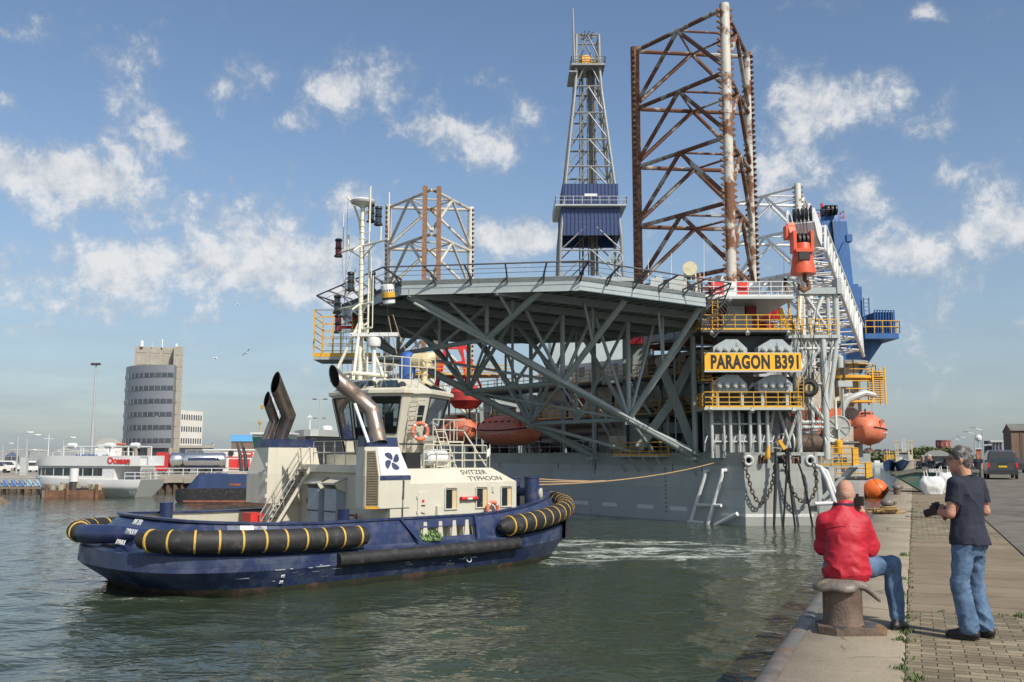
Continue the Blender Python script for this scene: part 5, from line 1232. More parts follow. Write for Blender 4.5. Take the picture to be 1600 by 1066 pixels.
def build_modules():
 """deckhouse and walkways under the helideck"""
 base=A_+re_*3-rn*9.5
 b=MB();rz=math.atan2(re_.y,re_.x)
 def blk(mb,t0,t1,n0,n1,z0,z1):
  p=[A_+re_*t-rn*n for t,n in((t0,n0),(t1,n0),(t1,n1),(t0,n1))];mb.slab([(q.x,q.y) for q in p],z0,z1)
 tan=mat('faded_cream_wall',(.66,.62,.54),.6,var=.1,scale=.5,second=(.25,.17,.1),samount=.25,sscale=.8,streak=True)
 blk(b,8,30,4.8,18,HZ-.4,13.6);ac=bd(b,'accommodation_block',tan,smooth=False)
 b=MB();blk(b,31,47,4,16,HZ-.4,9.5);blk(b,33,40,5,12,9.5,12.0);bd(b,'machinery_block',grey,smooth=False)
 b=MB();blk(b,.5,7,2.2,6,HZ-.4,8.6);bd(b,'pump_house',dark,smooth=False)
 rnd=random.Random(9)
 for z in(8.3,11.4):
  w=MB();blk(w,1.5,44,1.6,4.7,z-.22,z)
  for t in range(2,44,4):q=A_+re_*t-rn*1.9;w.bar(up(q,HZ-.4 if z<9 else 8.3),up(q,z-.2),.22)
  wo=bd(w,'walkway',dark,smooth=False)
  y=MB();y.rail([up(A_+re_*1.6-rn*1.65,z),up(A_+re_*44-rn*1.65,z)],1.1,1.2,.04,(1,.66,.33),toe=True);bd(y,'railing',yellow,wo)
 for t0,z0,z1 in((14,HZ-.3,8.3),(19,8.3,11.4),(10.5,8.3,11.4),(27,HZ-.3,8.3)):
  s=MB();a=up(A_+re_*t0-rn*1.2,z0);c=up(A_+re_*(t0+3)-rn*1.2,z1)
  for q in(V(0,0,0),-rn*.8):s.bar(a+q,c+q,.06,.22);s.tube(a+q+V(0,0,1),c+q+V(0,0,1),.03)
  for k in range(13):q=a.lerp(c,(k+.5)/13);s.bar(q,q-rn*.8,.25,.04)
  bd(s,'stair_flight',grey,smooth=False)
 w=MB()
 for k in range(12):t=9.5+k*1.7;
 for lev in(9.3,12.2):
  for k in range(9):
   q=A_+re_*(9.5+k*2.3)-rn*4.78;w.box(up(q,lev+.6),(.8,.06,.9),rz=rz)
 w.each('cabin_window',winglass,ac,RB,smooth=False)
 d_=MB()
 for t in(11.0,16.8,24):d_.box(up(A_+re_*t-rn*4.76,HZ+.8),(.9,.08,2.0),rz=rz)
 d_.each('cabin_door',mat('dull_blue_door',(.08,.12,.16),.5),ac,RB,smooth=False)
 p=MB()
 for k in range(26):
  t=rnd.uniform(2,40);n=rnd.uniform(.8,4.4);z0=rnd.choice([HZ,HZ,8.3]);
  if k%2:p.tube(up(A_+re_*t-rn*n,z0),up(A_+re_*t-rn*n,z0+rnd.uniform(1.5,5.5)),rnd.uniform(.06,.16),n=8)
  else:z=rnd.uniform(HZ+.4,13);p.tube(up(A_+re_*t-rn*4.3,z),up(A_+re_*(t+rnd.uniform(3,10))-rn*4.3,z),rnd.uniform(.06,.2),n=8)
 p.each('pipework',mat('dirty_pipe',(.30,.30,.28),.6,var=.3,second=(.2,.12,.08),samount=.3,sscale=2),RIG,RB)
 q=MB()
 for t,z in((5,HZ+.6),(22,HZ+.7),(29,9.0),(36,HZ+.8)):q.tube(up(A_+re_*t-rn*2.4,z),up(A_+re_*(t+2.2)-rn*2.4,z),.65,n=18)
 for k in range(9):t=rnd.uniform(1,42);q.box(up(A_+re_*t-rn*rnd.uniform(1.0,3),HZ+.35),(rnd.uniform(.6,1.6),rnd.uniform(.6,1.2),rnd.uniform(.7,1.5)),rz=rz)
 q.each('deck_machinery',dark,RIG,RB)
 g=MB();
 for a,c in((P(1030,560,76),P(1085,700,75)),(P(1085,560,75),P(1045,640,76)),(P(1000,700,77),P(1062,612,76))):g.bar(a,c,.8,.7)
 g.each('leg_well_brace',grey,RIG,RB,smooth=False)
 r=MB();c=A_+re_*36+V(0,0,0);x0=P(706,580,96)
 for dx,dy in((-1.3,-1),(1.3,-1),(-1.3,1),(1.3,1)):r.bar(x0+V(dx*1.2,dy,-1.6),x0+V(dx*.55+.2,dy,2.6),.25)
 for z in(-.6,.8,2.4):r.bar(x0+V(-1.3,-1,z),x0+V(1.3,-1,z),.18);r.bar(x0+V(-1.3,1,z),x0+V(1.3,1,z),.18)
 r.bar(x0+V(1.3,-1,2.6),x0+V(2.9,-1,-1.6),.22);r.bar(x0+V(1.3,1,2.6),x0+V(2.9,1,-1.6),.22);bd(r,'winch_tower',mat('bright_red',(.62,.02,.025),.45,var=.12),smooth=False)
 r=MB();c=P(728,622,93);r.lathe([(0,-1.1),(1.1,-1.0),(1.7,-.3),(1.7,.5),(1.0,1.2),(0,1.3)],c,n=22);bd(r,'red_tank',mat('dull_red',(.40,.04,.035),.5,var=.2))
 r=MB();r.b2(P(640,590,98),P(780,586,94));r.rail([P(640,588,95),P(800,588,93)],1.1,1.1,.04,(1,.66,.33));bd(r,'stern_gangway',yellow)
 for t in(20.8,27.4,33.5):
  d=MB();q=up(A_+re_*t,HZ);d.bar(q-rn*.6,q+V(0,0,4.4)-rn*.3,.35);d.bar(q+V(0,0,4.4)-rn*.5,q+V(0,0,4.9)+rn*3.0,.3);d.tube(q+V(0,0,4.8)+rn*2.8,q+V(0,0,3.6)+rn*2.8,.03);bd(d,'davit',grey,smooth=False)
build_modules()
def build_derrick():
 c=V(11.8,145,0);z=lambda y:P(922,y,145).z
 dm=mat('galvanised_derrick',(.24,.245,.24),.5,.3,var=.15,second=(.2,.15,.1),samount=.2,sscale=.8)
 prof=[(445,4.75),(378,4.5),(300,3.75),(210,2.75),(150,2.05),(120,1.85),(62,1.75)]
 d=MB();cor=((-1,-1),(1,-1),(1,1),(-1,1))
 pt=lambda k,i:c+V(cor[i][0]*prof[k][1],cor[i][1]*prof[k][1],z(prof[k][0]))
 for k in range(len(prof)-1):
  for i in range(4):d.tube(pt(k,i),pt(k+1,i),.24,n=8)
 hts=[(z(prof[0][0]),prof[0][1])]
 def at(zz,i):
  for k in range(len(prof)-1):
   z0,z1=z(prof[k][0]),z(prof[k+1][0])
   if z0<=zz<=z1+.01:t=(zz-z0)/(z1-z0);return pt(k,i).lerp(pt(k+1,i),t)
  return pt(len(prof)-1,i)
 zz=z(445);zs_=[zz]
 while zz<z(66):zz+=4.4;zs_.append(min(zz,z(62)))
 for a,b in zip(zs_[:-1],zs_[1:]):
  for i in range(4):
   j=(i+1)%4;d.tube(at(b,i),at(b,j),.14,n=6);m=(at(b,i)+at(b,j))/2;d.tube(m,at(a,i),.11,n=6);d.tube(m,at(a,j),.11,n=6)
 de=bd(d,'derrick',dm)
 w=MB()
 for i,(x,wd) in enumerate(((-.9,.15),(.6,.35),(1.3,.2),(0,.1),(-1.4,.1))):w.tube(c+V(x,.2,z(430)),c+V(x*.8,.2,z(110)),wd,n=8)
 bd(w,'drill_string',mat('derrick_guide',(.14,.12,.09),.6,var=.3),de)
 cl=bpy.data.materials.new('blue_cladding')
 cl=mat('blue_cladding',(.024,.045,.125),.45,var=.08)
 for ya,yb,hw in((378,336,4.45),(331,299,4.2)):
  m=MB();n=60
  for sx,sy in((0,-1),(-1,0),(1,0),(0,1)):
   pts=[]
   for k in range(n+1):
    u=-hw+2*hw*k/n;o=hw+(.08 if(k//2)%2 else 0);pts.append((u,-o) if(sx,sy)==(0,-1) else((-o,u) if sx==-1 else((o,u) if sx==1 else(u,o))))
   q0=[c+V(x,y,z(ya)) for x,y in pts];q1=[c+V(x*(.99 if ya==378 else.985),y*.99,z(yb)) for x,y in pts]
   m.loft([q0,q1],False)
  bd(m,'wind_wall',cl,de,smooth=False)
 m=MB();m.b2(c+V(-5.3,-5.3,z(335)),c+V(5.3,5.3,z(333)));m.rail([c+V(-5.3,5.3,z(333)),c+V(-5.3,-5.3,z(333)),c+V(5.3,-5.3,z(333)),c+V(5.3,5.3,z(333))],1.2,1.3,.05);bd(m,'monkey_board',lightgrey,de)
 m=MB();m.b2(c+V(-.9,-4.35,z(318)),c+V(1.0,-4.25,z(314.5)));bd(m,'light_strip',white,de,smooth=False)
 m=MB();m.b2(c+V(-2.6,-2.6,z(112)),c+V(2.6,2.6,z(109)));m.b2(c+V(-3.0,-3.2,z(125)),c+V(-1.8,3,z(123)));m.rail([c+V(-2.6,-2.6,z(109)),c+V(2.6,-2.6,z(109)),c+V(2.6,2.6,z(109))],1.1,1,.06);m.rail([c+V(-2.6,-2.6,z(109)),c+V(-2.6,2.6,z(109))],1.1,1,.06);bd(m,'crown_platform',dm,de)
 m=MB();m.lathe([(.0,0),(.9,.1),(1.0,1.0),(.7,1.7),(.0,1.9)],c+V(-.3,-1.0,z(109)),n=16);m.box(c+V(.9,-1,z(109)+.4),(1.4,1,.7));m.box(c+V(-.3,-1.9,z(109)+.8),(1.2,.3,1.1));bd(m,'crown_block',mat('crown_yellow',(.75,.38,.03),.45),de)
 m=MB();m.tube(c+V(-2.1,-1.9,z(112)),c+V(-2.3,-1.9,z(22)),.22,.12,n=8);bd(m,'flare_mast',dm,de)
 m=MB();
 for k in range(14):a=R(k*26);m.bar(c+V(math.cos(a)*.5,math.sin(a)*.5-1,z(66)),c+V(math.cos(a+.8)*1.6,math.sin(a+.8)*1.6-1,z(66)+.9-.1*(k%4)),.12)
 bd(m,'crown_sheave',dm,de,smooth=False)
 m=MB();m.b2(c+V(-7,-7,z(452)),c+V(7,9,z(446)));m.b2(c+V(-6,-5,z(600)),c+V(6,9,z(453)));m.b2(c+V(-7,-40,12.0),c+V(7,-6,15.0));bd(m,'cantilever',grey,de,smooth=False)
 m=MB();q=c+V(3.4,-6.5,z(427));m.torus(q+V(0,0,1.0),(0,-1,0),1.0,.08,24,6);[m.bar(q+V(0,0,1.0),q+V(math.cos(k),0,1.0+math.sin(k)),.06) for k in(0,1.05,2.1,3.14,4.2,5.24)];bd(m,'drill_line_spool',lightgrey,de)
build_derrick()
def build_crane():
 pc=V(32.15,93,0);z=lambda y,Y=93:P(1325,y,Y).z
 m=MB();m.tube(up(pc,HZ-.4),up(pc,z(572)),1.55,n=28);m.tube(up(pc,z(572)),up(pc,z(566)),2.4,2.4,n=28);cr=bd(m,'crane_pedestal',mat('pedestal_grey',(.25,.26,.25),.55,var=.12,second=(.2,.15,.1),samount=.2,sscale=.7,streak=True))
 m=MB();m.tube(up(pc,z(594)),up(pc,z(590)),3.1,n=24);
 pr=bd(m,'pedestal_walkway',yellow,cr)
 m=MB();m.rail([p for p in arc((pc.x,pc.y),3.0,0,6.283,16,z(590))],1.1,1.2,.04);bd(m,'railing',yellow,pr)
 m=MB();s0=pc+V(3.2,-2.4,0);x0,x1=P(1364,600,90.5).x,P(1383,600,90.5).x
 for x in(x0,x1):m.bar((x,90.5,z(634)),(x,90.5,z(577)),.14);m.bar((x,91.7,z(634)),(x,91.7,z(577)),.14)
 for k in range(14):zz=z(630)+(z(585)-z(630))*k/13;m.b2((x0,90.45,zz),(x1,91.7,zz+.06))
 m.bar((x0-1,91,z(594)),(x1,91,z(594)),.3);bd(m,'stair_tower',yellow,cr,smooth=False)
 m=MB();m.b2((P(1310,600,90).x,89,z(632)),(P(1362,600,90).x,91,z(629)));m.rail([(P(1312,600,89).x,89.1,z(629)),(P(1358,600,89).x,89.1,z(629))],1.8,.9,.05,(1,.6,.2));bd(m,'boat_platform',yellow,cr)
 m=MB();m.loft([[pc+V(x*1.35,y*1.35,z(566)) for x,y in((-1,-1),(1,-1),(1,1),(-1,1))],[pc+V(x*1.45,y*1.45,z(515)) for x,y in((-1,-1),(1,-1),(1,1),(-1,1))]],True,True,True)
 pts=lambda w0,dp,yy,dx=0:[pc+V(x*w0+dx,y*dp-.2,z(yy)) for x,y in((-1,-1),(1,-1),(1,1),(-1,1))]
 m.loft([pts(1.4,1.2,514,-.35),pts(1.38,1.1,440,-.5),pts(1.28,.95,350,-.7),pts(.75,.8,345,-.72),pts(.55,.6,330,-.75)],True,True,True);tw=bd(m,'crane_tower',blue,cr,smooth=False)
 m=MB();m.b2(pc+V(-1.55,-1.3,z(338)),pc+V(-.5,.2,z(326)));
 for k in range(3):m.tube(pc+V(-1.45+k*.4,-1.35,z(334)),pc+V(-1.25+k*.4,-1.35,z(334)),.5,n=16)
 m.bar(pc+V(-.95,-1.22,z(350)),pc+V(-.4,-1.32,z(505)),.55,.06);bd(m,'head_sheave',blackm,tw)
 m=MB();m.rail([pc+V(-2.1,-1.0,z(352)),pc+V(-2.1,.7,z(352))],1.0,.8,.04);m.rail([pc+V(.4,-1,z(352)),pc+V(.4,.7,z(352))],1.2,.8,.04);m.tube(pc+V(-1.6,-.6,z(327)),pc+V(-1.6,-.6,z(321)),.15);bd(m,'tower_rail',red,tw)
 m=MB();
 for sx in(-1,1):m.b2(pc+V(sx*1.2-.75,-1.35,z(382)),pc+V(sx*1.75-.75,-.6,z(371)))
 m.bar(pc+V(-1.5,-1.36,z(440)),pc+V(.3,-1.36,z(383)),.12,.35);bd(m,'stay_bracket',blue,tw,smooth=False)
 m=MB();m.b2(pc+V(1.2,-3,z(535)),pc+V(4.4,1.5,z(527)));m.b2(pc+V(1.0,-.8,z(527)),pc+V(1.9,.6,z(450)));m.prism([(0,0),(2.5,0),(0,-3.4)],pc+V(1.3,-.6,z(536)),V(1,0,0),V(0,0,1),V(0,.4,0));m.b2(pc+V(1.0,-.8,z(450)),pc+V(1.6,.6,z(446)));
 mh=bd(m,'machinery_stage',blue,cr,smooth=False)
 m=MB();m.b2(pc+V(2.35,-2.6,z(527)),pc+V(4.1,.5,z(494)));eh=bd(m,'engine_house',mat('engine_navy',(.02,.06,.17),.5,var=.2),mh,smooth=False)
 m=MB()
 for k in range(8):x=2.3+k*.265;m.tube(pc+V(x,-2.7,z(527)),pc+V(x,-2.7,z(491)),.06,n=6)
 m.tube(pc+V(2.3,-2.7,z(491)),pc+V(4.15,-2.7,z(491)),.06);bd(m,'grille_bar',blue,eh)
 m=MB();m.rail([pc+V(1.3,-3,z(527)),pc+V(4.5,-3,z(527)),pc+V(4.5,1.4,z(527))],1.2,.8,.04);bd(m,'railing',yellow,mh)
 m=MB();
 for dx in(0,.5):m.tube(pc+V(1.95+dx,-1,z(527)),pc+V(1.95+dx,-1,z(468)),.06)
 for k in range(10):zz=z(524)+k*(z(470)-z(524))/9;m.tube(pc+V(1.95,-1,zz),pc+V(2.45,-1,zz),.04)
 bd(m,'mast_ladder',blue,mh)
 b0=P(1316,535,91.0);b1=P(1265,374,73.0);d=(b1-b0);L=d.length;d.normalize();sx=d.cross(V(0,0,1)).normalized();uz=sx.cross(d).normalized()
 m=MB();N_=15
 def sec(t):w=1.9*(1-t)+1.15*t;h=(1.5*(1-t)+1.0*t);c=b0.lerp(b1,t);return[c+sx*(a*w)+uz*(b*h) for a,b in((-1,-1),(1,-1),(1,1),(-1,1))]
 for k in range(N_):
  s0,s1=sec(k/N_),sec((k+1)/N_)
  for i in range(4):
   m.tube(s0[i],s1[i],.15,n=8);j=(i+1)%4;m.tube(s1[i],s1[j],.09,n=6);(m.tube(s0[i],s1[j],.08,n=6) if k%2 else m.tube(s0[j],s1[i],.08,n=6))
 bm_=bd(m,'crane_boom',white,cr)
 m=MB();h0=b1;h1=P(1247,324,70.8);dd=(h1-h0).normalized();u2=sx.cross(dd).normalized()
 for sg in(-1,1):m.prism([(0,-1.0),(1.2,-1.15),(2.2,-.6),(2.6,.1),(2.5,.75),(1.2,.9),(0,1.0)],h0+sx*sg*.95,dd,u2,sx*.12)
 m.prism([(0,-1.0),(1.2,-1.15),(2.2,-.6),(2.2,-.5),(1.2,-1.05),(0,-.9)],h0-sx*.95,dd,u2,sx*1.95);m.prism([(0,.9),(1.2,.8),(1.2,.9),(0,1.0)],h0-sx*.95,dd,u2,sx*1.95)
 bh=bd(m,'boom_head',white,bm_,smooth=False)
 m=MB();
 for k in range(5):m.tube(h0+dd*2.25+u2*.3-sx*(.7-k*.3),h0+dd*2.25+u2*.3-sx*(.55-k*.3),.52,n=18)
 bd(m,'boom_sheave',blackm,bh)
 m=MB();m.b2(P(1228,352,70.6),P(1238,376,71.4));m.bar(P(1234,350,70.9),P(1240,372,70.6),.45,.5);bd(m,'red_fitting',mat('hook_orange',(.62,.09,.03),.45,var=.15),bh,smooth=False)
 m=MB()
 for k in range(4):m.tube(h0+dd*2.3+u2*.75+sx*(k*.2-.3),pc+V(-1.1+k*.15,-1.2,z(332)),.025,n=4)
 bd(m,'luffing_wire',dark,bm_)
 hk=P(1254,402,70.1);om=mat('hook_orange',(.62,.09,.03),.45,var=.12)
 m=MB();m.lathe([(.0,1.0),(.62,1.0),(.66,.9),(.72,.2),(.80,-.5),(.93,-1.15),(.93,-1.3),(.2,-1.32),(0,-1.32)],hk,n=28);ho=bd(m,'hook_block',om,cr,angle=25)
 m=MB();m.b2(hk+V(-.78,-.55,.35),hk+V(-.55,.5,1.9));m.b2(hk+V(.5,-.55,.35),hk+V(.72,.5,1.9));m.b2(hk+V(-.7,-.78,.25),hk+V(.65,-.5,.5));bd(m,'block_cheek',om,ho,smooth=False)
 m=MB();
 for k in range(3):m.tube(hk+V(-.35+k*.3,0,1.25),hk+V(-.2+k*.3,0,1.25),.55,n=18)
 m.b2(hk+V(-.5,-.86,-.35),hk+V(.3,-.6,.2));bd(m,'block_sheave',blackm,ho)
 m=MB();m.pipe([hk+V(.1,0,-1.3),hk+V(.1,0,-1.7),hk+V(.38,0,-1.95),hk+V(.36,0,-2.3),hk+V(.0,0,-2.5),hk+V(-.32,0,-2.3),hk+V(-.36,0,-2.0)],[.16,.16,.16,.2,.22,.17,.06],10);bd(m,'hook',rusty,ho)
 m=MB();
 for k in range(4):m.tube(hk+V(-.45+k*.3,0,1.4),h0+dd*2.3+u2*.3+sx*(.3-k*.2),.03,n=4)
 bd(m,'hoist_wire',dark,ho)
build_crane()
def build_rest():
 """tubular tower that carries the boom rest, beside the jacking frame"""
 m=MB();Y0,Y1=71.0,76.0;Z=lambda y,Y=71:P(1270,y,Y).z
 X=lambda px,Y=71:P(px,600,Y).x
 tr=[(1245,505),(1291,530),(1310,525),(1318,440)]
 m.tube((X(1246),Y0,HZ-.5),(X(1246),Y0,Z(505)),.22,n=12);m.tube((X(1288),Y0,HZ-.5),(X(1288),Y0,Z(530)),.26,n=12);m.tube((X(1256),Y1,HZ-.5),(X(1256),Y1,Z(470)),.2,n=12);m.tube((X(1300),Y1,HZ-.5),(X(1300),Y1,Z(470)),.2,n=12)
 m.tube((X(1318),Y0+1,Z(450)),(X(1318),Y0+1,Z(535)),.24,n=12);m.tube((X(1311),Y0,Z(525)),(X(1293),Y0,Z(640)),.16,n=10);m.tube((X(1318),Y0+1,Z(535)),(X(1296),Y0+.5,Z(640)),.16,n=10);m.tube((X(1304),Y0,Z(530)),(X(1286),Y0,Z(620)),.13,n=10)
 for y in(668,660,600):m.tube((X(1246),Y0,Z(y)),(X(1291),Y0,Z(y)),.15,n=10)
 m.tube((X(1246),Y0,Z(590)),(X(1288),Y0,Z(540)),.13);m.tube((X(1250),Y0,Z(612)),(X(1290),Y0,Z(662)),.18);m.tube((X(1256),Y1,Z(640)),(X(1300),Y1,Z(560)),.12);m.tube((X(1256),Y1,Z(560)),(X(1300),Y1,Z(640)),.12);m.tube((X(1225),Y0,Z(700)),(X(1246),Y0,Z(640)),.12);m.tube((X(1215),Y0,Z(640)),(X(1232),Y0,Z(700)),.12);m.tube((X(1208),Y0,Z(640)),(X(1196),Y0,Z(700)),.12)
 for k in range(6):x0=1236+k*11;m.tube((X(x0),Y0,Z(545)),(X(x0+6),Y0,Z(530)),.08);m.tube((X(x0+6),Y0,Z(530)),(X(x0+11),Y0,Z(545)),.08)
 m.tube((X(1234),Y0,Z(545)),(X(1312),Y0,Z(545)),.12)
 for y in(492,470,505):m.tube((X(1250),Y0+1,Z(y)),(X(1318),Y0+1,Z(y)),.08)
 m.tube((X(1250),Y0,Z(520)),(X(1262),Y0+1,Z(455)),.2,n=10);m.tube((X(1265),Y0,Z(520)),(X(1300),Y0+1,Z(455)),.15,n=10);m.tube((X(1300),Y0,Z(520)),(X(1268),Y0+1,Z(455)),.12,n=10);m.tube((X(1305),Y0+1,Z(455)),(X(1306),Y0+1,Z(545)),.18)
 r=bd(m,'boom_rest_tower',lightgrey)
 m=MB();m.b2((X(1258),Y0+.6,Z(457)),(X(1325),Y0+1.6,Z(447)));m.b2((X(1318),Y0+.5,Z(457)),(X(1325),Y0+1.7,Z(432)));bd(m,'rest_beam',grey,r,smooth=False)
 m=MB();m.b2((X(1232),Y0-.3,Z(529)),(X(1312),Y0+4,Z(524)));pl=bd(m,'rest_platform',lightgrey,r,smooth=False)
 m=MB();[MB().rail([(X(u),y_,Z(w_)),(X(v),y_,Z(w_))],1.15,.6,.04,(1,.66,.33)).build('railing',yellow,pl,off=RB) for u,v,y_,w_ in((1268,1310,Y0-.2,524),(1232,1256,Y0-.2,524),(1246,1262,72.5,475))]
 m.bar((X(1240),Y0+.5,Z(524)),(X(1226),Y0+.5,Z(480)),.08,.3);m.bar((X(1247),72,Z(520)),(X(1240),72,Z(440)),.15);m.each('ladder_stringer',yellow,pl,RB,smooth=False)
 m=MB();m.b2((X(1262,80),78,Z(690,80)),(X(1300,80),82,Z(640,80)));bd(m,'orange_container',mat('orange_box',(.6,.12,.03),.5,var=.2,second=(.3,.1,.05),samount=.3,sscale=2),smooth=False)
 m=MB();m.b2((X(1256,84),82,HZ-.4),(X(1318,84),90,Z(668,84)));m.b2((X(1235,86),84,HZ),(X(1292,86),90,Z(585,86)));bd(m,'engine_room_block',mat('stained_cream',(.42,.38,.31),.6,var=.2,second=(.2,.13,.08),samount=.3,sscale=.8,streak=True),smooth=False)
 m=MB();q=B_+rr_*3.0;m.prism([(0,0),(6,0),(6,2.4),(0,2.4)],up(q,HZ-1.1),rr_,rm,V(0,0,.15));
 for k in range(3):m.bar(up(q+rr_*(.5+2.4*k)+rm*2.2,HZ-1.1),up(q+rr_*(.5+2.4*k)+rm*.05,HZ-3.4),.28)
 b=bd(m,'quarter_balcony',lightgrey,smooth=False)
 m=MB();m.rail([up(q+rm*.1,HZ-.95),up(q+rm*2.3,HZ-.95),up(q+rr_*6+rm*2.3,HZ-.95)],1.3,.8,.045,(1,.66,.33),toe=True);bd(m,'railing',yellow,b)
 m=MB();q=B_+rr_*14;m.prism([(0,0),(9,0),(9,2.6),(0,2.6)],up(q,HZ-2.3),rr_,rm,V(0,0,.15));b=bd(m,'quarter_balcony',dark,smooth=False)
 m=MB();m.rail([up(q+rm*.1,HZ-2.15),up(q+rm*2.5,HZ-2.15),up(q+rr_*9+rm*2.5,HZ-2.15)],1.3,.8,.045,(1,.66,.33));bd(m,'railing',yellow,b)
 m=MB();q=V(30.6,87,0);m.pipe([V(29.5,87,HZ),V(29.5,87,8.5),V(30.4,87,10.0),V(32.0,87,10.6),V(33.0,87.2,10.4)],[.3,.3,.35,.3,.2],10);m.pipe([V(29.5,91,HZ),V(29.5,91,8.5),V(30.4,91,10.0),V(32.0,91,10.6),V(33.0,91,10.4)],[.3,.3,.35,.3,.2],10);m.tube(V(32.7,87.2,10.4),V(32.7,87.2,8.9),.05);m.tube(V(32.7,90,10.4),V(32.7,90,8.9),.05);bd(m,'davit',lightgrey)
 m=MB();c=P(1078,421,73);m.lathe([(0,0),(.55,0),(.55,.08),(.1,.12),(.1,.3),(.55,.34),(.55,.42),(0,.42)],c,(-.2,-1,0),22);m.bar(c-V(.4,0,0),c-V(.5,0,1.9),.1);m.bar(c+V(.4,0,0),c+V(.5,0,-1.9),.1);bd(m,'cable_reel',mat('pale_yellow',(.6,.55,.35),.6),smooth=True)
build_rest()
def clutter():
 """small gear crowded round the jacking frame, the boom rest and the top deck"""
 rnd=random.Random(21);pal=(lightgrey,grey,white,dark,yellow,mat('faded_cream_wall',(.66,.62,.54)),mat('dull_red',(.4,.04,.035)))
 for k in range(34):
  px,py,Y=rnd.uniform(1212,1322),rnd.uniform(545,700),rnd.uniform(72.5,79);c=P(px,py,Y);m=MB();t=k%4
  if t==0:m.box(c,(rnd.uniform(.4,1.1),rnd.uniform(.4,.9),rnd.uniform(.4,1.2)))
  elif t==1:m.tube(c-V(0,0,rnd.uniform(.8,2.2)),c+V(0,0,rnd.uniform(.5,2)),rnd.uniform(.05,.12),n=8)
  elif t==2:m.tube(c-V(rnd.uniform(.5,1.6),0,0),c+V(rnd.uniform(.5,1.6),0,rnd.uniform(-.4,.4)),rnd.uniform(.05,.14),n=8)
  else:m.lathe([(0,-.5),(.28,-.45),(.3,.4),(.12,.55),(0,.56)],c,(0,0,1),14)
  bd(m,('equipment_box','vent_pipe','pipe_run','gas_bottle')[t],pal[rnd.randrange(7)],RIG,smooth=t>0)
 for k in range(14):
  a=P(rnd.uniform(1200,1310),rnd.uniform(470,560),70.6);b=P(rnd.uniform(1195,1300),rnd.uniform(640,705),70.2);m=MB();m.pipe([a,a.lerp(b,.35)+V(rnd.uniform(-.4,.4),-.1,-.5),a.lerp(b,.7)+V(rnd.uniform(-.3,.3),-.1,-.5),b],.022,5);bd(m,'slack_cable',blackm)
 for px,py in((1112,520),(1168,520),(1232,520),(1110,640),(1175,642),(1240,642),(1090,470),(1140,468)):
  c=P(px,py,69.1);m=MB();m.lathe([(0,-.12),(.1,-.12),(.17,.08),(.17,.12),(0,.12)],c,(0,-.6,-.8),12);m.tube(c,c+V(0,.1,.3),.03);bd(m,'floodlight',lightgrey)
 for px,y0,y1,Y in((1049,440,395,70),(1100,440,372,72),(1013,432,404,68),(1080,440,408,74),(1225,430,380,75)):m=MB();m.tube(P(px,y0,Y),P(px,y1,Y),.035,.015,5);bd(m,'whip_aerial',white)
 for px,w in((1058,1.4),(1025,1.0),(1120,1.2),(1215,1.3),(1232,1.0)):c=P(px,446,76);m=MB();m.box(c,(w,.9,1.0));m.box(c+V(.2,0,.6),(w*.5,.6,.3));bd(m,'deck_locker',pal[rnd.randrange(3)],smooth=False)
 for x in(1113,1247):
  for ya,yb in((637,590),(514,466)):
   a,b=P(x,ya,69.9),P(x,yb,69.9);m=MB();m.tube(a,b,.035);m.tube(a+V(.4,0,0),b+V(.4,0,0),.035);[m.tube(a.lerp(b,q/8),a.lerp(b,q/8)+V(.4,0,0),.02,n=5) for q in range(9)];bd(m,'ladder',yellow)
 for k in range(9):a=P(1103+k*15,716,69.2);m=MB();m.pipe([a+V(0,.5,.5),a+V(0,.2,1.1),a+V(.2,.3,1.6)],.05,6);bd(m,'deck_vent',lightgrey)
 for k in range(12):
  c=P(rnd.uniform(960,1085),rnd.uniform(590,715),rnd.uniform(79,84));m=MB();m.tube(c-V(rnd.uniform(.6,1.8),0,.1),c+V(rnd.uniform(.6,1.8),.4,.2),rnd.uniform(.25,.6),n=14) if k%2 else m.box(c,(rnd.uniform(.8,2.2),1,rnd.uniform(.7,1.6)));bd(m,'duct' if k%2 else 'pump_unit',pal[rnd.randrange(6)])
clutter()
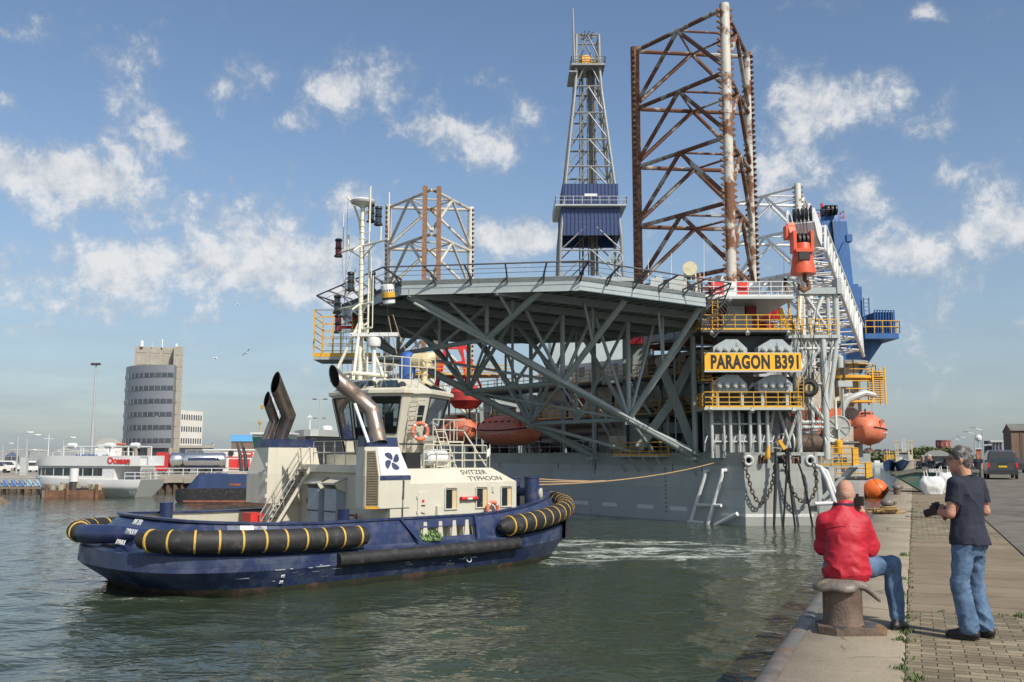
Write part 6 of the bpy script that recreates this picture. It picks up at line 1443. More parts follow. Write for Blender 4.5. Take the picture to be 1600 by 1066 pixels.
# -- things that hang on the rig
def lifeboat(name_label,loc,rz,Ln,Bm,Ht):
 t=empty('lifeboat',loc,rz);tag(t,name_label,'lifeboat','enclosed lifeboats on the rig')
 def ringat(s,lo,hi,wf):
  k=(1-abs(2*s-1)**2.6)**.75;w=Bm/2*max(.02,k);return w
 m=MB();rings=[];n=21
 for i in range(n):
  s=i/(n-1);x=(s-.5)*Ln;w=Bm/2*max(.03,(1-abs(2*s-1)**(3.2 if s>.5 else 6)))**.66;sh=.22*abs(2*s-1)**2
  keel=.0+.55*abs(2*s-1)**4*Ht*.5
  g=Ht*.46+sh
  rings.append([(x,0,keel),(x,-w*.55,keel+Ht*.08),(x,-w*.92,keel*.6+Ht*.24),(x,-w,g),(x,-w*.98,g+.08),(x,-w*.86,g+Ht*.22*(1-abs(2*s-1)**6)),(x,-w*.5,g+Ht*.40*(1-abs(2*s-1)**5)),(x,0,g+Ht*.46*(1-abs(2*s-1)**5)),(x,w*.5,g+Ht*.40*(1-abs(2*s-1)**5)),(x,w*.86,g+Ht*.22*(1-abs(2*s-1)**6)),(x,w*.98,g+.08),(x,w,g),(x,w*.92,keel*.6+Ht*.24),(x,w*.55,keel+Ht*.08)])
 m.loft(rings,True,True,True);m.build('shell',orange,t,angle=45)
 b=MB();
 for sg in(3,11):b.pipe([r[sg] for r in rings[1:-1]],.07,6)
 b.build('fender_strip',blackm,t)
 for sg in(-1,1):
  for k in range(5):q=MB();q.box(((k-2.6)*Ln*.11,sg*Bm*.405,Ht*.72),(.34,.14,.16),rot=Matrix.Rotation(R(-38*sg),3,'X'));q.build('side_light',winglass,t,smooth=False)
  q=MB();q.box((Ln*.30,sg*Bm*.40,Ht*.64),(.8,.2,.7),rot=Matrix.Rotation(R(-20*sg),3,'X'));q.build('side_hatch',orange,t,smooth=False)
  q=MB();q.pipe([((k/24-.5)*Ln*.82,sg*(Bm*.5*max(.03,(1-abs(k/12-1)**3.6))**.66+.03),Ht*(.40-.06*abs(math.sin(k*.9)))) for k in range(2,23)],.018,5);q.build('grab_line',wlett,t)
 c=MB();z=Ht*.93;c.loft([[(x+Ln*.17,y,zz) for x,y in((-.7*k,-.55*k),(.7*k,-.55*k),(.7*k,.55*k),(-.7*k,.55*k))] for k,zz in((1.15,z-.35),(1.0,z+.1),(.75,z+.2))],True,True,True);ck=c.build('cockpit',orange,t,smooth=False)
 c=MB();c.b2((Ln*.17-.45,-.62,z-.1),(Ln*.17+.45,-.57,z+.08));c.b2((Ln*.17-.45,.57,z-.1),(Ln*.17+.45,.62,z+.08));c.b2((Ln*.17+.72,-.4,z-.1),(Ln*.17+.78,.4,z+.06));c.build('port_light',winglass,ck,smooth=False)
 h=MB()
 for x in(-Ln*.38,Ln*.38):h.bar((x,0,Ht*.7),(x,0,Ht*1.05),.14)
 h.build('lifting_hook',dark,t);k=MB();k.tube((-Ln*.47,0,.5),(-Ln*.5,0,.0),.06);k.box((-Ln*.47,0,.1),(.06,.06,.9));k.build('rudder',dark,t)
 return t
ra=math.atan2(re_.y,re_.x)
q1=A_+re_*24.2+rn*2.9;lifeboat('orange enclosed lifeboat hanging under the helideck, nearer of the two on the left side',(q1.x,q1.y,P(800,697,q1.y).z),ra+math.pi,8.6,3.0,3.0)
q2=A_+re_*34.5+rn*2.9;lifeboat('orange enclosed lifeboat behind the tug wheelhouse, farther of the two on the left side',(q2.x,q2.y,P(730,697,q2.y).z),ra+math.pi,8.6,3.0,3.0)
lifeboat('orange enclosed lifeboat seen bow-on, hanging at the right side below the blue crane',(32.7,88.6,P(1355,696,86).z),math.atan2(rr_.y,rr_.x)+math.pi,7.2,3.2,3.1)
def chain(label,pts,link=.38):
 C_=[Vector(p) for p in pts];dens=[]
 for i in range(len(C_)-1):
  p0=C_[max(i-1,0)];p1=C_[i];p2=C_[i+1];p3=C_[min(i+2,len(C_)-1)]
  for t in np.linspace(0,1,30,endpoint=False):dens.append(.5*((2*p1)+(-p0+p2)*t+(2*p0-5*p1+4*p2-p3)*t*t+(-p0+3*p1-3*p2+p3)*t**3))
 m=MB();acc=0;last=dens[0];k=0
 for q in dens:
  if(q-last).length>=link*.68:
   d,s,u=frame(q-last);c=(q+last)/2;s2=s if k%2 else u;k+=1
   m.pipe([c+d*(math.cos(a)*link*.5)+s2*(math.sin(a)*link*.30) for a in[6.283*i/10 for i in range(10)]],link*.125,6,closed=True);last=q
 o=m.build('anchor_chain',chain_m);tag(o,label,'chain','anchor chains on the rig bow');return o
Y0=68.7
chain('rusty anchor chain hanging in a loop on the left half of the rig bow',[P(x,y,Y0) for x,y in((1160,716),(1167,738),(1176,770),(1189,787),(1202,770),(1209,742),(1212,716))])
chain('rusty anchor chain hanging in a loop on the right half of the rig bow',[P(x,y,Y0) for x,y in((1224,712),(1230,742),(1240,770),(1256,785),(1270,776),(1276,748),(1270,722))])
def hoses():
 for lab,pts in(('dark hose hanging straight down the rig bow, leftmost of the four',((1212,700),(1212,730),(1210,780),(1209,830))),('dark hose hanging straight between the two chain loops on the rig bow',((1229,702),(1229,740),(1226,790),(1223,834))),('dark hose curving out to the right between the chain loops, its end lowest',((1232,704),(1233,740),(1238,790),(1245,842))),('dark hose crossing in front of the right chain loop on the rig bow',((1236,716),(1245,716),(1255,745),(1264,790),(1272,836)))):
  m=MB();m.pipe([P(x,y,68.55) for x,y in pts],.075,8);tag(m.build('hanging_hose',blackm),lab,'hose','hoses hanging down the rig bow')
 m=MB();m.lathe([(0,.45),(.12,.4),(.15,.1),(.2,-.3),(.14,-.5),(0,-.52)],P(1200,706,68.6),(0.1,0,1),12);tag(m.build('yellow_pelican_hook',yellow),'yellow hook hanging above the left chain loop on the rig bow','hook')
 m=MB();m.bar(P(1217,688,68.6),P(1226,702,68.6),.3,.25);tag(m.build('yellow_chain_stopper',yellow),'slanted yellow chain stopper between the two chain loops','chain stopper')
hoses()
def tyre():
 m=MB();m.torus((0,0,0),(-.15,-1,0),.46,.22,28,10);c=P(1264,606,70.2);o=m.build('tyre_fender',black_rubber);o.location=c;tag(o,'black tyre with tan centre hanging on the tubes right of the name board','tyre')
 t=MB()
 d,s,u=frame((-.15,-1,0))
 for k in range(22):a=6.283*k/22;t.bar((s*math.cos(a)+u*math.sin(a))*.60-d*.18,(s*math.cos(a)+u*math.sin(a))*.67+d*.18,.09,.08)
 t.build('tread',black_rubber,o);h=MB();h.lathe([(0,.1),(.3,.1),(.33,-.1),(0,-.1)],(0,0,0),(-.15,-1,0),20);h.build('hub_plate',mat('tan_hub',(.5,.4,.2),.6),o);h=MB();h.tube((0,-.1,.0),(.0,-.1,2.6),.025);h.tube((0,-.15,-.2),(0,-.15,.2),.07);h.build('hanger',dark,o)
tyre()
def canister():
 c=P(607,463,57.0);m=MB();m.loft([[(r*math.cos(a),r*math.sin(a),z) for a in[6.283*k/18 for k in range(18)]] for r,z in((.30,-.62),(.44,-.55),(.46,-.3),(.47,0),(.5,.5),(.5,.8),(.44,.85))],True,True,True)
 o=m.build('hanging_canister',whitecloth);o.location=c;o.scale=(.82,)*3;o.rotation_euler=(R(6),R(-6),0);tag(o,'white canister with yellow and black bands hanging from the helideck corner','canister')
 for nm,z0,z1,mm in(('yellow_band',-.12,.28,yellow),('black_band',.28,.45,blackm),('black_band',-.28,-.12,blackm)):
  b=MB();b.pipe([(0,0,z0),(0,0,z1)],[.485,.5],18,caps=False);b.build(nm,mm,o)
 for lab,a,b in(('thin line from the striped canister down to the tug roof, left of the two',(607,495),(620,553)),('thin line from the striped canister down to the tug roof, right of the two',(614,492),(634,548))):
  m=MB();p0=P(*a,57.0);p1=P(*b,47);m.pipe([p0,p0.lerp(p1,.5)-V(0,0,.15),p1],.022,5);tag(m.build('messenger_line',rope_m),lab,'rope','messenger lines')
canister()
def towline():
 p0=TW(10.5,-2.95,3.55);p1=P(1117,723,(A_+re_*2.4).y);m=MB();pts=[p0.lerp(p1,t)-V(0,0,4*.35*t*(1-t)) for t in np.linspace(0,1,14)]
 m.pipe(pts,.034,8);m.pipe([p+V(0,0,.16*(1-i/5)) for i,p in enumerate(pts[:5])],.03,8);m.pipe([p+V(0.05,0.1,.3*(1-i/4)) for i,p in enumerate(pts[:4])],.03,8);tag(m.build('towline',rope_m),'tan towing rope stretched from the tug bow to the rig hull','rope')
towline()
# -- FAR BANK, LEFT
FZ=2.1
def FACE(px):return-math.atan(uvdir(px,711)[0])
def BX(px,Y):return P(px,711,Y).x
def BZ(py,Y):return P(800,py,Y).z
concrete_tan=mat('tan_facade',(.31,.285,.24),.8,var=.08,scale=.2);clad=mat('grey_cladding',(.21,.225,.25),.4,.3,var=.06,scale=.15)
offwhite=mat('offwhite_render',(.60,.58,.54),.8,var=.06,scale=.2);roofm=mat('grey_roof',(.33,.33,.31),.7,var=.1,scale=.2)
pole_m=mat('lamp_pole',(.45,.46,.47),.5,.4,var=.1);glassb=glass('facade_glass',(.035,.045,.06),.08)
def tower():
 Y=262.0;fa=FACE(228);cf=math.cos(fa);x0,x1=BX(189,Y),BX(267,Y);W=(x1-x0)*cf;T=BZ(569,Y)-FZ;B0=BZ(700,Y)-FZ
 t=empty('office_tower',((x0+x1)/2,Y,FZ),fa);tag(t,'tall grey office tower with a curved front and dark window bands','office tower')
 n=24;h=W/2
 lv=[(-h+W*(1-math.cos(u*math.pi/2)),15*(1-math.sin(u*math.pi/2))) for u in[i/n for i in range(n+1)]]+[(h+1.0,6.0),(-h+1.5,17)]
 b=MB();b.slab(lv,B0,T);b.build('wall',clad,t,angle=20)
 hh=(T-B0)/6.35
 for f in range(6):
  z1=T-hh*(f+.62);z0=z1-hh*.34;w=MB()
  o=[(x-.06,y-.10) for x,y in lv[:n+1]];w.loft([[(x,y,z0) for x,y in o],[(x,y,z1) for x,y in o]],False)
  e0,e1=V(h+.07,.5,0),V(h+1.04,5.8,0);w.add([up(e0,z0),up(e1,z0),up(e1,z1),up(e0,z1)],[(0,1,2,3)])
  wo=w.build('window_band',glassb,t,angle=20);m=MB()
  for i in range(0,n+1,2):m.b2((o[i][0]-.07,o[i][1]-.08,z0),(o[i][0]+.07,o[i][1]+.02,z1))
  m.each('mullion',clad,wo,smooth=False)
 g=MB();g.slab([(x*.96,y+.9) for x,y in lv],-.1,B0-.01);g.build('lobby_glazing',glassb,t,angle=20)
 for i in(1,4,8,12,17,n):c=MB();c.tube((lv[i][0]*.98,lv[i][1]+.35,-.1),(lv[i][0]*.98,lv[i][1]+.35,B0),.55,n=12);c.build('column',concrete_tan,t)
 zt=BZ(541,268)-FZ;q0=h*-.66;q1=h+2.7*cf*W/13.6
 c=MB();c.b2((q0,8.5,0),(h-.2,16,zt));c.b2((h-.19,4.5,0),(q1,17,zt-.05));co=c.build('stair_core',concrete_tan,t,smooth=False)
 p=MB();wd=q1-h
 for k in range(10):z=.8+k*zt/10;p.b2((h+.15*wd,4.4,z),(h+.55*wd,4.5,z+zt*.075));p.b2((h+.7*wd,4.4,z),(h+.92*wd,4.5,z+zt*.075))
 for k in range(3):
  x=q0+.5+k*(h-q0)/3.05
  for za,zb in((5.0,2.0),(1.7,.4)):p.b2((x,8.4,zt-za),(x+(h-q0)/3.8,8.5,zt-zb))
 p.each('mesh_panel',mat('dusty_panel',(.29,.27,.23),.7,var=.15,scale=.5),co,smooth=False)
 a=MB()
 for x,hh2,r in((q0+1.8,1.6,.5),(q0+7.2,2.2,.22),(q0+4.5,1.1,.1),(h+.5,1.1,.4)):a.tube((x,8,zt-.1),(x,8,zt+hh2),r)
 a.build('roof_antenna',white,co)
tower()
def white_block():
 Y=285.0;fa=FACE(297);x0=BX(280,Y);t=empty('white_office',(x0,Y,FZ),fa);tag(t,'white office block with three rows of narrow dark windows','office block')
 W=(BX(314,Y)-x0)*math.cos(fa)*1.04;zt=BZ(641,Y)-FZ;z0=BZ(699,Y)-FZ;u=V(W,9,0);Lw=u.length;u.normalize();nn=V(u.y,-u.x,0)
 b=MB();b.slab([(-8,-3),(0,0),(W,9),(W-4,22),(-10,14)],z0,zt);b.build('wall',offwhite,t,smooth=False);pitch=(zt-z0)/3.1
 for r in range(3):
  for k in range(9):
   m=MB();c=u*(Lw*(k+.6)/9.4)+V(0,0,z0+pitch*(.35+r))+nn*.02;m.prism([(-.28,-.1),(.28,-.1),(.28,1.45),(-.28,1.45)],c,u,V(0,0,1),nn*.05);m.build('window',glassb,t,smooth=False)
 m=MB();m.slab([(-6,1),(0,1),(W,10),(W-4,20),(-4,14)],0,z0-.02);m.build('glazed_base',glassb,t,smooth=False)
white_block()
def simple_block(name,label,cat,px0,px1,y0,y1,Y,dep,m,roof=None,win=None,extra=None,z0=FZ):
 x0,x1=BX(px0,Y),BX(px1,Y);zt=BZ(y0,Y);zb=z0 if y1 is None else BZ(y1,Y)
 fa=FACE((px0+px1)/2);t=empty(name,((x0+x1)/2,Y,zb),fa);tag(t,label,cat);w=(x1-x0)/2*math.cos(fa)
 b=MB();b.b2((-w,0,0),(w,dep,zt-zb));b.build('wall',m,t,smooth=False)
 if roof:
  r=MB()
  if roof[0]=='arch':r.loft([[(w*1.01*math.cos(a),y,zt-zb-.3+roof[1]*math.sin(a)) for a in np.linspace(0,math.pi,14)] for y in(-.2,dep)],True,True,True)
  elif roof[0]=='flat':r.b2((-w-.2,-.25,zt-zb),(w+.2,dep,zt-zb+roof[1]))
  else:r.prism([(-w-.3,0),(w+.3,0),(0,roof[1])],(0,-.3,zt-zb),(1,0,0),(0,0,1),(0,dep+.3,0))
  r.build('roof',roof[2],t,smooth=False)
 if win:
  nx,nz,ww,wh,mm=win
  for i in range(nx):
   for j in range(nz):
    f=MB();cx=-w+2*w*(i+.5)/nx;cz=(zt-zb)*(j+.55)/nz;f.b2((cx-ww/2,-.06,cz-wh/2),(cx+ww/2,-.002,cz+wh/2));f.build('window',mm,t,smooth=False)
 if extra:extra(t,w,zt-zb)
 return t
simple_block('arched_hall','pale hall with a rounded roof just left of the office tower','hall',148,190,697,None,230,30,offwhite,('arch',2.2,roofm))
def rescue(t,w,h):
 m=MB();m.b2((-w*.1,-.2,.3),(w*.62,-.05,h*.58));d=m.build('roller_door',red,t,smooth=False)
 for k in(1,):s=MB();s.b2((w*.2,-.24,.3),(w*.22,-.2,h*.58));s.build('door_seam',blackm,d,smooth=False)
 m=MB();m.b2((w*.22,-.2,h*.74),(w*.72,-.05,h*.92));s=m.build('red_signboard',red,t,smooth=False);k=MB();k.b2((w*.3,-.24,h*.81),(w*.64,-.2,h*.86));k.build('white_text_strip',wlett,s,smooth=False)
 m=MB();m.tube((-w*.05,-.2,h*.86),(-w*.05,-.05,h*.86),.5,n=18);m.build('porthole',blackm,t)
 m=MB();m.b2((-w-.1,-.1,h*.66),(w+.1,-.05,h*.70));m.build('red_line',red,t,smooth=False)
simple_block('rescue_station','low white station with a red roller door and red signboard','station building',318,408,704,None,178,14,offwhite,('flat',.25,white),None,rescue)
simple_block('glass_pavilion','low glass pavilion between the white offices and the white station','pavilion',281,333,700,None,200,14,glassb,('flat',.5,concrete_tan))
simple_block('brick_office','brown brick building with a bright blue top storey behind the station','brick building',361,415,690,None,236,20,mat('brown_brick',(.16,.115,.09),.85,var=.2,scale=1),('flat',1.6,mat('sky_blue_panel',(.10,.33,.62),.5,var=.1)),(7,1,1.2,1.0,glassb))
simple_block('control_cabin','low blue-roofed control cabin far off at the left edge','cabin',8,30,713,None,330,6,glassb,('gable',1.6,mat('slate_blue_roof',(.08,.11,.17),.6)))
def tall_mast():
 Y=205;x=BX(143,Y);zt=BZ(570,Y);t=empty('light_mast',(x,Y,FZ));tag(t,'tall slim floodlight mast behind the white passenger ship','light mast')
 m=MB();m.tube((0,0,0),(.0,0,zt-FZ),.28,.16,10);m.tube((0,0,0),(0,0,(zt-FZ)*.45),.36,.34,10);m.build('pole',pole_m,t)
 m=MB();m.b2((-.9,-.3,zt-FZ),(.9,.3,zt-FZ+.2));
 for k in(-.7,0,.7):m.b2((k-.25,-.5,zt-FZ-.15),(k+.25,.0,zt-FZ+.35))
 m.build('lamp_head',dark,t,smooth=False)
tall_mast()
def street_lamp(px,py,Y,label,z0=FZ,arm=1,grp='street lamps on the far bank',side=1,hm=white):
 x=BX(px,Y);zt=BZ(py,Y);t=empty('street_lamp',(x,Y,z0));tag(t,label,'street lamp',grp);h=zt-z0
 m=MB();m.tube((0,0,0),(0,0,h-.4),.15,.11,8);m.tube((0,0,h-.45),(1.6*side,0,h),.06,.05,6);m.build('pole',pole_m,t)
 m=MB();m.loft([[(side*(1.3+u*1.0),y*w,h+z) for y,z in((-.2,0),(.2,0),(.12,.14),(-.12,.14))] for u,w in((0,.5),(.3,1),(.8,1),(1,.6))],True,True,True);m.build('lamp_head',hm,t)
street_lamp(27,676,150,'grey street lamp, leftmost of the near pair beside the blue gangway');street_lamp(41,680,165,'grey street lamp, right-hand one of the near pair beside the blue gangway');street_lamp(98,684,180,'grey street lamp standing behind the bow mast of the white ship')
street_lamp(43,703,260,'small far street lamp, nearest the parked cars on the far bank',);street_lamp(83,711-6,300,'small far street lamp between the parked car and the white ship');street_lamp(4,693,220,'slim far street lamp at the very left edge of the far bank')
def port_fence():
 t=empty('chainlink_fence',(BX(50,190),190,FZ));tag(t,'long grey mesh fence behind the parked cars on the far bank','fence')
 m=MB();
 for k in range(44):x=-30+k*2.0;m.tube((x,0,0),(x,0,2.7),.05,n=5)
 for z in(.1,1.4,2.6):m.tube((-30,0,z),(58,0,z),.04,n=5)
 m.build('frame',pole_m,t)
 m=MB()
 for k in range(350):x=-30+k*.25;m.bar((x,0,.05),(x,0,2.6),.02,.02)
 m.build('wire_panel',pole_m,t,smooth=False)
port_fence()
def car(px,py,Y,col,label,rz=.3,van=True):
 t=empty('parked_car',(BX(px,Y),Y,FZ),rz);tag(t,label,'car','cars parked on the far bank')
 prof=[(-2.2,.35),(2.2,.35),(2.3,.8),(1.6,1.0),(.9,1.85 if van else 1.45),(-2.0,1.9 if van else 1.45),(-2.25,1.0)]
 m=MB();m.prism(prof,(0,-.9,0),(1,0,0),(0,0,1),(0,1.8,0));m.build('body',col,t,smooth=False)
 m=MB();m.prism([(-1.8,1.1),(1.3,1.1),(.8,1.65),(-1.7,1.7)],(0,-.92,0),(1,0,0),(0,0,1),(0,1.84,0));m.prism([(-.8,1.1),(.8,1.1),(.7,1.65),(-.7,1.65)],(-2.28,0,0),(0,1,0),(0,0,1),(.1,0,0));m.build('window',winglass,t,smooth=False)
 for x in(-1.4,1.4):
  for y in(-.85,.85):m=MB();m.tube((x,y-.12,.34),(x,y+.12,.34),.34,n=16);m.build('wheel',black_rubber,t)
car(56,735,165,white,'white parked van with red roof edge behind the gangway',1.9);car(68,735,172,dark,'dark parked car right beside the white parked van',1.9,False);car(14,733,175,white,'white parked van at the left end of the mesh fence',.2);car(-3,741,158,offwhite,'pale parked car cut by the left picture edge',.2,False)
def cabinet():
 t=empty('utility_cabinet',(BX(37,140),140,FZ));tag(t,'tall grey cabinet standing behind the blue gangway','cabinet');m=MB();m.b2((-.45,0,0),(.45,.7,2.5));m.build('box',lightgrey,t,smooth=False);m=MB();m.b2((-.4,-.03,.3),(.4,0,2.3));m.build('door',lightgrey,t,smooth=False)
cabinet()
def tanker():
 Y=150.0;x0,x1=BX(243,Y),BX(350,Y);L=x1-x0;t=empty('tank_lorry',(x0,Y,FZ),FACE(290)*.6);tag(t,'silver tank lorry with red cab and blue stripe on the far quay','lorry')
 m=MB();m.loft([[(.2+u,y,z) for y,z in((-1.2,.5),(1.2,.5),(1.2,2.9),(-1.2,2.9))] for u in(0,1.9)],True,True,True);m.b2((.3,-1.0,2.9),(1.9,1.0,3.3));c=m.build('cab',mat('lorry_red',(.42,.03,.03),.4,var=.1),t,smooth=False)
 m=MB();m.b2((.15,-1.05,1.6),(.21,1.05,2.6));m.b2((.5,-1.23,1.6),(1.5,-1.2,2.5));m.build('windscreen',winglass,c,smooth=False);m=MB();m.b2((.1,-.9,.9),(.2,.9,1.2));m.build('number_plate',wlett,c,smooth=False)
 tm=mat('polished_tank',(.62,.63,.64),.22,.9,var=.05)
 m=MB();
 for a,b in((2.0,4.2),(4.0,L)):m.lathe([(0,a),(.8,a+.05),(1.2,a+.35),(1.25,a+.6),(1.25,b-.5),(1.0,b-.1),(0,b)],(0,0,2.05),(1,0,0),28)
 tk=m.build('tank',tm,t,angle=50)
 m=MB();m.prism([(5,-.15),(L-.8,-.15),(L-1.1,.35),(5,.2)],(0,-1.24,2.2),(1,0,0),(0,0,1),(0,-.03,0));m.b2((5,-1.1,.75),(L-1.5,-.7,1.0));m.build('blue_stripe',navy,tk,smooth=False)
 m=MB();m.b2((1.5,-.8,.7),(L,.8,1.0));m.build('chassis',dark,t,smooth=False)
 for x in(1.1,3.4,4.6,L-3.5,L-2.3,L-1.1):
  for y in(-1.0,1.0):m=MB();m.tube((x,y-.15,.5),(x,y+.15,.5),.5,n=18);m.build('wheel',black_rubber,t)
 for k in range(1):m=MB();m.rail([(4.5,-.3,3.3),(L-1,-.3,3.3)],.4,2,.03);m.build('walkway_rail',pole_m,tk)
tanker()
def quay_rail():
 t=empty('quay_guardrail',(BX(280,132),132,FZ+.08));tag(t,'low white guard rail along the edge of the far quay','guard rail');m=MB();m.rail([(-9,0,0),(18,0,0)],1.0,2,.05,(1,.5));m.build('rail',white,t)
quay_rail()
def passenger_ship():
 st=G(238,777);a=R(164);t=empty('passenger_ship',(st.x,st.y,0),a);tag(t,'white two-deck passenger ship with red name lettering, moored stern toward the tug','passenger ship')
 L=16.5;B=2.6
 hw=lambda u:B*(1-max(0,(u-.72)/.28)**2.2)**.6 if u<.999 else.05
 st_=lambda u:min(1,(.86+.14*min(1,u/.12)))
 us=np.linspace(0,1,22)
 m=MB();m.loft([[(u*L+max(0,.1-u)*12*max(0,1.7-z)*.6,sg*hw(u)*st_(u)*(k),z+(.5*u**3 if z>1 else 0)) for sg,k,z in((-1,.4,-.5),(-1,.75,.1),(-1,1.0,1.15),(-1,1.03,1.35),(-1,1.03,2.1),(1,1.03,2.1),(1,1.03,1.35),(1,1.0,1.15),(1,.75,.1),(1,.4,-.5))] for u in us],True,True,True)
 h=m.build('hull',white,t,angle=30)
 m=MB();[m.loft([[(u*L+max(0,.1-u)*12*max(0,1.7-z)*.6,sg*(hw(u)*st_(u)*k+.015),z) for k,z in((.55,-.2),(.75,.1),(.985,1.08))] for u in us],False) for sg in(-1,1)];m.build('grey_boot',lightgrey,h)
 m=MB();m.loft([[(u*L,sg*hw(u)*st_(u)*.93,z) for sg,z in((-1,2.1),(-1,3.7),(1,3.7),(1,2.1))] for u in np.linspace(.22,.93,14)],True,True,True);m.build('saloon',white,t,angle=30)
 for sg in(-1,1):
  for k in range(7):
   u0,u1=.32+k*.085,.32+k*.085+.076;m=MB();q=[(u0*L,sg*(hw(u0)*st_(u0)*.93+.03),2.55),(u1*L,sg*(hw(u1)*st_(u1)*.93+.03),2.55),(u1*L,sg*(hw(u1)*st_(u1)*.93+.03),3.45),(u0*L,sg*(hw(u0)*st_(u0)*.93+.03),3.45)];m.add(q,[(0,1,2,3)]);m.build('saloon_window',winglass,t,smooth=False)
 m=MB();us2=np.linspace(.015,.97,18);zt_=lambda u:4.9 if u<.8 else 4.9-(u-.8)*4.5
 m.loft([[(u*L,sg*hw(min(u,.96))*st_(u)*k,z) for sg,k,z in((-1,1.02,3.7),(-1,1.03,zt_(u)),(-1,.97,zt_(u)),(-1,.96,3.78),(1,.96,3.78),(1,.97,zt_(u)),(1,1.03,zt_(u)),(1,1.02,3.7))] for u in us2],True,True,True);ud=m.build('upper_deck',white,t,angle=30)
 m=MB();m.rail([(u*L,-hw(u)*st_(u)*1.0,4.9) for u in(.3,.45,.6,.75)],.5,1,.03,(1,));m.rail([(u*L,hw(u)*st_(u)*1.0,4.9) for u in(.3,.45,.6,.75)],.5,1,.03,(1,));m.rail([(.25*L,-hw(.2),2.1),(.12*L,-hw(.12)*st_(.12),2.1),(.02,-1.5,2.1),(.02,1.5,2.1),(.12*L,hw(.12)*st_(.12),2.1)],.85,1,.04,(1,.5));m.build('railing',white,t)
 rl=mat('red_lettering',(.6,.03,.03),.5,var=.05);
 u0=.27;p0=V(u0*L,hw(u0)*1.035,4.0);p1=V(.02*L,hw(.03)*1.035,4.0)
 text('ship_lettering','Oceaan',1.05,rl,ud,p0,p1-p0,V(0,0,1),sx=.98,bold=.03,ext=.03)
 m=MB();m.b2((.45*L,-1.2,4.9),(.62*L,1.2,5.05));m.build('blue_bench',blue,t,smooth=False)
 m=MB();m.loft([[(.42*L+x*k,y*k,z) for x,y in((-1.3,-1),(1.3,-1),(1.3,1),(-1.3,1))] for k,z in((1,4.2),(.55,5.7),(.5,6.3))],True,True,True);m.build('funnel',white,t,smooth=False)
 m=MB()
 for u in(.1,.3,.55,.7):m.tube((u*L,1.7,4.4),(u*L,1.7,6.0),.07);m.tube((u*L,-1.7,4.4),(u*L,-1.7,6.0),.07)
 m.tube((.1*L,1.7,6.0),(.7*L,1.7,6.0),.07);m.tube((.1*L,-1.7,6),(.7*L,-1.7,6),.07);m.build('canopy_frame',white,t)
 for u,y in((.08,1.8),(.3,1.8),(.62,1.8),(.45,-1.6)):m=MB();m.lathe([(0,-.6),(.33,-.5),(.36,0),(.33,.5),(0,.6)],(u*L,y,6.1),(1,0,0),16);m.build('liferaft_canister',white,t)
 m=MB();m.tube((.17*L,1.7,6.25),(.24*L,1.7,6.28),.14,n=10);m.build('orange_roll',orange,t)
 m=MB();m.tube((.93*L,0,4.2),(.93*L,0,7.6),.07,.04);m.tube((.93*L,-.8,7.0),(.93*L,.8,7.0),.04);m.build('bow_mast',white,t)
passenger_ship()
def jetty():
 a,b=G(-10,776),G(100,776);Y=a.y;t=empty('gangway',(a.x,Y,0));tag(t,'long jetty gangway with slanted blue side panels','gangway');L=b.x-a.x
 m=MB();m.b2((0,0,.9),(L,1.6,1.15));m.b2((L*.7,-.3,-.6),(L*1.06,2,.75));
 for k in range(4):m.tube((L*(.1+.25*k),.8,-1),(L*(.1+.25*k),.8,1),.18)
 m.build('deck',mat('weathered_timber',(.2,.16,.12),.85,var=.3),t,smooth=False)
 m=MB();n=9
 for k in range(n):x=L*k/n;m.bar((x,0,2.2),(x+L/n,0,1.15),.07);m.tube((x,0,1.15),(x,0,2.25),.04)
 m.tube((0,0,2.25),(L,0,2.25),.05);m.build('rail',pole_m,t)
 for k in range(n):
  x=L*k/n;m=MB();m.add([(x+.1,.05,1.25),(x+L/n*.95,.05,1.25),(x+L/n*.55,.05,2.05),(x+.05,.05,2.05)],[(0,1,2,3)]);m.build('blue_panel',mat('pale_blue_panel',(.32,.48,.62),.6,var=.1) if k in(4,5,6) else mat('blue_panel',(.10,.22,.50),.6,var=.15),t,smooth=False)
jetty()
def floats():
 for px,py,w,h0,lab in((77,775,.55,6.2,'white topped mooring pile at the bow of the passenger ship'),(114,778,.55,6.0,'white topped mooring pile in front of the passenger ship saloon')):
  c=G(px,py);t=empty('mooring_pile',c);tag(t,lab,'mooring pile','mooring piles');zt=BZ(732,c.y);m=MB();m.tube((0,0,-1),(0,0,zt*.55),.42,n=16);m.build('shaft',dark,t);m=MB();m.tube((0,0,zt*.55),(0,0,zt),.5,n=16);m.build('white_sleeve',white,t)
 c=G(130,778);t=empty('work_pontoon',c);tag(t,'rusty timber pontoon with clutter in front of the passenger ship','pontoon');m=MB();m.b2((-4,-.8,-.5),(2.0,1.2,.9));
 for x in(-3.9,-1.5,1.9):m.tube((x,-.9,-1),(x,-.9,1.6),.2)
 m.build('raft',mat('rusty_timber',(.15,.08,.05),.9,var=.5,scale=1.2),t,smooth=False);rnd=random.Random(2);m=MB()
 for k in range(14):m.box((rnd.uniform(-3.8,1.8),rnd.uniform(-.6,1),.9+rnd.uniform(.1,.5)),(rnd.uniform(.2,.7),rnd.uniform(.2,.6),rnd.uniform(.3,.9)),rz=rnd.uniform(0,3))
 m.build('clutter',mat('drab_clutter',(.3,.27,.2),.8,var=.5,scale=2),t,smooth=False)
floats()
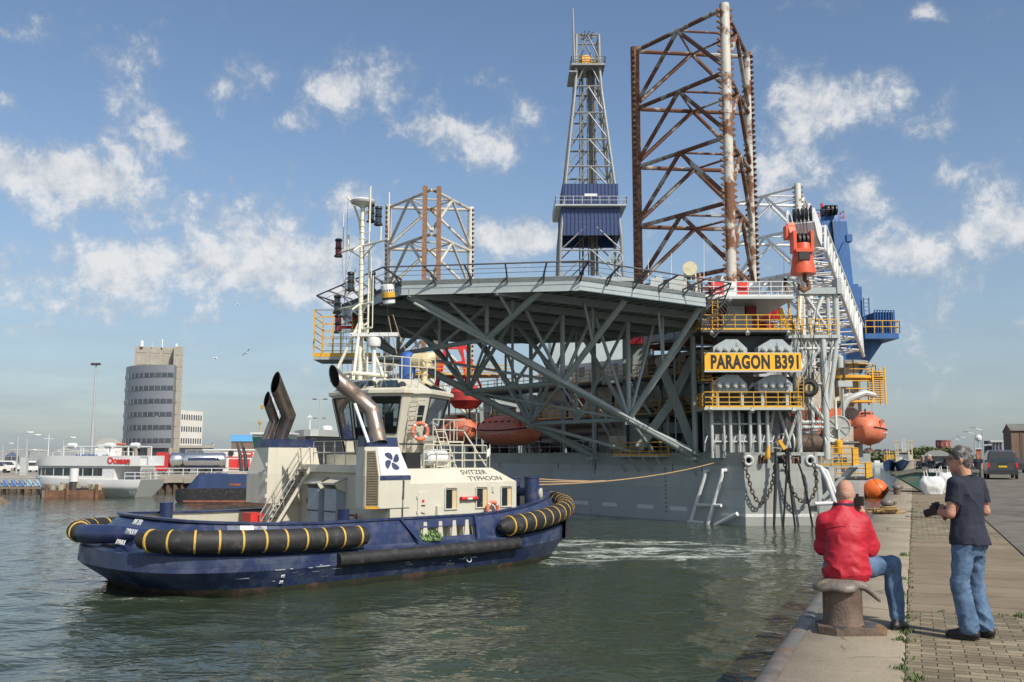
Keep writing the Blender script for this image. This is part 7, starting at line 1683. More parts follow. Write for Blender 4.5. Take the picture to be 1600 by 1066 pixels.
def barge():
 a=G(283,784);t=empty('work_barge',a);tag(t,'low dark blue work barge moored along the far quay','barge');L=15
 m=MB();m.loft([[(x,y*2.4,z) for y,z in((-1,zz),(1,zz))] for x,zz in((0,0),)],True) if False else None
 sec=lambda x,w,z0,z1:[(x,-w,z0),(x,-w,z1),(x,w,z1),(x,w,z0)]
 m.loft([sec(0,1.9,.35,1.35),sec(.6,2.2,-.4,1.45),sec(1.4,2.4,-.6,1.5),sec(L,2.4,-.6,1.5)],True,True,True);h=m.build('hull',black_rubber,t,smooth=False)
 m=MB();m.loft([sec(1.2,2.0,1.3,1.5),sec(2.5,2.3,1.3,3.0),sec(L,2.3,1.3,3.0)],True,True,True);m.build('bulwark',mat('barge_blue',(.035,.06,.14),.45,var=.2,scale=.6),t,smooth=False)
 m=MB()
 for k in range(5):m.b2((5.8+k*1.8,-2.34,1.75),(7.0+k*1.8,-2.30,2.0))
 m.b2((1,-2.43,.05),(L,-2.4,.25));m.build('rust_patch',mat('rust_red',(.25,.09,.06),.8,var=.4,scale=3),t,smooth=False)
 m=MB();m.b2((5.5,-2,3.0),(11,-1.6,3.12));m.b2((12,-2,3),(15,-1.8,3.1));m.build('timber_capping',mat('pale_timber',(.5,.42,.3),.8,var=.2),t,smooth=False)
barge()
def other_tug():
 Y=120.0;x=BX(420,Y);t=empty('harbour_workboat',(x,Y,0));tag(t,'workboat with white wheelhouse and tall instrument mast, mostly hidden behind the tug exhausts','workboat')
 m=MB();m.loft([[(-4,-2.5,-.5),(-4,-2.5,2),(-4,2.5,2),(-4,2.5,-.5)],[(5,-2.5,-.5),(5,-2.5,2),(5,2.5,2),(5,2.5,-.5)],[(9,-.3,-.3),(9.5,-.3,2.6),(9.5,.3,2.6),(9,.3,-.3)]],True,True,True);m.build('hull',navy,t,smooth=False)
 m=MB();m.b2((-1.5,-2,2),(3.5,2,5));m.b2((-1.8,-2.2,7.5),(3.2,2.2,7.75));m.loft([[(-1.2,-1.7,5),(2.6,-1.7,5),(2.6,1.7,5),(-1.2,1.7,5)],[(-1.6,-2,7.5),(3,-2,7.5),(3,2,7.5),(-1.6,2,7.5)]],True,True,True);w=m.build('wheelhouse',white,t,smooth=False)
 m=MB();m.loft([[(-1.35,-1.80,5.7),(2.75,-1.80,5.7),(2.75,1.8,5.7),(-1.35,1.8,5.7)],[(-1.6,-2.02,7.2),(3.0,-2.02,7.2),(3,2.02,7.2),(-1.6,2.02,7.2)]],True);m.build('window_band',mat('green_glass',(.03,.09,.06),.1),w,smooth=False)
 m=MB();zt=BZ(612,Y);m.tube((.3,0,7.7),(.3,0,zt),.12);m.tube((1.0,0,7.7),(1.0,0,zt-.6),.08);m.tube((-.6,0,zt-.5),(1.6,0,zt-.5),.09);m.tube((-.3,0,zt-2.5),(1.3,0,zt-2.5),.06);m.tube((-.3,0,zt-3.6),(1.3,0,zt-3.6),.06);m.b2((-.5,-.3,zt-.9),(-.2,.3,zt-.3));m.build('mast',white,t)
 m=MB();m.b2((-1.2,-.2,zt-2.2),(-.9,.1,zt-1.7));m.lathe([(.1,0),(.22,.12),(.22,.35),(.1,.45)],(-1.2,0,8.8),n=12);m.tube((-1.2,0,7.7),(-1.2,0,8.9),.09);m.build('yellow_lamp',mat('dull_yellow',(.42,.27,.08),.6),t);m=MB();m.b2((.2,-.6,7.75),(1.5,.6,8.2));m.build('orange_raft',orange,t,smooth=False)
 m=MB();
 for dx in(0,.6):m.pipe([(-3.2+dx,-.5,3),(-3.4+dx,-.5,5),(-3.9+dx,-.5,6.6)],[.25,.22,.12],8)
 m.build('exhaust_pipe',dark,t)
 Y=150.0;x=BX(492,Y);t=empty('survey_vessel',(x,Y,0));tag(t,'large dark-hulled vessel with flared bow seen behind the tug stairs','vessel')
 zt=BZ(685,Y);zd=BZ(675,Y);m=MB();m.loft([[(xx*w,y,z) for xx,y in((-.2,-3),(.0,-3.5),(.2,-3),(1,6),(1,16),(-1,16),(-1,6))] for w,z in((1.5,-1),(2.2,2),(3.6,zt-1),(4.4,zt+.3))],True,True,True);m.build('hull',mat('charcoal_hull',(.03,.035,.045),.5,var=.2),t,angle=30)
 m=MB();m.loft([[(xx*w,y,z) for xx,y in((-.25,-3.2),(.0,-3.8),(.25,-3.2),(1,6),(1,16),(-1,16),(-1,6))] for w,z in((4.42,zt+.28),(4.6,zd+.3))],True,True,True);m.build('bulwark',lightgrey,t,angle=30)
 m=MB();m.tube((-.9,0,zd),(-.9,0,BZ(648,Y)),.12,.08);m.b2((-1.2,-.2,BZ(653,Y)),(-.6,.2,BZ(650,Y)));m.build('fore_mast',white,t);m=MB();m.lathe([(.9,0),(.9,.5),(.6,.8),(0,.85)],(1.4,2,zd+.2),n=18);m.build('satellite_dome',white,t)
 Y=230;t=empty('light_mast',(BX(498,Y),Y,FZ));tag(t,'slim twin-armed light mast behind the dark vessel','light mast');h=BZ(624,Y)-FZ;m=MB();m.tube((0,0,0),(0,0,h),.2,.14,8);m.tube((-1.4,0,h),(1.4,0,h),.08);m.tube((-1.2,0,h*.72),(1.2,0,h*.72),.07);m.build('pole',pole_m,t);m=MB();
 for s in(-1,1):m.b2((s*1.3-.45,-.3,h-.1),(s*1.3+.45,.3,h+.15));m.b2((s*1.1-.35,-.25,h*.72-.1),(s*1.1+.35,.25,h*.72+.1))
 m.build('lamp_head',dark,t,smooth=False)
other_tug()
def skyline():
 rnd=random.Random(6);dm=mat('distant_grey',(.25,.27,.28),.9,var=.2,scale=.05)
 for k in range(16):
  Y=rnd.uniform(620,780);px=-30+k*14+rnd.uniform(-4,4);h=rnd.uniform(3.5,6.5);w=rnd.uniform(6,11);t=empty('distant_shed',(BX(px,Y),Y,2.0),FACE(px));tag(t,'low grey shed far off on the horizon behind the mesh fence','shed','sheds on the left horizon')
  m=MB();m.b2((-w,0,0),(w,8,h));m.build('wall',dm,t,smooth=False);m=MB();m.prism([(-w-.3,h),(w+.3,h),(0,h+1.2)],(0,-.2,0),(1,0,0),(0,0,1),(0,8.4,0));m.build('roof',roofm,t,smooth=False)
skyline()
# -- RIGHT-HAND DISTANCE
leaf_m=mat('spring_leaves',(.085,.105,.035),.75,var=.45,scale=1.2);bark=mat('bark',(.10,.08,.06),.9,var=.3)
def tree(px,py,Y,w,label,z0,seed):
 rnd=random.Random(seed);x=BX(px,Y);h=BZ(py,Y)-z0;t=empty('tree',(x,Y,z0));tag(t,label,'tree','trees on the far shore')
 m=MB();m.tube((0,0,0),(0,0,h*.6),.3,.15);
 for k in range(7):a=rnd.uniform(0,6.28);m.tube((0,0,h*rnd.uniform(.3,.55)),(math.cos(a)*w*.3,math.sin(a)*w*.3,h*rnd.uniform(.6,.9)),.1,.04,5)
 m.build('trunk',bark,t);m=MB()
 for k in range(700):
  u=Vector((rnd.gauss(0,1),rnd.gauss(0,1),rnd.gauss(0,1))).normalized()*rnd.random()**.45
  c=Vector((u.x*w*.5,u.y*w*.5,h*.62+u.z*h*.38));s=rnd.uniform(.25,.6);d,s1,s2=frame((rnd.gauss(0,1),rnd.gauss(0,1),rnd.gauss(0,1)))
  m.add([c-s1*s,c+s2*s,c+s1*s,c-s2*s],[(0,1,2,3)])
 m.build('crown',leaf_m,t,smooth=False)
for i,(px,py,Y,w,lab) in enumerate(((1446,697,430,13,'rounded tree left of the red water tower'),(1487,700,420,9,'small tree just right of the red water tower'),(1395,706,560,18,'low tree on the far shore behind the fishing boats'),(1352,704,640,20,'low tree on the far shore right of the orange lifeboat'),(1374,705,660,22,'low tree on the far shore left of the fishing boats'),(1428,703,600,14,'low tree between the fishing boats and the rounded tree'))):
 tree(px,py,Y,w,lab,3.0,i)
def far_houses():
 rnd=random.Random(12);grp='houses on the far shore'
 spots=[(1343,702),(1352,706),(1361,701),(1369,705),(1376,703),(1384,706),(1390,703),(1436,706),(1431,704),(1400,705),(1408,703),(1420,706)]
 for i,(px,py) in enumerate(spots):
  Y=590+14*(i%4);x=BX(px,Y);h=BZ(py,Y)-2.5;w=rnd.uniform(4,7);t=empty('distant_house',(x,Y,2.0));tag(t,'small pale house on the hazy far shore beyond the fishing boats','house',grp)
  m=MB();m.b2((-w/2,0,0),(w/2,8,h*.7));m.build('wall',mat(('house_cream','house_grey','house_brick')[i%3],((.45,.40,.32),(.38,.38,.38),(.28,.16,.11))[i%3],.9,var=.1),t,smooth=False)
  m=MB();m.prism([(-w/2-.3,0),(w/2+.3,0),(0,h*.35+.6)],(0,-.3,h*.7),(1,0,0),(0,0,1),(0,8.6,0));m.build('roof',mat('tile_roof',(.16,.09,.07),.85,var=.2),t,smooth=False)
 m=MB();rn2=random.Random(3)
 for k in range(2600):
  Y=rn2.uniform(520,575);px=rn2.uniform(1335,1440);c=V(BX(px,Y),Y,2+abs(rn2.gauss(0,1.6)));s=rn2.uniform(.6,1.6);d,s1,s2=frame((rn2.gauss(0,1),rn2.gauss(0,1),rn2.gauss(0,1)));m.add([c-s1*s,c+s2*s,c+s1*s,c-s2*s],[(0,1,2,3)])
 tag(m.build('shore_scrub',mat('hazy_scrub',(.13,.145,.08),.9,var=.4,scale=.1),smooth=False),kind='stuff')
far_houses()
def water_tower():
 Y=480;t=empty('water_tower',(BX(1475,Y),Y,3));tag(t,'red and brown water tower on a pale stem in the distance','water tower');z1,z0=BZ(688,Y)-3,BZ(701,Y)-3;r=(BX(1486,Y)-BX(1464,Y))/2
 m=MB();m.tube((0,0,z0),(0,0,z1),r,r*1.02,10);tk=m.build('tank',mat('tower_brick',(.20,.075,.06),.8,var=.2),t,smooth=False);m=MB();m.tube((0,0,0),(0,0,z0-.8),r*.65,r*.6,10);m.lathe([(r*.6,z0-.9),(r,z0)],n=10);m.build('stem',offwhite,t,smooth=False)
 for k in range(10):a=6.283*(k+.5)/10;m=MB();c=V(math.cos(a)*r*.96,math.sin(a)*r*.96,(z0+z1)/2);m.box(c,(.5,.9,(z1-z0)*.5),rz=a);m.build('bay',mat('tower_pale',(.42,.2,.17),.8),tk,smooth=False)
water_tower()
simple_block('arched_terminal','low hall with curved grey roof below the water tower','hall',1444,1484,711,None,250,8,glassb,('arch',1.5,roofm),z0=3.3)
simple_block('orange_shed','small orange brick hut between the lamps and the warehouse','hut',1525,1534,702,None,230,4,mat('orange_brick',(.42,.16,.08),.8,var=.1),('flat',.3,white),z0=3.3)
def warehouse():
 Y=122.0;x0=BX(1568,Y);t=empty('brick_warehouse',(x0,Y,QZ));tag(t,'dark brown gabled warehouse at the right edge','warehouse');ze=BZ(672,Y)-QZ;zr=BZ(661,Y)-QZ;bm_=mat('warehouse_brick',(.13,.085,.06),.85,var=.2,scale=.6);
 u=V(.5,-.3,0).normalized();w=V(.42,.9,0).normalized();W=22;D=9
 a,b,c,d=V(0,0,0),u*0+w*12,None,None
 q=[V(5.2,10,0),V(1.1,0,0),V(24,3,0),V(29,13,0)]
 m=MB();m.loft([[p for p in q],[up(p,ze) for p in q]],True);m.add([up(q[0],ze),up(q[1],ze),up((q[0]+q[1])/2,zr)],[(0,1,2)]);m.add([up(q[3],ze),up(q[2],ze),up((q[2]+q[3])/2,zr)],[(0,1,2)]);m.build('wall',bm_,t,smooth=False)
 r0,r1=up((q[0]+q[1])/2,zr+.05),up((q[2]+q[3])/2,zr+.05);m=MB();m.add([up(q[1],ze)+V(-.2,-.3,-.1),up(q[2],ze)+V(.2,-.3,-.1),r1,r0,up(q[0],ze)+V(0,.3,-.1),up(q[3],ze)+V(0,.3,-.1)],[(0,1,2,3),(3,2,5,4)]);m.build('roof',mat('bitumen_roof',(.15,.15,.13),.8,var=.2,scale=.3),t,smooth=False)
 for k in range(6):x=2.2+k*3.6;m=MB();m.b2((x,.1+k*.45,0),(x+.35,.5+k*.45,ze-.1));m.build('pilaster',mat('dark_pilaster',(.09,.06,.05),.9),t,smooth=False)
 t2=empty('teal_hoarding',(BX(1582,118),112,QZ));tag(t2,'teal metal hoarding in front of the dark warehouse','hoarding');m=MB();m.b2((0,0,0),(16,.12,2.6));m.build('panel',mat('teal_panel',(.06,.20,.24),.6,var=.1,scale=.5),t2,smooth=False);m=MB();[m.b2((k*2.0,-.06,0),(k*2.0+.1,0,2.7)) for k in range(9)];m.build('post',dark,t2,smooth=False)
 for i,(p0,p1,y0) in enumerate(((1541,1551,697),(1551,1567,691))):simple_block('steel_shed',('low silver shed left of the taller silver shed','taller silver corrugated shed beside the dark warehouse')[i],'shed',p0,p1,y0,None,160-i*10,10,mat('corrugated_silver',(.40,.43,.48),.5,.2,var=.1,scale=1),('flat',.3,white),(3,1,.25,3.0,dark),z0=QZ)
 t3=empty('chimney',(BX(1546,175),175,QZ));tag(t3,'dark chimney above the low silver shed','chimney');m=MB();m.tube((0,0,0),(0,0,BZ(689,175)-QZ),.9,.8,12);m.build('stack',dark,t3)
 car2=empty('parked_car',(BX(1600,90),92,QZ-.02),1.1);tag(car2,'dark car parked past the van at the right picture edge','car');m=MB();m.prism([(-2,.3),(2,.3),(2.1,.8),(1.3,.95),(.7,1.4),(-1.4,1.4),(-2,.9)],(0,-.85,0),(1,0,0),(0,0,1),(0,1.7,0));m.build('body',dark,car2,smooth=False);m=MB();m.prism([(-1.3,.95),(1.1,.95),(.65,1.32),(-1.2,1.32)],(0,-.87,0),(1,0,0),(0,0,1),(0,1.74,0));m.build('window',winglass,car2,smooth=False)
 for x in(-1.2,1.2):
  for y in(-.8,.8):m=MB();m.tube((x,y-.1,.3),(x,y+.1,.3),.3,n=14);m.build('wheel',black_rubber,car2)
warehouse()
for px,py,Y,lab in((1537,669,190,'tall quay lamp, nearest of the four above the van'),(1524,675,215,'tall quay lamp, second of the four above the van'),(1510,682,255,'tall quay lamp, third of the four above the van'),(1500,686,300,'tall quay lamp, farthest of the four above the van')):
 street_lamp(px,py,Y,lab,3.3,1,'lamps along the quay road',-1,dark)
def radar_post():
 Y=240;t=empty('radar_post',(BX(1530,Y),Y,QZ));tag(t,'slim post topped with a white globe beyond the man','post');h=BZ(689,Y)-QZ;m=MB();m.tube((0,0,0),(0,0,h),.25,.18);m.build('pole',pole_m,t);m=MB();m.lathe([(0,-.2),(.75,.2),(.9,.8),(.6,1.4),(0,1.6)],(0,0,h),n=18);m.build('globe',white,t)
radar_post()
def fishing(px,Y,hw,label,hullm,wl,orange_top):
 c=V(BX(px,Y),Y,0);t=empty('fishing_boat',c,FACE(px));tag(t,label,'fishing boat','fishing boats moored beyond the buoy');k=hw
 m=MB();zt=BZ(722,Y);m.loft([[(x*w*k,y,z+(1.1 if abs(x)<.3 and z>2 else 0)) for x,y in((-.05,-3.5),(.05,-3.5),(.75,1),(1,5),(1,18),(-1,18),(-1,5),(-.75,1))] for w,z in((.75,-.4),(.85,.8),(.98,zt*.8),(1.05,zt))],True,True,True);h=m.build('hull',hullm,t,angle=30)
 m=MB();m.pipe([(x*1.06*k,y-.05,zt*.98+(1.0 if abs(x)<.3 else 0)) for x,y in((-1,5),(-.75,1),(-.05,-3.5),(.05,-3.5),(.75,1),(1,5))],.12,5);m.build('gunwale',white,h)
 m=MB();m.b2((-k*.8,3,zt),(k*.8,9,BZ(711,Y)));m.b2((-k*.65,3.5,BZ(711,Y)),(k*.65,8,BZ(706,Y)));w=m.build('wheelhouse',yellow if orange_top else white,t,smooth=False);m=MB();m.b2((-k*.6,3.4,BZ(710,Y)),(k*.6,3.45,BZ(707.5,Y)));m.build('window_band',winglass,w,smooth=False)
 cm=mat('mast_cream',(.55,.45,.28),.6,var=.15);m=MB();zz=BZ(690 if not orange_top else 702,Y)
 for x in((-.75,-.55,.5,.85) if not orange_top else(-.3,.1)):m.bar((x*k,2,zt),(x*k,2.4,zz),.38 if not orange_top else.15);m.box((x*k,2.3,zz+.2),(.6,.5,.7)) if not orange_top else None
 m.bar((-.75*k,2.3,zz-2),(-.55*k,2.3,zz-2),.2);m.bar((-.5*k,2.3,zz-3.4),(.5*k,2.3,zz-3.4),.2);m.build('gantry',cm if not orange_top else white,t,smooth=False)
 if not orange_top:
  m=MB();
  for i in range(6):z=BZ(706,Y)+i*.75;m.bar((-.12*k,5,z),(.25*k,5,z+.7),.12);m.bar((.25*k,5,z),(-.12*k,5,z+.7),.12)
  m.bar((-.12*k,5,BZ(706,Y)),(-.12*k,5,zz-.3),.2);m.bar((.25*k,5,BZ(706,Y)),(.25*k,5,zz-.3),.2);m.build('lattice_mast',white,t,smooth=False)
fishing(1412,318,3.1,'dark blue fishing boat seen bow-on with cream gantries',navy,735,False);fishing(1389,326,2.0,'blue and orange fishing boat moored left of the dark blue one',mat('mid_blue_hull',(.03,.12,.28),.5,var=.15),734,True)
def motorboat():
 c=G(1366,727);t=empty('motorboat',c);tag(t,'small white motorboat far off to the left of the fishing boats','motorboat');m=MB();m.loft([[(x,y*w,z) for x,y in((-3,0),(0,-1),(4,-1),(4,1),(0,1))] for w,z in((.8,-.2),(1.1,1.2))],True,True,True);m.build('hull',white,t,smooth=False);m=MB();m.b2((0,-.8,1.2),(2.5,.8,2.3));m.build('cabin',white,t,smooth=False)
motorboat()
def buoy():
 c=G(1369,777);r=1.45;c.z=.75;t=empty('mooring_buoy',c);tag(t,'big round orange mooring buoy floating beside the quay','buoy');m=MB();m.lathe([(r*math.sin(a)*1.02+.0,-r*.98*math.cos(a)) for a in np.linspace(0,math.pi,22)],(0,0,0),(.15,-.2,1),36);b=m.build('float',mat('buoy_orange',(.72,.14,.02),.45,var=.1,second=(.15,.09,.06),samount=.22,sscale=.9,soft=.3),t)
 m=MB();d=V(.22,-.95,-.12);m.lathe([(0,1.52),(.16,1.52),(.2,1.46),(.32,1.44),(.34,1.38),(.34,1.2)],(0,0,0),d,20);m.build('mooring_eye',rusty,b)
 m=MB();p0=d.normalized()*1.5;p1=P(1352,728,98)-c;m.pipe([p0,p0.lerp(p1,.5)-V(0,0,.1),p1],.03,5);m.build('tether',dark,t)
buoy()
def gull(px,py,Y,roll,label,rz):
 c=P(px,py,Y);m=MB();m.lathe([(0,-.32),(.05,-.26),(.09,-.05),(.08,.12),(.05,.24),(.02,.32),(0,.36)],(0,0,0),(1,0,0),10);
 for s in(-1,1):m.loft([[(.1-.10*u,s*(.05+.62*u),.02+.20*math.sin(u*2.4)-.05*u),(-.12-.06*u,s*(.05+.62*u),.01+.2*math.sin(u*2.4)-.05*u),(-.02-.08*u,s*(.05+.62*u),.035+.2*math.sin(u*2.4)-.05*u)] for u in(0,.25,.5,.75,.97)],True,True,True)
 m.add([(-.3,-.03,0),(-.45,-.09,0),(-.45,.09,0),(-.3,.03,0)],[(0,1,2,3)])
 o=m.build('gull',white);o.location=c;o.scale=(.5,)*3;o.rotation_euler=(roll,.1,rz);tag(o,label,'gull','gulls in flight');w=MB();w.tube((.34,0,0),(.42,0,-.02),.02,.005,6);w.build('beak',yellow,o)
gull(337,560,70,.2,'white gull flying right of the office tower roof, lower of the pair',.1);gull(386,552,60,-.7,'white gull banking high up, nearest the tug mast',1.2);gull(244,651,80,.3,'white gull gliding in front of the office tower windows',2.6);gull(372,476,90,.2,'tiny white gull highest in the sky left of the tug mast',.4);gull(332,695,90,-.3,'small gull flying low above the white station roof',.3)
# -- ON THE QUAY
cast=mat('worn_cast_iron',(.17,.15,.13),.55,.2,var=.25,scale=5,second=(.26,.21,.09),samount=.36,sscale=3.5,bump=.4,bscale=25)
rust_iron=mat('rusty_cast_iron',(.12,.085,.065),.75,.1,var=.35,scale=6,second=(.26,.15,.07),samount=.30,sscale=4,bump=.5,bscale=30)
BOL=Q(.43,2.44);BOL=G(1318,987,QZ)
def big_bollard():
 t=empty('mooring_bollard',BOL);t.scale=(.90,.90,.97);tag(t,'broad rusty bollard with worn drooping cap that the man in red sits on','bollard','mooring bollards on the quay edge')
 m=MB();poly=[(-.30,-.14),(-.16,-.27),(.36,-.25),(.38,-.05),(.34,.22),(.1,.28),(-.22,.24)]
 m.slab(poly,0,.075);b=m.build('base_plate',rust_iron,t,smooth=False)
 m=MB();
 for x,y in((-.10,-.20),(.20,-.17),(.27,-.02)):m.lathe([(.075,0),(.075,.006),(.05,.008)],(x,y,.073),n=14)
 m.build('bolt_recess',dark,b)
 m=MB();m.lathe([(.215,.07),(.20,.10),(.198,.42),(.205,.43),(.205,.45)],(0,0,0),n=36);m.build('barrel',rust_iron,t,angle=50)
 pts=[(-.295,.0),(-.27,-.12),(-.17,-.20),(-.06,-.275),(.05,-.26),(.13,-.17),(.24,-.13),(.36,-.11),(.375,-.03),(.33,.04),(.2,.11),(.1,.20),(-.05,.24),(-.2,.19),(-.28,.1)]
 P_=np.array(pts);mm=len(P_);D=[]
 for i in range(mm):
  p0,p1,p2,p3=P_[i-1],P_[i],P_[(i+1)%mm],P_[(i+2)%mm]
  for tt in np.linspace(0,1,6,endpoint=False):D.append(.5*((2*p1)+(-p0+p2)*tt+(2*p0-5*p1+4*p2-p3)*tt*tt+(-p0+3*p1-3*p2+p3)*tt**3))
 def z_(x,y):r=math.hypot(x,y);return.51-.075*max(0,(r-.12)/.2)**1.6-(.06*max(0,(x-.2)/.18)**1.3)
 rings=[]
 for k,dz in((.2,0),(.5,0),(.75,0),(.9,-.004),(.97,-.015),(1.0,-.035),(.985,-.055),(.93,-.07),(.7,-.085),(.5,-.09)):rings.append([(x*k,y*k,z_(x*k,y*k)+dz) for x,y in D])
 m=MB();m.loft(rings,True,True,True);m.build('cap',cast,t,angle=70)
big_bollard()
def small_bollard(px,py,label,s=1.0):
 c=G(px,py,QZ);t=empty('mooring_bollard',c);tag(t,label,'bollard','mooring bollards on the quay edge')
 m=MB();m.lathe([(.15*s,0),(.145*s,.26*s),(.17*s,.28*s)],n=24);m.build('barrel',rust_iron,t)
 m=MB();m.lathe([(.0,.25*s),(.17*s,.25*s),(.185*s,.29*s),(.18*s,.34*s),(.13*s,.40*s),(.05*s,.43*s),(0,.432*s)],n=24);m.loft([[(x+.17*s,y*w,z) for y,z in((-1,.25*s),(1,.25*s),(1,.34*s),(-1,.34*s))] for x,w in((0,.12*s),(.1,.05*s))],True,True,True);m.build('cap',cast,t)
small_bollard(1387,803,'rusty domed bollard with the tan rope looped round it, nearer of the two small ones',1.0);small_bollard(1402,773,'rusty domed bollard by the green skip, farther of the two small ones',1.0)
def quay_rope():
 c=G(1387,803,QZ);m=MB();pts=[]
 for k in range(46):a=k*.42;r=.19+.004*k*(1 if k<30 else 0);pts.append(c+V(math.cos(a)*r,math.sin(a)*r,.05+.0035*k))
 m.pipe(pts,.028,6)
 for seed in(1,2,3):
  rn2=random.Random(seed);e0=Q(.0,QL(1387,803)[1]-.5+seed*.2)+V(0,0,.03);e1=G(1419,803,QZ)+V(0,.2*seed,.03)
  ps=[e0-qx*.1-V(0,0,.25),e0,c+V(-.3,-.1,.04),c+V(-.05,-.24,.08),c+V(.25,-.1+.05*seed,.04),c.lerp(e1,.6)+V(0,rn2.uniform(-.2,.2),.03),e1];m.pipe(ps,.026,6)
 for k in range(5):rn2=random.Random(k+9);q=c+V(-.45+k*.05,-.1,.06);m.pipe([q+V(rn2.uniform(-.25,.25),rn2.uniform(-.2,.2),rn2.uniform(-.02,.1)) for _ in range(6)],.024,6)
 tag(m.build('mooring_rope',mat('old_tan_rope',(.34,.22,.09),.9,var=.35,scale=15,bump=.6,bscale=70)),'tan rope tangled round the nearer small bollard and across the coping','rope')
quay_rope()
def gully():
 o=MB();a,l=QL(1445,808);rr=MB()
 o.b2((a-.5,l-.3,QZ-.02),(a+.6,l+.3,QZ+.0));g=o.build('drain_grate',mat('rusty_grate',(.2,.11,.06),.85,var=.3),smooth=False);g.location=QO;g.rotation_euler=(0,0,QR);tag(g,'rusty flat drain cover let into the far paver band','drain cover')
 for k in range(9):rr.b2((a-.46+k*.115,l-.25,QZ),(a-.40+k*.115,l+.25,QZ+.006))
 rr.build('bar',dark,g,smooth=False)
gully()
def skip():
 c=G(1413,769,QZ);t=empty('skip_container',c,QR+R(6));tag(t,'weathered green steel skip with sloping ends and faded white numbers','skip')
 L,D,Hh=3.1,1.7,.92;m=MB();side=[(.55,.0),(L-.55,.0),(L,Hh-.12),(L,Hh),(-.1,Hh-.10),(-.1,Hh-.22)]
 side=[(.75,.0),(L-.5,.0),(L,.82),(.45,.92),(-.35,.76),(-.3,.68)]
 gm=mat('weathered_green_steel',(.045,.12,.10),.6,var=.3,scale=2,second=(.13,.12,.085),samount=.45,sscale=1.1,bump=.2,bscale=20)
 for y in(0,D):m.prism(side,(0,y,.03),(1,0,0),(0,0,1),(0,.05,0))
 m.add([(.75,0,.03),(L-.5,0,.03),(L-.5,D,.03),(.75,D,.03)],[(0,1,2,3)]);m.add([(.75,0,.03),(.75,D,.03),(-.3,D,.69),(-.3,0,.69)],[(0,1,2,3)]);m.add([(L-.5,0,.03),(L-.5,D,.03),(L,D,.85),(L,0,.85)],[(0,1,2,3)])
 b=m.build('body',gm,t,smooth=False);m=MB();rim=mat('scuffed_rim',(.14,.14,.115),.6,var=.3,scale=3,second=(.3,.28,.2),samount=.2,sscale=3)
 for y in(-.05,D):m.bar((-.38,y,.76),(.55,y,.95),.12,.11);m.bar((.55,y,.95),(L,y,.95),.12,.14)
 m.bar((-.36,0,.75),(-.36,D,.75),.1,.1);m.bar((.85,-.05,.05),(.85,-.05,.9),.07,.06);m.bar((1.9,-.05,.05),(1.9,-.05,.9),.07,.06);m.build('rim',rim,b,smooth=False)
 text('skip_number','0853',.22,wlett,b,V(1.05,-.118,.885),(1,0,0),(0,0,1),bold=.006)
 sk=MB();rnd=random.Random(3);
 for k in range(5):
  cc=V(.9+k*.45,.55+.4*(k%2),.93+.1*(k%3));rr=[]
  for i in range(9):a=math.pi*i/8;rr.append([cc+V(math.cos(b2)*math.sin(a)*.36*rnd.uniform(.75,1.15),math.sin(b2)*math.sin(a)*.33*rnd.uniform(.75,1.1),-math.cos(a)*.25) for b2 in[6.283*j/14 for j in range(14)]])
  bag=MB();bag.loft(rr,True);bag.pipe([cc+V(0,0,.2),cc+V(.03,0,.36)],[.06,.09],8);o=bag.build('bin_bag',mat('black_bin_bag',(.012,.012,.014),.25,var=.3),angle=25);o.location=t.location;o.rotation_euler=t.rotation_euler
  tag(o,('black rubbish bag, leftmost of the heap in the green skip','black rubbish bag, second from the left in the green skip','black rubbish bag in the middle of the heap in the green skip','black rubbish bag, second from the right in the green skip','black rubbish bag, rightmost of the heap in the green skip')[k],'rubbish bag','black bags in the skip')
skip()
def bigbag(px,py,w,h,label,seed):
 c=G(px,py,QZ);rnd=random.Random(seed);rings=[];n=40
 for i in range(17):
  u=i/16;z=h*(u if u<.8 else.8+(u-.8)*.7);k=.78+.22*math.sin(min(1,u*1.5)*math.pi*.6);k*=1 if u<.7 else 1-(u-.7)*.9
  rings.append([((abs(math.cos(a))**.7*math.copysign(1,math.cos(a)))*w/2*k+.05*w*mnoise.noise((math.cos(a)*2.2,math.sin(a)*2.2,z*4+seed)),(abs(math.sin(a))**.7*math.copysign(1,math.sin(a)))*w*.42*k+.05*w*mnoise.noise((math.cos(a)*2.2+9,math.sin(a)*2.2,z*4)),z+.09*h*mnoise.noise((math.cos(a)*1.7,math.sin(a)*1.7,seed*3.1))*u+(.05*h*mnoise.noise((a*3,z*6,seed)) if.1<u<.95 else 0)) for a in[6.2832*j/n for j in range(n)]])
 m=MB();m.loft(rings,True,True,True);o=m.build('builders_bag',mat('white_woven_bag',(.66,.67,.67),.75,var=.07,scale=4,bump=.5,bscale=14),angle=30);o.location=c;o.rotation_euler=(0,0,rnd.uniform(-.4,.4));tag(o,label,'builders bag','white builders bags by the skip')
 l=MB()
 for s in(-1,1):l.pipe([(s*w*.3,-.1,h*.85),(s*w*.33,-.08,h*1.2),(s*w*.22,-.05,h*1.28),(s*w*.17,-.1,h*.85)],.022,6)
 l.build('lifting_loop',mat('bag_loop',(.55,.54,.48),.8),o)
bigbag(1457,772,.98,.78,'larger slumped white builders bag in front of the green skip',4);bigbag(1477,770,.62,.92,'narrower peaked white builders bag beside the standing man',8)
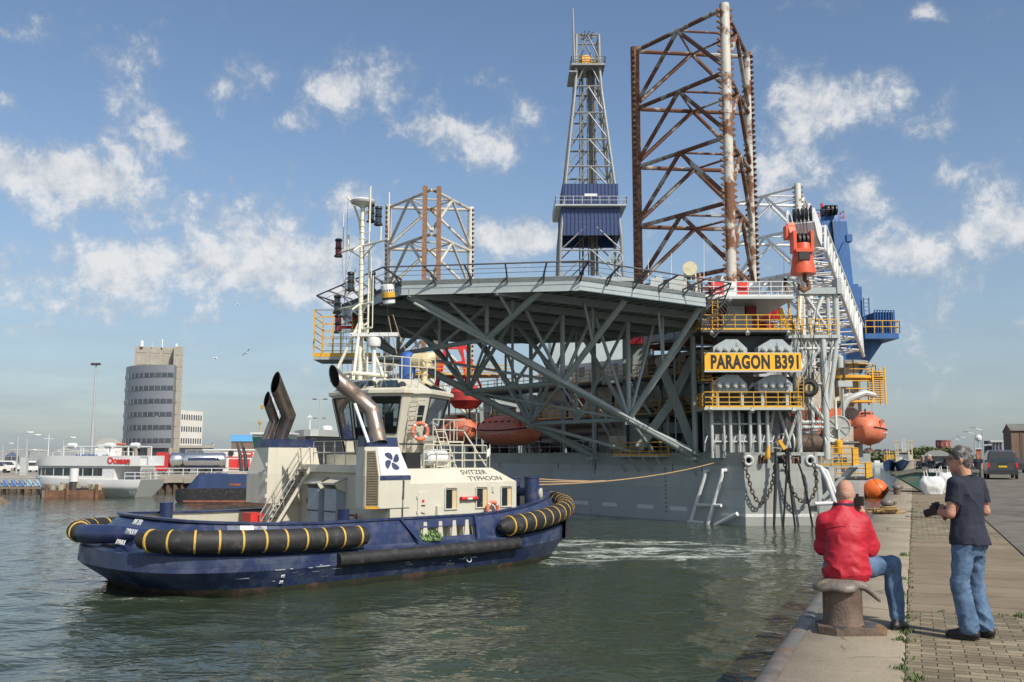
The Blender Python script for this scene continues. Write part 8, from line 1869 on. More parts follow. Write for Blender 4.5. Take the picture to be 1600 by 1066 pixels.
def van():
 c=G(1568,749,QZ);t=empty('parked_van',c,QR+R(0));tag(t,'dark grey passenger van with dark windows seen from behind','van')
 pm=mat('van_paint',(.075,.082,.09),.3,.4,var=.05,coat=.4);hw=.95
 def sec(y,z1,w,zb=.32,tw=.84):return[(-w*.97,y,zb),(-w,y,.55),(-w,y,1.05),(-w*.97,y,1.15),(-w*tw,y,z1-.10),(-w*(tw-.1),y,z1),(w*(tw-.1),y,z1),(w*tw,y,z1-.10),(w*.97,y,1.15),(w,y,1.05),(w,y,.55),(w*.97,y,zb)]
 m=MB();m.loft([sec(.0,1.84,.90),sec(.05,1.90,.93),sec(.3,1.97,hw),sec(1.5,1.99,hw),sec(3.2,1.97,hw),sec(3.75,1.86,hw),sec(4.35,1.22,hw,tw=.9),sec(4.85,1.02,hw*.93,tw=.9),sec(5.0,.85,hw*.82,tw=.92)],True,True,True);b=m.build('body',pm,t,angle=30)
 def quad(mb,q):mb.add(q,[(0,1,2,3)])
 m=MB();quad(m,[(-.74,-.02,1.2),(.74,-.02,1.2),(.68,.025,1.74),(-.68,.025,1.74)]);m.build('rear_window',winglass,b,smooth=False)
 for sg in(-1,1):
  for y0,y1 in((.35,1.5),(1.6,2.6),(2.7,3.6)):
   m=MB();quad(m,[(sg*.945,y0,1.2),(sg*.945,y1,1.2),(sg*.845,y1-(.25 if y1>3 else 0),1.78),(sg*.845,y0,1.78)]);m.build('side_window',winglass,b,smooth=False)
  m=MB();m.b2((sg*.86-.07,-.05,.78),(sg*.86+.07,.03,1.12));m.build('tail_light',mat('tail_lamp_red',(.62,.02,.03),.15,var=.1),b,smooth=False)
  for y in(.95,4.05):
   w=MB();w.tube((sg*.80,y,.33),(sg*.96,y,.33),.33,n=22);wo=w.build('wheel',black_rubber,t);r=MB();r.tube((sg*.965,y,.33),(sg*.97,y,.33),.2,n=16);r.build('rim',steel,wo)
  m=MB();m.loft([[(sg*(1.0+x),y,z) for y,z in((3.45,1.1),(3.6,1.1),(3.6,1.32),(3.45,1.32))] for x in(0,.18)],True,True,True);m.build('mirror',blackm,b,smooth=False)
 m=MB();m.b2((-.92,-.10,.34),(.92,.08,.56));m.build('bumper',mat('bumper_black',(.035,.035,.037),.6),b,smooth=False);m=MB();m.b2((-.26,-.035,.80),(.26,-.01,.91));m.build('number_plate',mat('plate_yellow',(.75,.50,.02),.5,var=.05),b,smooth=False)
 m=MB();m.b2((-.30,-.03,1.04),(.30,.0,1.07));m.build('tailgate_seam',blackm,b,smooth=False);m=MB();m.b2((-.1,.03,1.87),(.1,.08,1.91));m.build('brake_light',mat('tail_lamp_red',(.62,.02,.03)),b,smooth=False)
 m=MB();m.b2((-.013,-.015,.6),(.013,-.005,1.02)) if False else m.b2((-.88,-.012,.60),(.88,.0,.615));m.build('tailgate_line',blackm,b,smooth=False)
van()
# -- people: bodies grown from smooth distance fields
def surfnet(fn,lo,hi,res):
 ax=[np.arange(lo[i],hi[i]+res,res) for i in range(3)]
 X,Y,Z=np.meshgrid(*ax,indexing='ij');D=fn(X,Y,Z).astype(np.float64)
 s=D<0;n=[k-1 for k in D.shape]
 acc=np.zeros(n+[3]);cnt=np.zeros(n)
 for a in range(3):
  sl0=[slice(None)]*3;sl1=[slice(None)]*3;sl0[a]=slice(0,-1);sl1[a]=slice(1,None)
  d0,d1=D[tuple(sl0)],D[tuple(sl1)];cr=(d0<0)!=(d1<0);t=np.where(cr,d0/np.where(cr,d0-d1,1),0)
  pos=[g[tuple(sl0)].copy() for g in(X,Y,Z)];pos[a]=pos[a]+t*res
  b,c=[k for k in range(3) if k!=a]
  for ob in(0,1):
   for oc in(0,1):
    sl=[slice(None)]*3;sl[b]=slice(ob,ob+n[b]);sl[c]=slice(oc,oc+n[c]);sl=tuple(sl)
    m=cr[sl];cnt+=m
    for i in range(3):acc[...,i]+=np.where(m,pos[i][sl],0)
 act=cnt>0;idx=-np.ones(n,int);idx[act]=np.arange(act.sum());vs=acc[act]/cnt[act][:,None]
 fs=[]
 for a in range(3):
  sl0=[slice(None)]*3;sl1=[slice(None)]*3;sl0[a]=slice(0,-1);sl1[a]=slice(1,None)
  cr=s[tuple(sl0)]!=s[tuple(sl1)];I=np.argwhere(cr);b,c=[k for k in range(3) if k!=a]
  I=I[(I[:,b]>0)&(I[:,c]>0)&(I[:,b]<n[b])&(I[:,c]<n[c])]
  def g(db,dc):J=I.copy();J[:,b]-=db;J[:,c]-=dc;return idx[J[:,0],J[:,1],J[:,2]]
  q=np.stack([g(1,1),g(0,1),g(0,0),g(1,0)],1);fs.append(q)
 return vs,np.concatenate(fs)
def cap(a,b,ra,rb):
 a=np.array(a,float);b=np.array(b,float);ba=b-a;L2=ba@ba+1e-12
 def f(X,Y,Z):
  px,py,pz=X-a[0],Y-a[1],Z-a[2];t=np.clip((px*ba[0]+py*ba[1]+pz*ba[2])/L2,0,1)
  return np.sqrt((px-t*ba[0])**2+(py-t*ba[1])**2+(pz-t*ba[2])**2)-(ra+(rb-ra)*t)
 return f
def ell(c,r,rz=0.0):
 cz,sz=math.cos(-rz),math.sin(-rz)
 def f(X,Y,Z):
  x,y,z=X-c[0],Y-c[1],Z-c[2];x,y=x*cz-y*sz,x*sz+y*cz
  k=np.sqrt((x/r[0])**2+(y/r[1])**2+(z/r[2])**2);return(k-1)*min(r)
 return f
def stack(sects,rz=0.0):
 A=np.array(sects,float)
 cz,sz=math.cos(-rz),math.sin(-rz)
 def f(X,Y,Z):
  q=[np.interp(Z,A[:,0],A[:,k]) for k in range(1,5)];x,y=X-q[0],Y-q[1];x,y=x*cz-y*sz,x*sz+y*cz
  k=np.sqrt((x/q[2])**2+(y/q[3])**2);d=(k-1)*np.minimum(q[2],q[3])
  e=np.maximum(A[0,0]-Z,Z-A[-1,0]);return np.maximum(d,e)
 return f
def blend(fs,k=.03):
 def f(X,Y,Z):
  d=None
  for g in fs:
   e=g(X,Y,Z)
   if d is None:d=e
   else:h=np.clip(.5+.5*(e-d)/k,0,1);d=e*(1-h)+d*h-k*h*(1-h)
  return d
 return f
def minus(f,g):return lambda X,Y,Z:np.maximum(f(X,Y,Z),-g(X,Y,Z))
def both(f,g):return lambda X,Y,Z:np.maximum(f(X,Y,Z),g(X,Y,Z))
def half(p,n):
 n=np.array(n,float);n/=np.linalg.norm(n);return lambda X,Y,Z:(X-p[0])*n[0]+(Y-p[1])*n[1]+(Z-p[2])*n[2]
def vnoise(seed):
 T=np.random.RandomState(seed).rand(32,32,32)
 def n(x,y,z):
  o=[]
  for q in(x,y,z):fl=np.floor(q).astype(int);t=q-fl;o.append((fl&31,(fl+1)&31,t*t*(3-2*t)))
  (x0,x1,u),(y0,y1,v),(z0,z1,w)=o
  a=T[x0,y0,z0]*(1-u)+T[x1,y0,z0]*u;b=T[x0,y1,z0]*(1-u)+T[x1,y1,z0]*u;c=T[x0,y0,z1]*(1-u)+T[x1,y0,z1]*u;d=T[x0,y1,z1]*(1-u)+T[x1,y1,z1]*u
  return(a*(1-v)+b*v)*(1-w)+(c*(1-v)+d*v)*w
 return n
def folds(f,amp,freq,seed=0,stretch=(1,1,1),zone=None,ridge=True):
 """creases: ridged noise, its grain slanting differently on the two sides"""
 n1,n2=vnoise(seed),vnoise(seed+50);k=freq/4.0
 def g(X,Y,Z):
  d=f(X,Y,Z);near=np.abs(d)<.05;x,y,z=X[near],Y[near],Z[near]
  wx=n2(x*5+9,y*5,z*5)-.5;sl=np.where(x>0,.55,-.55)
  a=n1(x*k*stretch[0]+wx*1.4+7,y*k*stretch[1]+3,(z+sl*x)*k*stretch[2]+wx)
  if ridge:a=1-np.abs(2*a-1)**.8
  a=amp*2.6*(a-.5)
  if zone is not None:a=a*zone(x,y,z)
  d[near]=d[near]-a;return d
 return g
def grow(name,fn,lo,hi,res,m,parent):
 vs,fs=surfnet(fn,lo,hi,res);mb=MB();mb.v=[tuple(v) for v in vs];mb.f=[tuple(q) for q in fs];mb.mi=[0]*len(fs);return mb.build(name,m,parent,angle=80)
skin=mat('skin',(.46,.25,.175),.6,spec=.3,bump=.35,bscale=60,var=.12,scale=9,second=(.45,.18,.13),samount=.25,sscale=12,soft=.4);skin_far=skin
denim=mat('blue_denim',(.055,.105,.195),.85,var=.2,scale=5,second=(.12,.20,.31),samount=.42,sscale=5,soft=.4,bump=.4,bscale=20)
navytee=mat('navy_cotton',(.016,.020,.036),.9,var=.15,scale=6,bump=.5,bscale=13)
redjkt=mat('red_jacket_cloth',(.42,.010,.026),.62,var=.14,scale=4,bump=.4,bscale=12)
greyhair=mat('grey_hair',(.085,.075,.068),.8,var=.55,scale=38,second=(.30,.29,.28),samount=.40,sscale=22,bump=.9,bscale=120)
blackleather=mat('black_leather',(.014,.014,.015),.42,var=.3,bump=.3,bscale=50);sock=mat('white_sock',(.7,.7,.7),.9)
def hand(fs,wrist,tip,palmn,curl=.55,s=1.0):
 """palm, four unequal bent fingers and a thumb; tip gives the pointing direction, palmn the palm side"""
 w=Vector(wrist);d=(Vector(tip)-w).normalized();n=Vector(palmn);n=(n-d*n.dot(d)).normalized();c=d.cross(n).normalized()
 k=w+d*.085*s
 for j in(-1,0,1):fs.append(cap(w+c*.012*j,k+c*.028*j*s,.020*s,.016*s))
 for i,(o,l) in enumerate(((-.033,.062),(-.011,.072),(.011,.068),(.032,.052))):
  a=k+c*o*s;b=a+(d*math.cos(curl*.6)+n*math.sin(curl*.6))*l*.55*s;e=b+(d*math.cos(curl*1.9)+n*math.sin(curl*1.9))*l*.55*s
  fs.append(cap(a,b,.0105*s,.0095*s));fs.append(cap(b,e,.0095*s,.008*s))
 t0=w+d*.025*s-c*.028*s;t1=t0+(d*.6-c*.6+n*.45).normalized()*.045*s;t2=t1+(d*.9+n*.6).normalized()*.03*s
 fs.append(cap(t0,t1,.014*s,.011*s));fs.append(cap(t1,t2,.011*s,.009*s))
def head_parts(c,yaw,s=1.0):
 """skull, jaw, nose, ears, lips round the centre c, facing yaw (0 = +y)"""
 f=V(-math.sin(yaw),math.cos(yaw),0);r=V(math.cos(yaw),math.sin(yaw),0);c=Vector(c);fs=[]
 fs.append(ell(c+V(0,0,.02)-f*.012,(.076*s,.096*s,.105*s),yaw));fs.append(ell(c+f*.022+V(0,0,-.055),(.058*s,.068*s,.070*s),yaw));
 fs.append(cap(c+f*.088+V(0,0,.012),c+f*.108+V(0,0,-.026),.010,.015));fs.append(cap(c+f*.075+V(0,0,-.10),c+f*.06+V(0,0,-.105),.022,.02))
 fs.append(cap(c+f*.085-r*.02+V(0,0,-.062),c+f*.085+r*.02+V(0,0,-.062),.010,.010));fs.append(cap(c+f*.082-r*.04+V(0,0,.028),c+f*.082+r*.04+V(0,0,.028),.012,.012))
 ears=[]
 for sg in(-1,1):ears.append(ell(c+r*sg*.080-f*.008+V(0,0,-.012),(.012,.022,.034),yaw+sg*.35))
 return fs,ears,f,r
def face_bits(t,c,f,r,hairm,glasses=False):
 c=Vector(c);m=MB()
 for sg in(-1,1):m.lathe([(.0,-.011),(.008,-.008),(.011,0),(.008,.008),(0,.011)],c+f*.078+r*sg*.032+V(0,0,.008),(0,0,1),10)
 m.build('eyes',mat('eye_dark',(.05,.04,.035),.2),t);m=MB()
 for sg in(-1,1):m.pipe([c+f*.090+r*sg*.015+V(0,0,.034),c+f*.088+r*sg*.034+V(0,0,.040),c+f*.074+r*sg*.055+V(0,0,.032)],.005,5)
 m.build('eyebrows',hairm,t);m=MB();m.pipe([c+f*.088-r*.022+V(0,0,-.062),c+f*.0955+V(0,0,-.062),c+f*.088+r*.022+V(0,0,-.062)],.004,5);m.build('mouth',mat('lips',(.38,.14,.12),.5),t)
 if glasses:
  m=MB()
  for sg in(-1,1):m.torus(c+f*.098+r*sg*.034+V(0,0,.008),f,.024,.0025,16,5);m.tube(c+f*.098+r*sg*.058+V(0,0,.014),c-f*.0+r*sg*.084+V(0,0,.006),.0028,n=5)
  m.tube(c+f*.102-r*.012+V(0,0,.012),c+f*.102+r*.012+V(0,0,.012),.0025,n=5);m.build('glasses',blackm,t)
def camera_obj(loc,d,label,lens=.10):
 t=empty('camera_body',loc);tag(t,label,'camera');d,s,u=frame(d);m=MB();Mx=Matrix((s,d,u)).transposed();m.box((0,0,0),(.135,.06,.092),rot=Mx);m.box(u*.055,(.05,.055,.03),rot=Mx);m.box(s*.055+d*.018,(.03,.05,.08),rot=Mx);b=m.build('housing',blackm,t,smooth=False)
 m=MB();m.lathe([(.0,.03),(.034,.03),(.036,.06),(.038,.03+lens),(.030,.035+lens),(0,.02+lens)],(0,0,0),d,20);m.build('lens',blackm,b)
def shoes(t,heel,toe,name='shoe'):
 h=Vector(heel);e=Vector(toe);d=(e-h);d.z=0;L=d.length;d.normalize();r=V(d.y,-d.x,0)
 f=blend([cap(h+V(0,0,.045),h+d*L*.45+V(0,0,.05),.045,.046),cap(h+d*L*.45+V(0,0,.045),h+d*L*.86+V(0,0,.028),.048,.040),cap(h+d*.02+V(0,0,.06),h+d*.05+V(0,0,.105),.045,.046)],.03)
 f=both(f,half((0,0,h.z+.002),(0,0,-1)));lo=[min(h[i],e[i])-.09 for i in range(3)];hi=[max(h[i],e[i])+.09 for i in range(3)];hi[2]=h.z+.17;lo[2]=h.z-.03
 o=grow(name,f,lo,hi,.009,blackleather,t);m=MB();n=24
 out=[]
 for k in range(n):a=6.2832*k/n;u=math.cos(a);w=math.sin(a);out.append(h+d*(L*.45+u*(L*.5+.03))+r*w*(.046 if u<0 else.05)*(1 if abs(u)<.7 else.9))
 m.loft([[p+V(0,0,z) for p in out] for z in(0,.024)],True,True,True);m.build('sole',mat('shoe_sole',(.02,.02,.02),.8),o,smooth=False)
def both_cut(ts,q,dd,e0):return minus(ts,both(half(q,tuple(-dd)),cap(q,e0,.075,.075)))
def standing_man():
 base=G(1522,996,QZ);yaw=R(34)
 f=V(-math.sin(yaw),math.cos(yaw),0);r=V(math.cos(yaw),math.sin(yaw),0)
 t=empty('person',base);tag(t,'standing man with grey hair in navy t-shirt and blue jeans holding a camera','person');t.scale=(.967,)*3
 p=lambda x,y,z:r*x+f*y+V(0,0,z)
 hipL,hipR,knL,knR,anL,anR=p(-.095,0,.90),p(.095,0,.90),p(-.115,.04,.50),p(.125,.045,.50),p(-.105,-.02,.08),p(.135,-.03,.08)
 shL,shR,elL,elR,wrL,wrR=p(-.195,-.01,1.43),p(.195,-.01,1.43),p(-.235,.03,1.155),p(.285,-.015,1.165),p(-.13,.19,1.16),p(.06,.20,1.12)
 hc=p(-.02,.035,1.665);hyaw=yaw+R(32)
 hf,ears,ff,fr=head_parts(hc,hyaw)
 body=list(hf)+[cap(p(0,-.01,1.44),p(-.012,.015,1.60),.066,.060),stack([(.80,0,0,.16,.105),(.95,0,0,.165,.11),(1.1,0,0,.155,.105),(1.3,0,0,.175,.11),(1.42,0,0,.165,.085),(1.47,0,0,.10,.06)],yaw),cap(shL,elL,.052,.042),cap(elL,wrL,.043,.030),cap(shR,elR,.052,.042),cap(elR,wrR,.043,.030),cap(hipL,knL,.082,.058),cap(knL,anL,.056,.040),cap(hipR,knR,.082,.058),cap(knR,anR,.056,.04),cap(anL,anL+f*.12-r*.03-V(0,0,.03),.035,.03),cap(anR,anR+f*.13+r*.01-V(0,0,.03),.035,.03)]
 hand(body,wrL,wrL+p(.06,.05,.03),p(.7,-.1,-.3),.8);hand(body,wrR,wrR+p(-.06,.04,.03),p(-.6,-.1,.1),.8)
 lo,hi=(-.45,-.35,-.01),(.5,.55,1.82)
 b=grow('body',lambda X,Y,Z:np.minimum(blend(body,.022)(X,Y,Z),blend(ears,.01)(X,Y,Z)),lo,hi,.0095,skin,t)
 hair=minus(blend([ell(hc+V(0,0,.032)-ff*.018,(.088,.105,.108),hyaw),ell(hc-ff*.055+V(0,0,-.035),(.072,.055,.07),hyaw)],.02),blend([half(hc+ff*.055+V(0,0,.10),-ff*.85-V(0,0,.50)),ell(hc+ff*.10+V(0,0,-.045),(.12,.10,.10),hyaw)],.01))
 hair=minus(hair,ell(hc+ff*.02-fr*.085+V(0,0,-.035),(.03,.036,.04),hyaw));hair=minus(hair,ell(hc+ff*.02+fr*.085+V(0,0,-.035),(.03,.036,.04),hyaw))
 grow('hair',folds(folds(hair,.0022,45,4,(1,1,.5)),.0014,130,7,(1,1,.3)),tuple(hc-V(.16,.16,.16)),tuple(hc+V(.16,.16,.18)),.006,greyhair,t)
 face_bits(t,hc,ff,fr,greyhair,True)
 ts=blend([stack([(.865,0,-.018,.202,.172),(.93,0,-.014,.196,.162),(1.05,0,.0,.182,.132),(1.2,0,0,.188,.13),(1.34,0,0,.196,.126),(1.42,0,0,.183,.10),(1.475,0,0,.125,.088),(1.505,0,0,.098,.088)],yaw),cap(shL,shL.lerp(elL,.60),.070,.066),cap(shR,shR.lerp(elR,.60),.070,.066)],.035)
 for s0,e0 in((shL,elL),(shR,elR)):
  q=s0.lerp(e0,.62);dd=(e0-s0).normalized();ts=both_cut(ts,q,dd,e0)
 ts=minus(ts,cap(p(-.008,.025,1.505),p(-.012,.03,1.62),.064,.085))
 grow('t_shirt',folds(folds(ts,.0060,26,2,(1,1,.6)),.0025,60,5,(1,1,.5)),(-.38,-.32,.84),(.42,.36,1.56),.009,navytee,t)
 jn=blend([stack([(.76,0,0,.155,.10),(.86,0,-.012,.178,.125),(.97,0,0,.176,.12)],yaw),ell(p(-.075,-.055,.875),(.095,.085,.10),yaw),ell(p(.075,-.055,.875),(.095,.085,.10),yaw),cap(hipL-V(0,0,.05),knL,.102,.082),cap(knL,anL+V(0,0,.02),.080,.083),cap(hipR-V(0,0,.05),knR,.102,.082),cap(knR,anR+V(0,0,.02),.080,.083)],.022)
 jn=both(jn,half((0,0,.045),(0,0,-1)))
 zone=lambda X,Y,Z:.5+1.2*np.exp(-((Z-.48)/.12)**2)+1.3*np.exp(-((Z-.14)/.12)**2)+.9*np.exp(-((Z-.76)/.08)**2)
 jo=grow('jeans',folds(folds(jn,.0050,30,3,(.8,.8,1.1),zone),.0024,70,8,(.7,.7,1.2),zone),(-.33,-.30,.03),(.36,.3,1.0),.009,denim,t)
 m=MB()
 for sg in(-1,1):
  pts=[]
  for x,z in[(-.058,.06),(0,.06),(.058,.06),(.06,.0),(.062,-.04),(0,-.07),(-.062,-.04),(-.06,0),(0,0)]:
   y=-.25
   while y<0 and jn(*[np.array([k]) for k in p(sg*.083+x,y,.865+z)])[0]>.0:y+=.002
   pts.append(p(sg*.083+x,y-.005,.865+z))
  m.add(pts,[(8,0,1),(8,1,2),(8,2,3),(8,3,4),(8,4,5),(8,5,6),(8,6,7),(8,7,0)])
 m.build('back_pocket',mat('pocket_denim',(.085,.15,.25),.85,var=.15,scale=8),jo,smooth=False)
 shoes(t,p(-.10,-.07,0),p(-.15,.18,0));shoes(t,p(.135,-.085,0),p(.165,.17,0))
 st=MB();st.pipe([p(-.07,-.02,1.50),p(-.03,-.085,1.515),p(.04,-.085,1.515),p(.075,-.02,1.50),p(.07,.07,1.44)],.009,6);st.build('camera_strap',blackm,t)
 camera_obj(base+p(-.07,.262,1.175)*.967,f*.9-V(0,0,.3),'black camera held low in the hands of the standing man')
standing_man()
def seated_man():
 base=BOL+V(.07,.08,-.07);SZ=.56
 yaw=R(-8);f=V(-math.sin(yaw),math.cos(yaw),0);r=V(math.cos(yaw),math.sin(yaw),0)
 t=empty('person',base);tag(t,'bald man in red jacket and jeans sitting on the bollard with a camera raised','person')
 p=lambda x,y,z:r*x+f*y+V(0,0,z)
 hipL,hipR=p(-.085,.02,SZ+.095),p(.11,.02,SZ+.095);knR=p(.475,.22,SZ+.10);anR=p(.485,.14,.155);knL=p(-.02,.46,SZ+.06);anL=p(-.02,.50,.155)
 shL,shR,elL,elR,wrL,wrR=p(-.175,.03,1.10),p(.18,.03,1.10),p(-.175,.13,.83),p(.255,.10,.83),p(.03,.32,1.19),p(.22,.26,1.16)
 hc=p(.045,.10,1.345);hyaw=yaw-R(12);hf,ears,ff,fr=head_parts(hc,hyaw,1.09)
 body=list(hf)+[ell(hc-ff*.055+V(0,0,-.06),(.07,.045,.05),hyaw),cap(p(.01,.03,1.12),p(.035,.075,1.29),.072,.068),stack([(SZ+.02,0,0,.165,.14),(.75,0,0,.165,.14),(.95,0,.01,.165,.125),(1.1,0,.02,.17,.10),(1.16,0,.03,.1,.07)],yaw),cap(shL,elL,.055,.045),cap(elL,wrL,.045,.032),cap(shR,elR,.055,.045),cap(elR,wrR,.045,.032),cap(hipL,knL,.088,.062),cap(knL,anL,.058,.04),cap(hipR,knR,.088,.062),cap(knR,anR,.058,.04),cap(anR,anR+p(.07,.11,-.04),.036,.03),cap(anL,anL+p(-.02,.13,-.04),.036,.03)]
 hand(body,wrL,wrL+p(.06,.03,.05),p(.3,-.6,.1),.8);hand(body,wrR,wrR+p(-.03,.03,.06),p(-.4,-.6,.1),.8)
 lo,hi=(-.42,-.26,.0),(.6,.72,1.5)
 grow('body',lambda X,Y,Z:np.minimum(blend(body,.024)(X,Y,Z),blend(ears,.01)(X,Y,Z)),lo,hi,.0095,skin,t)
 fringe=both(ell(hc+V(0,0,.0)-ff*.014,(.0855,.107,.108),hyaw),half(hc+V(0,0,.025),(ff*.0+V(0,0,1))));fringe=both(fringe,half(hc+ff*.01,ff));fringe=both(fringe,half(hc+V(0,0,-.075),(0,0,-1)))
 grow('hair',folds(fringe,.0015,120,3),tuple(hc-V(.15,.15,.12)),tuple(hc+V(.15,.15,.1)),.006,mat('cropped_grey_hair',(.40,.24,.17),.8,var=.3,scale=60),t)
 face_bits(t,hc,ff,fr,greyhair)
 jk=blend([stack([(SZ-.025,0,-.02,.192,.165),(SZ+.04,0,-.025,.214,.185),(.72,0,-.03,.200,.178),(.86,0,-.02,.192,.163),(1.0,0,-.01,.198,.15),(1.10,0,.0,.188,.122),(1.17,0,.015,.138,.10),(1.215,.015,.04,.093,.092)],yaw),cap(shL-V(0,0,.015),elL,.078,.070),cap(elL,elL.lerp(wrL,.88),.068,.048),cap(shR-V(0,0,.015),elR,.078,.073),cap(elR,elR.lerp(wrR,.88),.072,.048)],.06)
 jk=blend([jk,cap(p(-.0,.03,1.17),p(.02,.06,1.235),.098,.088)],.02)
 jk=minus(jk,cap(p(.01,.055,1.225),p(.035,.085,1.36),.080,.085))
 zz=lambda X,Y,Z:.55+.9*np.exp(-((Z-.66)/.10)**2)+.5*np.exp(-((Z-.9)/.12)**2)
 jo=grow('jacket',folds(folds(jk,.0085,24,6,(.7,.7,1.25),zz),.0042,52,9,(.7,.7,1.25),zz),(-.42,-.28,.45),(.46,.46,1.3),.0095,redjkt,t)
 m=MB();pts=[]
 for k in range(17):
  u=k/16*2-1;x=u*.22;y=-.4
  zq=1.05-.04*abs(u)**2
  while y<.1 and jk(*[np.array([q]) for q in p(x,y,zq)])[0]>.004:y+=.003
  pts.append(p(x,y,zq))
 m.pipe(pts,.0042,5);m.build('yoke_seam',mat('dark_red_seam',(.26,.007,.018),.8),jo)
 m=MB();hem=[]
 for k in range(25):
  a=math.pi*(1.0+k/24);d_=p(math.cos(a),math.sin(a),0);rr=.40
  while rr>.1 and jk(*[np.array([q]) for q in(p(0,-.02,SZ+.012)+d_*rr)])[0]>.002:rr-=.003
  hem.append(p(0,-.02,SZ+.012)+d_*rr)
 m.pipe(hem,.0055,5);m.build('hem_seam',mat('dark_red_seam',(.22,.006,.015),.8),jo)
 m=MB();col=[]
 for k in range(19):a=R(200-220*(k/18));a=math.pi*1.5+(k/18-.5)*4.2;col.append(p(.012+.1*math.cos(a),.045+.093*math.sin(a),1.235))
 m.loft([[q for q in col],[q+V(0,0,.025)+(q-p(.012,.045,1.235))*-.03 for q in col],[p(.012,.045,1.258)+(q-p(.012,.045,1.235))*.9 for q in col]],False);m.build('collar_lining',mat('navy_lining',(.02,.02,.035),.85),jo)
 jn=blend([stack([(SZ-.005,0,0,.19,.16),(SZ+.17,0,0,.18,.14)],yaw),cap(hipR,knR,.112,.088),cap(knR,anR+V(0,0,.04),.086,.072),cap(hipL,knL,.112,.088),cap(knL,anL+V(0,0,.04),.086,.072)],.025)
 grow('jeans',folds(folds(jn,.0060,32,5,(1,1,.9)),.0026,70,2),(-.32,-.25,.06),(.58,.66,.80),.0095,denim,t)
 g=blend([cap(anR+V(0,0,-.03),anR+V(0,0,.07),.05,.05)],.01);grow('sock',g,tuple(anR-V(.1,.1,.1)),tuple(anR+V(.1,.1,.14)),.01,sock,t)
 shoes(t,anR+p(-.035,-.05,-.10),anR+p(.115,.13,-.10));shoes(t,anL+p(0,-.05,-.10),anL+p(-.02,.2,-.10))
 camera_obj(base+p(.165,.21,1.27),f*.9+r*.35,'black camera with big lens at the eye of the man in red',.13)
seated_man()
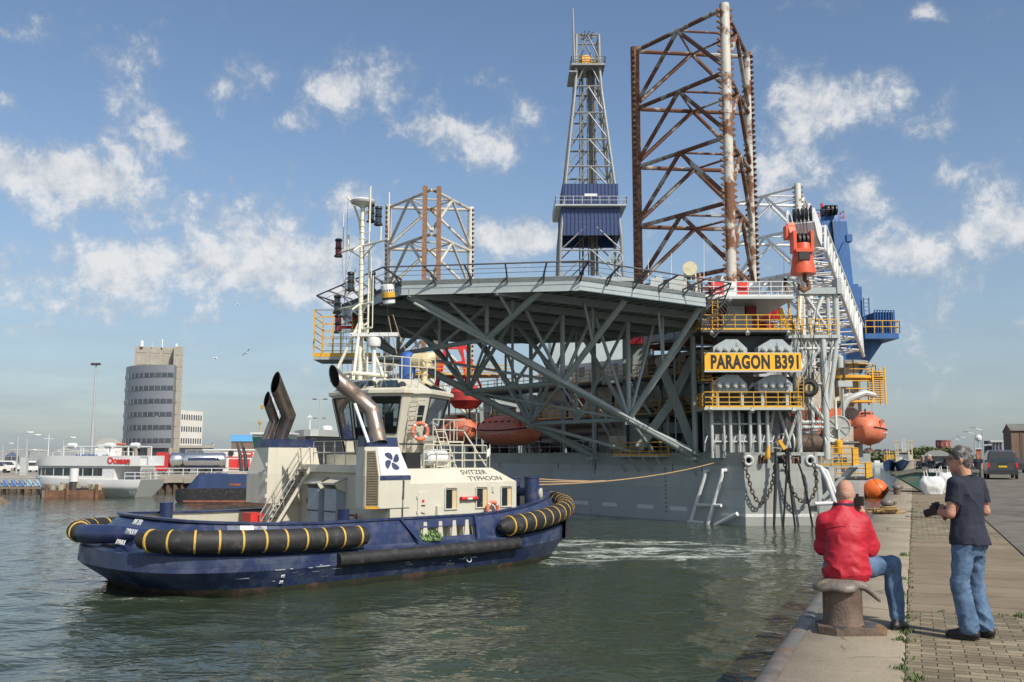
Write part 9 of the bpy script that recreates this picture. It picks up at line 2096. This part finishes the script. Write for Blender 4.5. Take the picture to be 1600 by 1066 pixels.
def far_person(px,py,Y,z0,label,top,pose='stand',lean=0.0,yaw=0.0,hairc=(.2,.17,.15),sc=1.0,legs=True):
 c=P(px,py,Y);base=V(c.x,Y,z0);t=empty('person',base,yaw);tag(t,label,'person');s=sc
 q=lambda x,y,z:(x*s,(y+lean*max(0,z-.9))*s,z*s)
 hc=Vector(q(0,.04,1.66));hf,ears,ff,fr=head_parts(hc,0.0,s)
 arms={'stand':((-.25,.03,1.15),(-.22,.18,.95),(.25,.03,1.15),(.22,.18,.95)),'rail':((-.28,.1,1.17),(-.2,.36,1.0),(.28,.1,1.17),(.2,.36,1.0)),'reach':((-.22,.2,1.2),(-.1,.42,1.05),(.24,.2,1.18),(.12,.44,1.05))}[pose]
 body=hf+ears+[cap(q(0,0,1.44),q(0,.01,1.6),.062,.058),stack([(.85*s,0,lean*0*s,.165,.11),(1.1*s,0,lean*.2*s,.16,.11),(1.32*s,0,lean*.42*s,.18,.115),(1.44*s,0,lean*.54*s,.15,.08)])]
 sh=[(-.19,0,1.42),(.19,0,1.42)]
 for sg in(0,1):body+=[cap(q(*sh[sg]),q(*arms[sg*2]),.05,.042),cap(q(*arms[sg*2]),q(*arms[sg*2+1]),.042,.03)];hand(body,q(*arms[sg*2+1]),Vector(q(*arms[sg*2+1]))+Vector((0,.06,-.03)),(0,.2,-1),.6,1.1)
 for sg in(-1,1):body+=[cap((sg*.09*s,0,.9*s),(sg*.11*s,.02,.5*s),.08,.058),cap((sg*.11*s,.02,.5*s),(sg*.12*s,0,.07),.055,.04),cap((sg*.12*s,-.05,.05),(sg*.13*s,.15,.04),.045,.04)]
 lo,hi=(-.5,-.4,0),(.5,.75+abs(lean),1.85*s);grow('body',blend(body,.025),lo,hi,.016,skin,t)
 ts=blend([stack([(.86*s,0,0,.185,.13),(1.1*s,0,lean*.2*s,.18,.13),(1.32*s,0,lean*.42*s,.197,.13),(1.47*s,0,lean*.55*s,.11,.075)])]+[cap(q(*sh[g]),Vector(q(*sh[g])).lerp(Vector(q(*arms[g*2])),.7),.068,.06) for g in(0,1)],.03);grow('shirt',folds(ts,.004,26,2),lo,hi,.016,top,t)
 jn=blend([stack([(.78*s,0,0,.16,.11),(.93*s,0,0,.175,.12)])]+[g for sg in(-1,1) for g in(cap((sg*.09*s,0,.86*s),(sg*.11*s,.02,.5*s),.10,.075),cap((sg*.11*s,.02,.5*s),(sg*.12*s,0,.08),.073,.07))],.02);grow('trousers',jn,lo,hi,.016,mat('dark_trousers',(.02,.022,.03),.85),t)
 hm=mat('hair_%d'%int(hairc[0]*100),hairc,.8,var=.3,scale=30);hr=both(ell(hc+V(0,-.015,.03),(.085,.104,.105)),half(hc+V(0,.05,.02),(0,.75,-.65)));grow('hair',hr,tuple(hc-V(.15,.15,.15)),tuple(hc+V(.15,.15,.17)),.014,hm,t);face_bits(t,hc,ff,fr,hm)
far_person(1439,722,46.6,QZ-.02,'man in dark t-shirt leaning his hands on the rim at the left of the skip',navytee,'rail',.25,R(175),sc=.93)
far_person(1461,718,47.2,QZ-.02,'grey-haired man in navy bending over the bags in the skip',navytee,'reach',.45,R(110),(.36,.33,.31),.95)
far_person(1487,720,47.6,QZ-.02,'grey-haired man mostly hidden behind the standing man at the skip',navytee,'reach',.3,R(150),(.30,.27,.25),.94)
far_person(1527,724,58,QZ-.02,'man in dark clothes standing close to the left side of the van',navytee,'stand',.05,R(160),(.12,.09,.07),.98)
PZ=P(1094,462,71.5).z
far_person(1094,433,71.5,PZ,'crewman in pale pink shirt standing at the rig railing left of the red leg guide',mat('pale_pink_cloth',(.55,.33,.29),.85),'stand',.1,R(150),(.08,.06,.05),.97)
far_person(1110,433,73.0,PZ,'crewman in dark clothes just right of the one in pink on the rig',navytee,'stand',.05,R(200),(.06,.05,.04),.95)
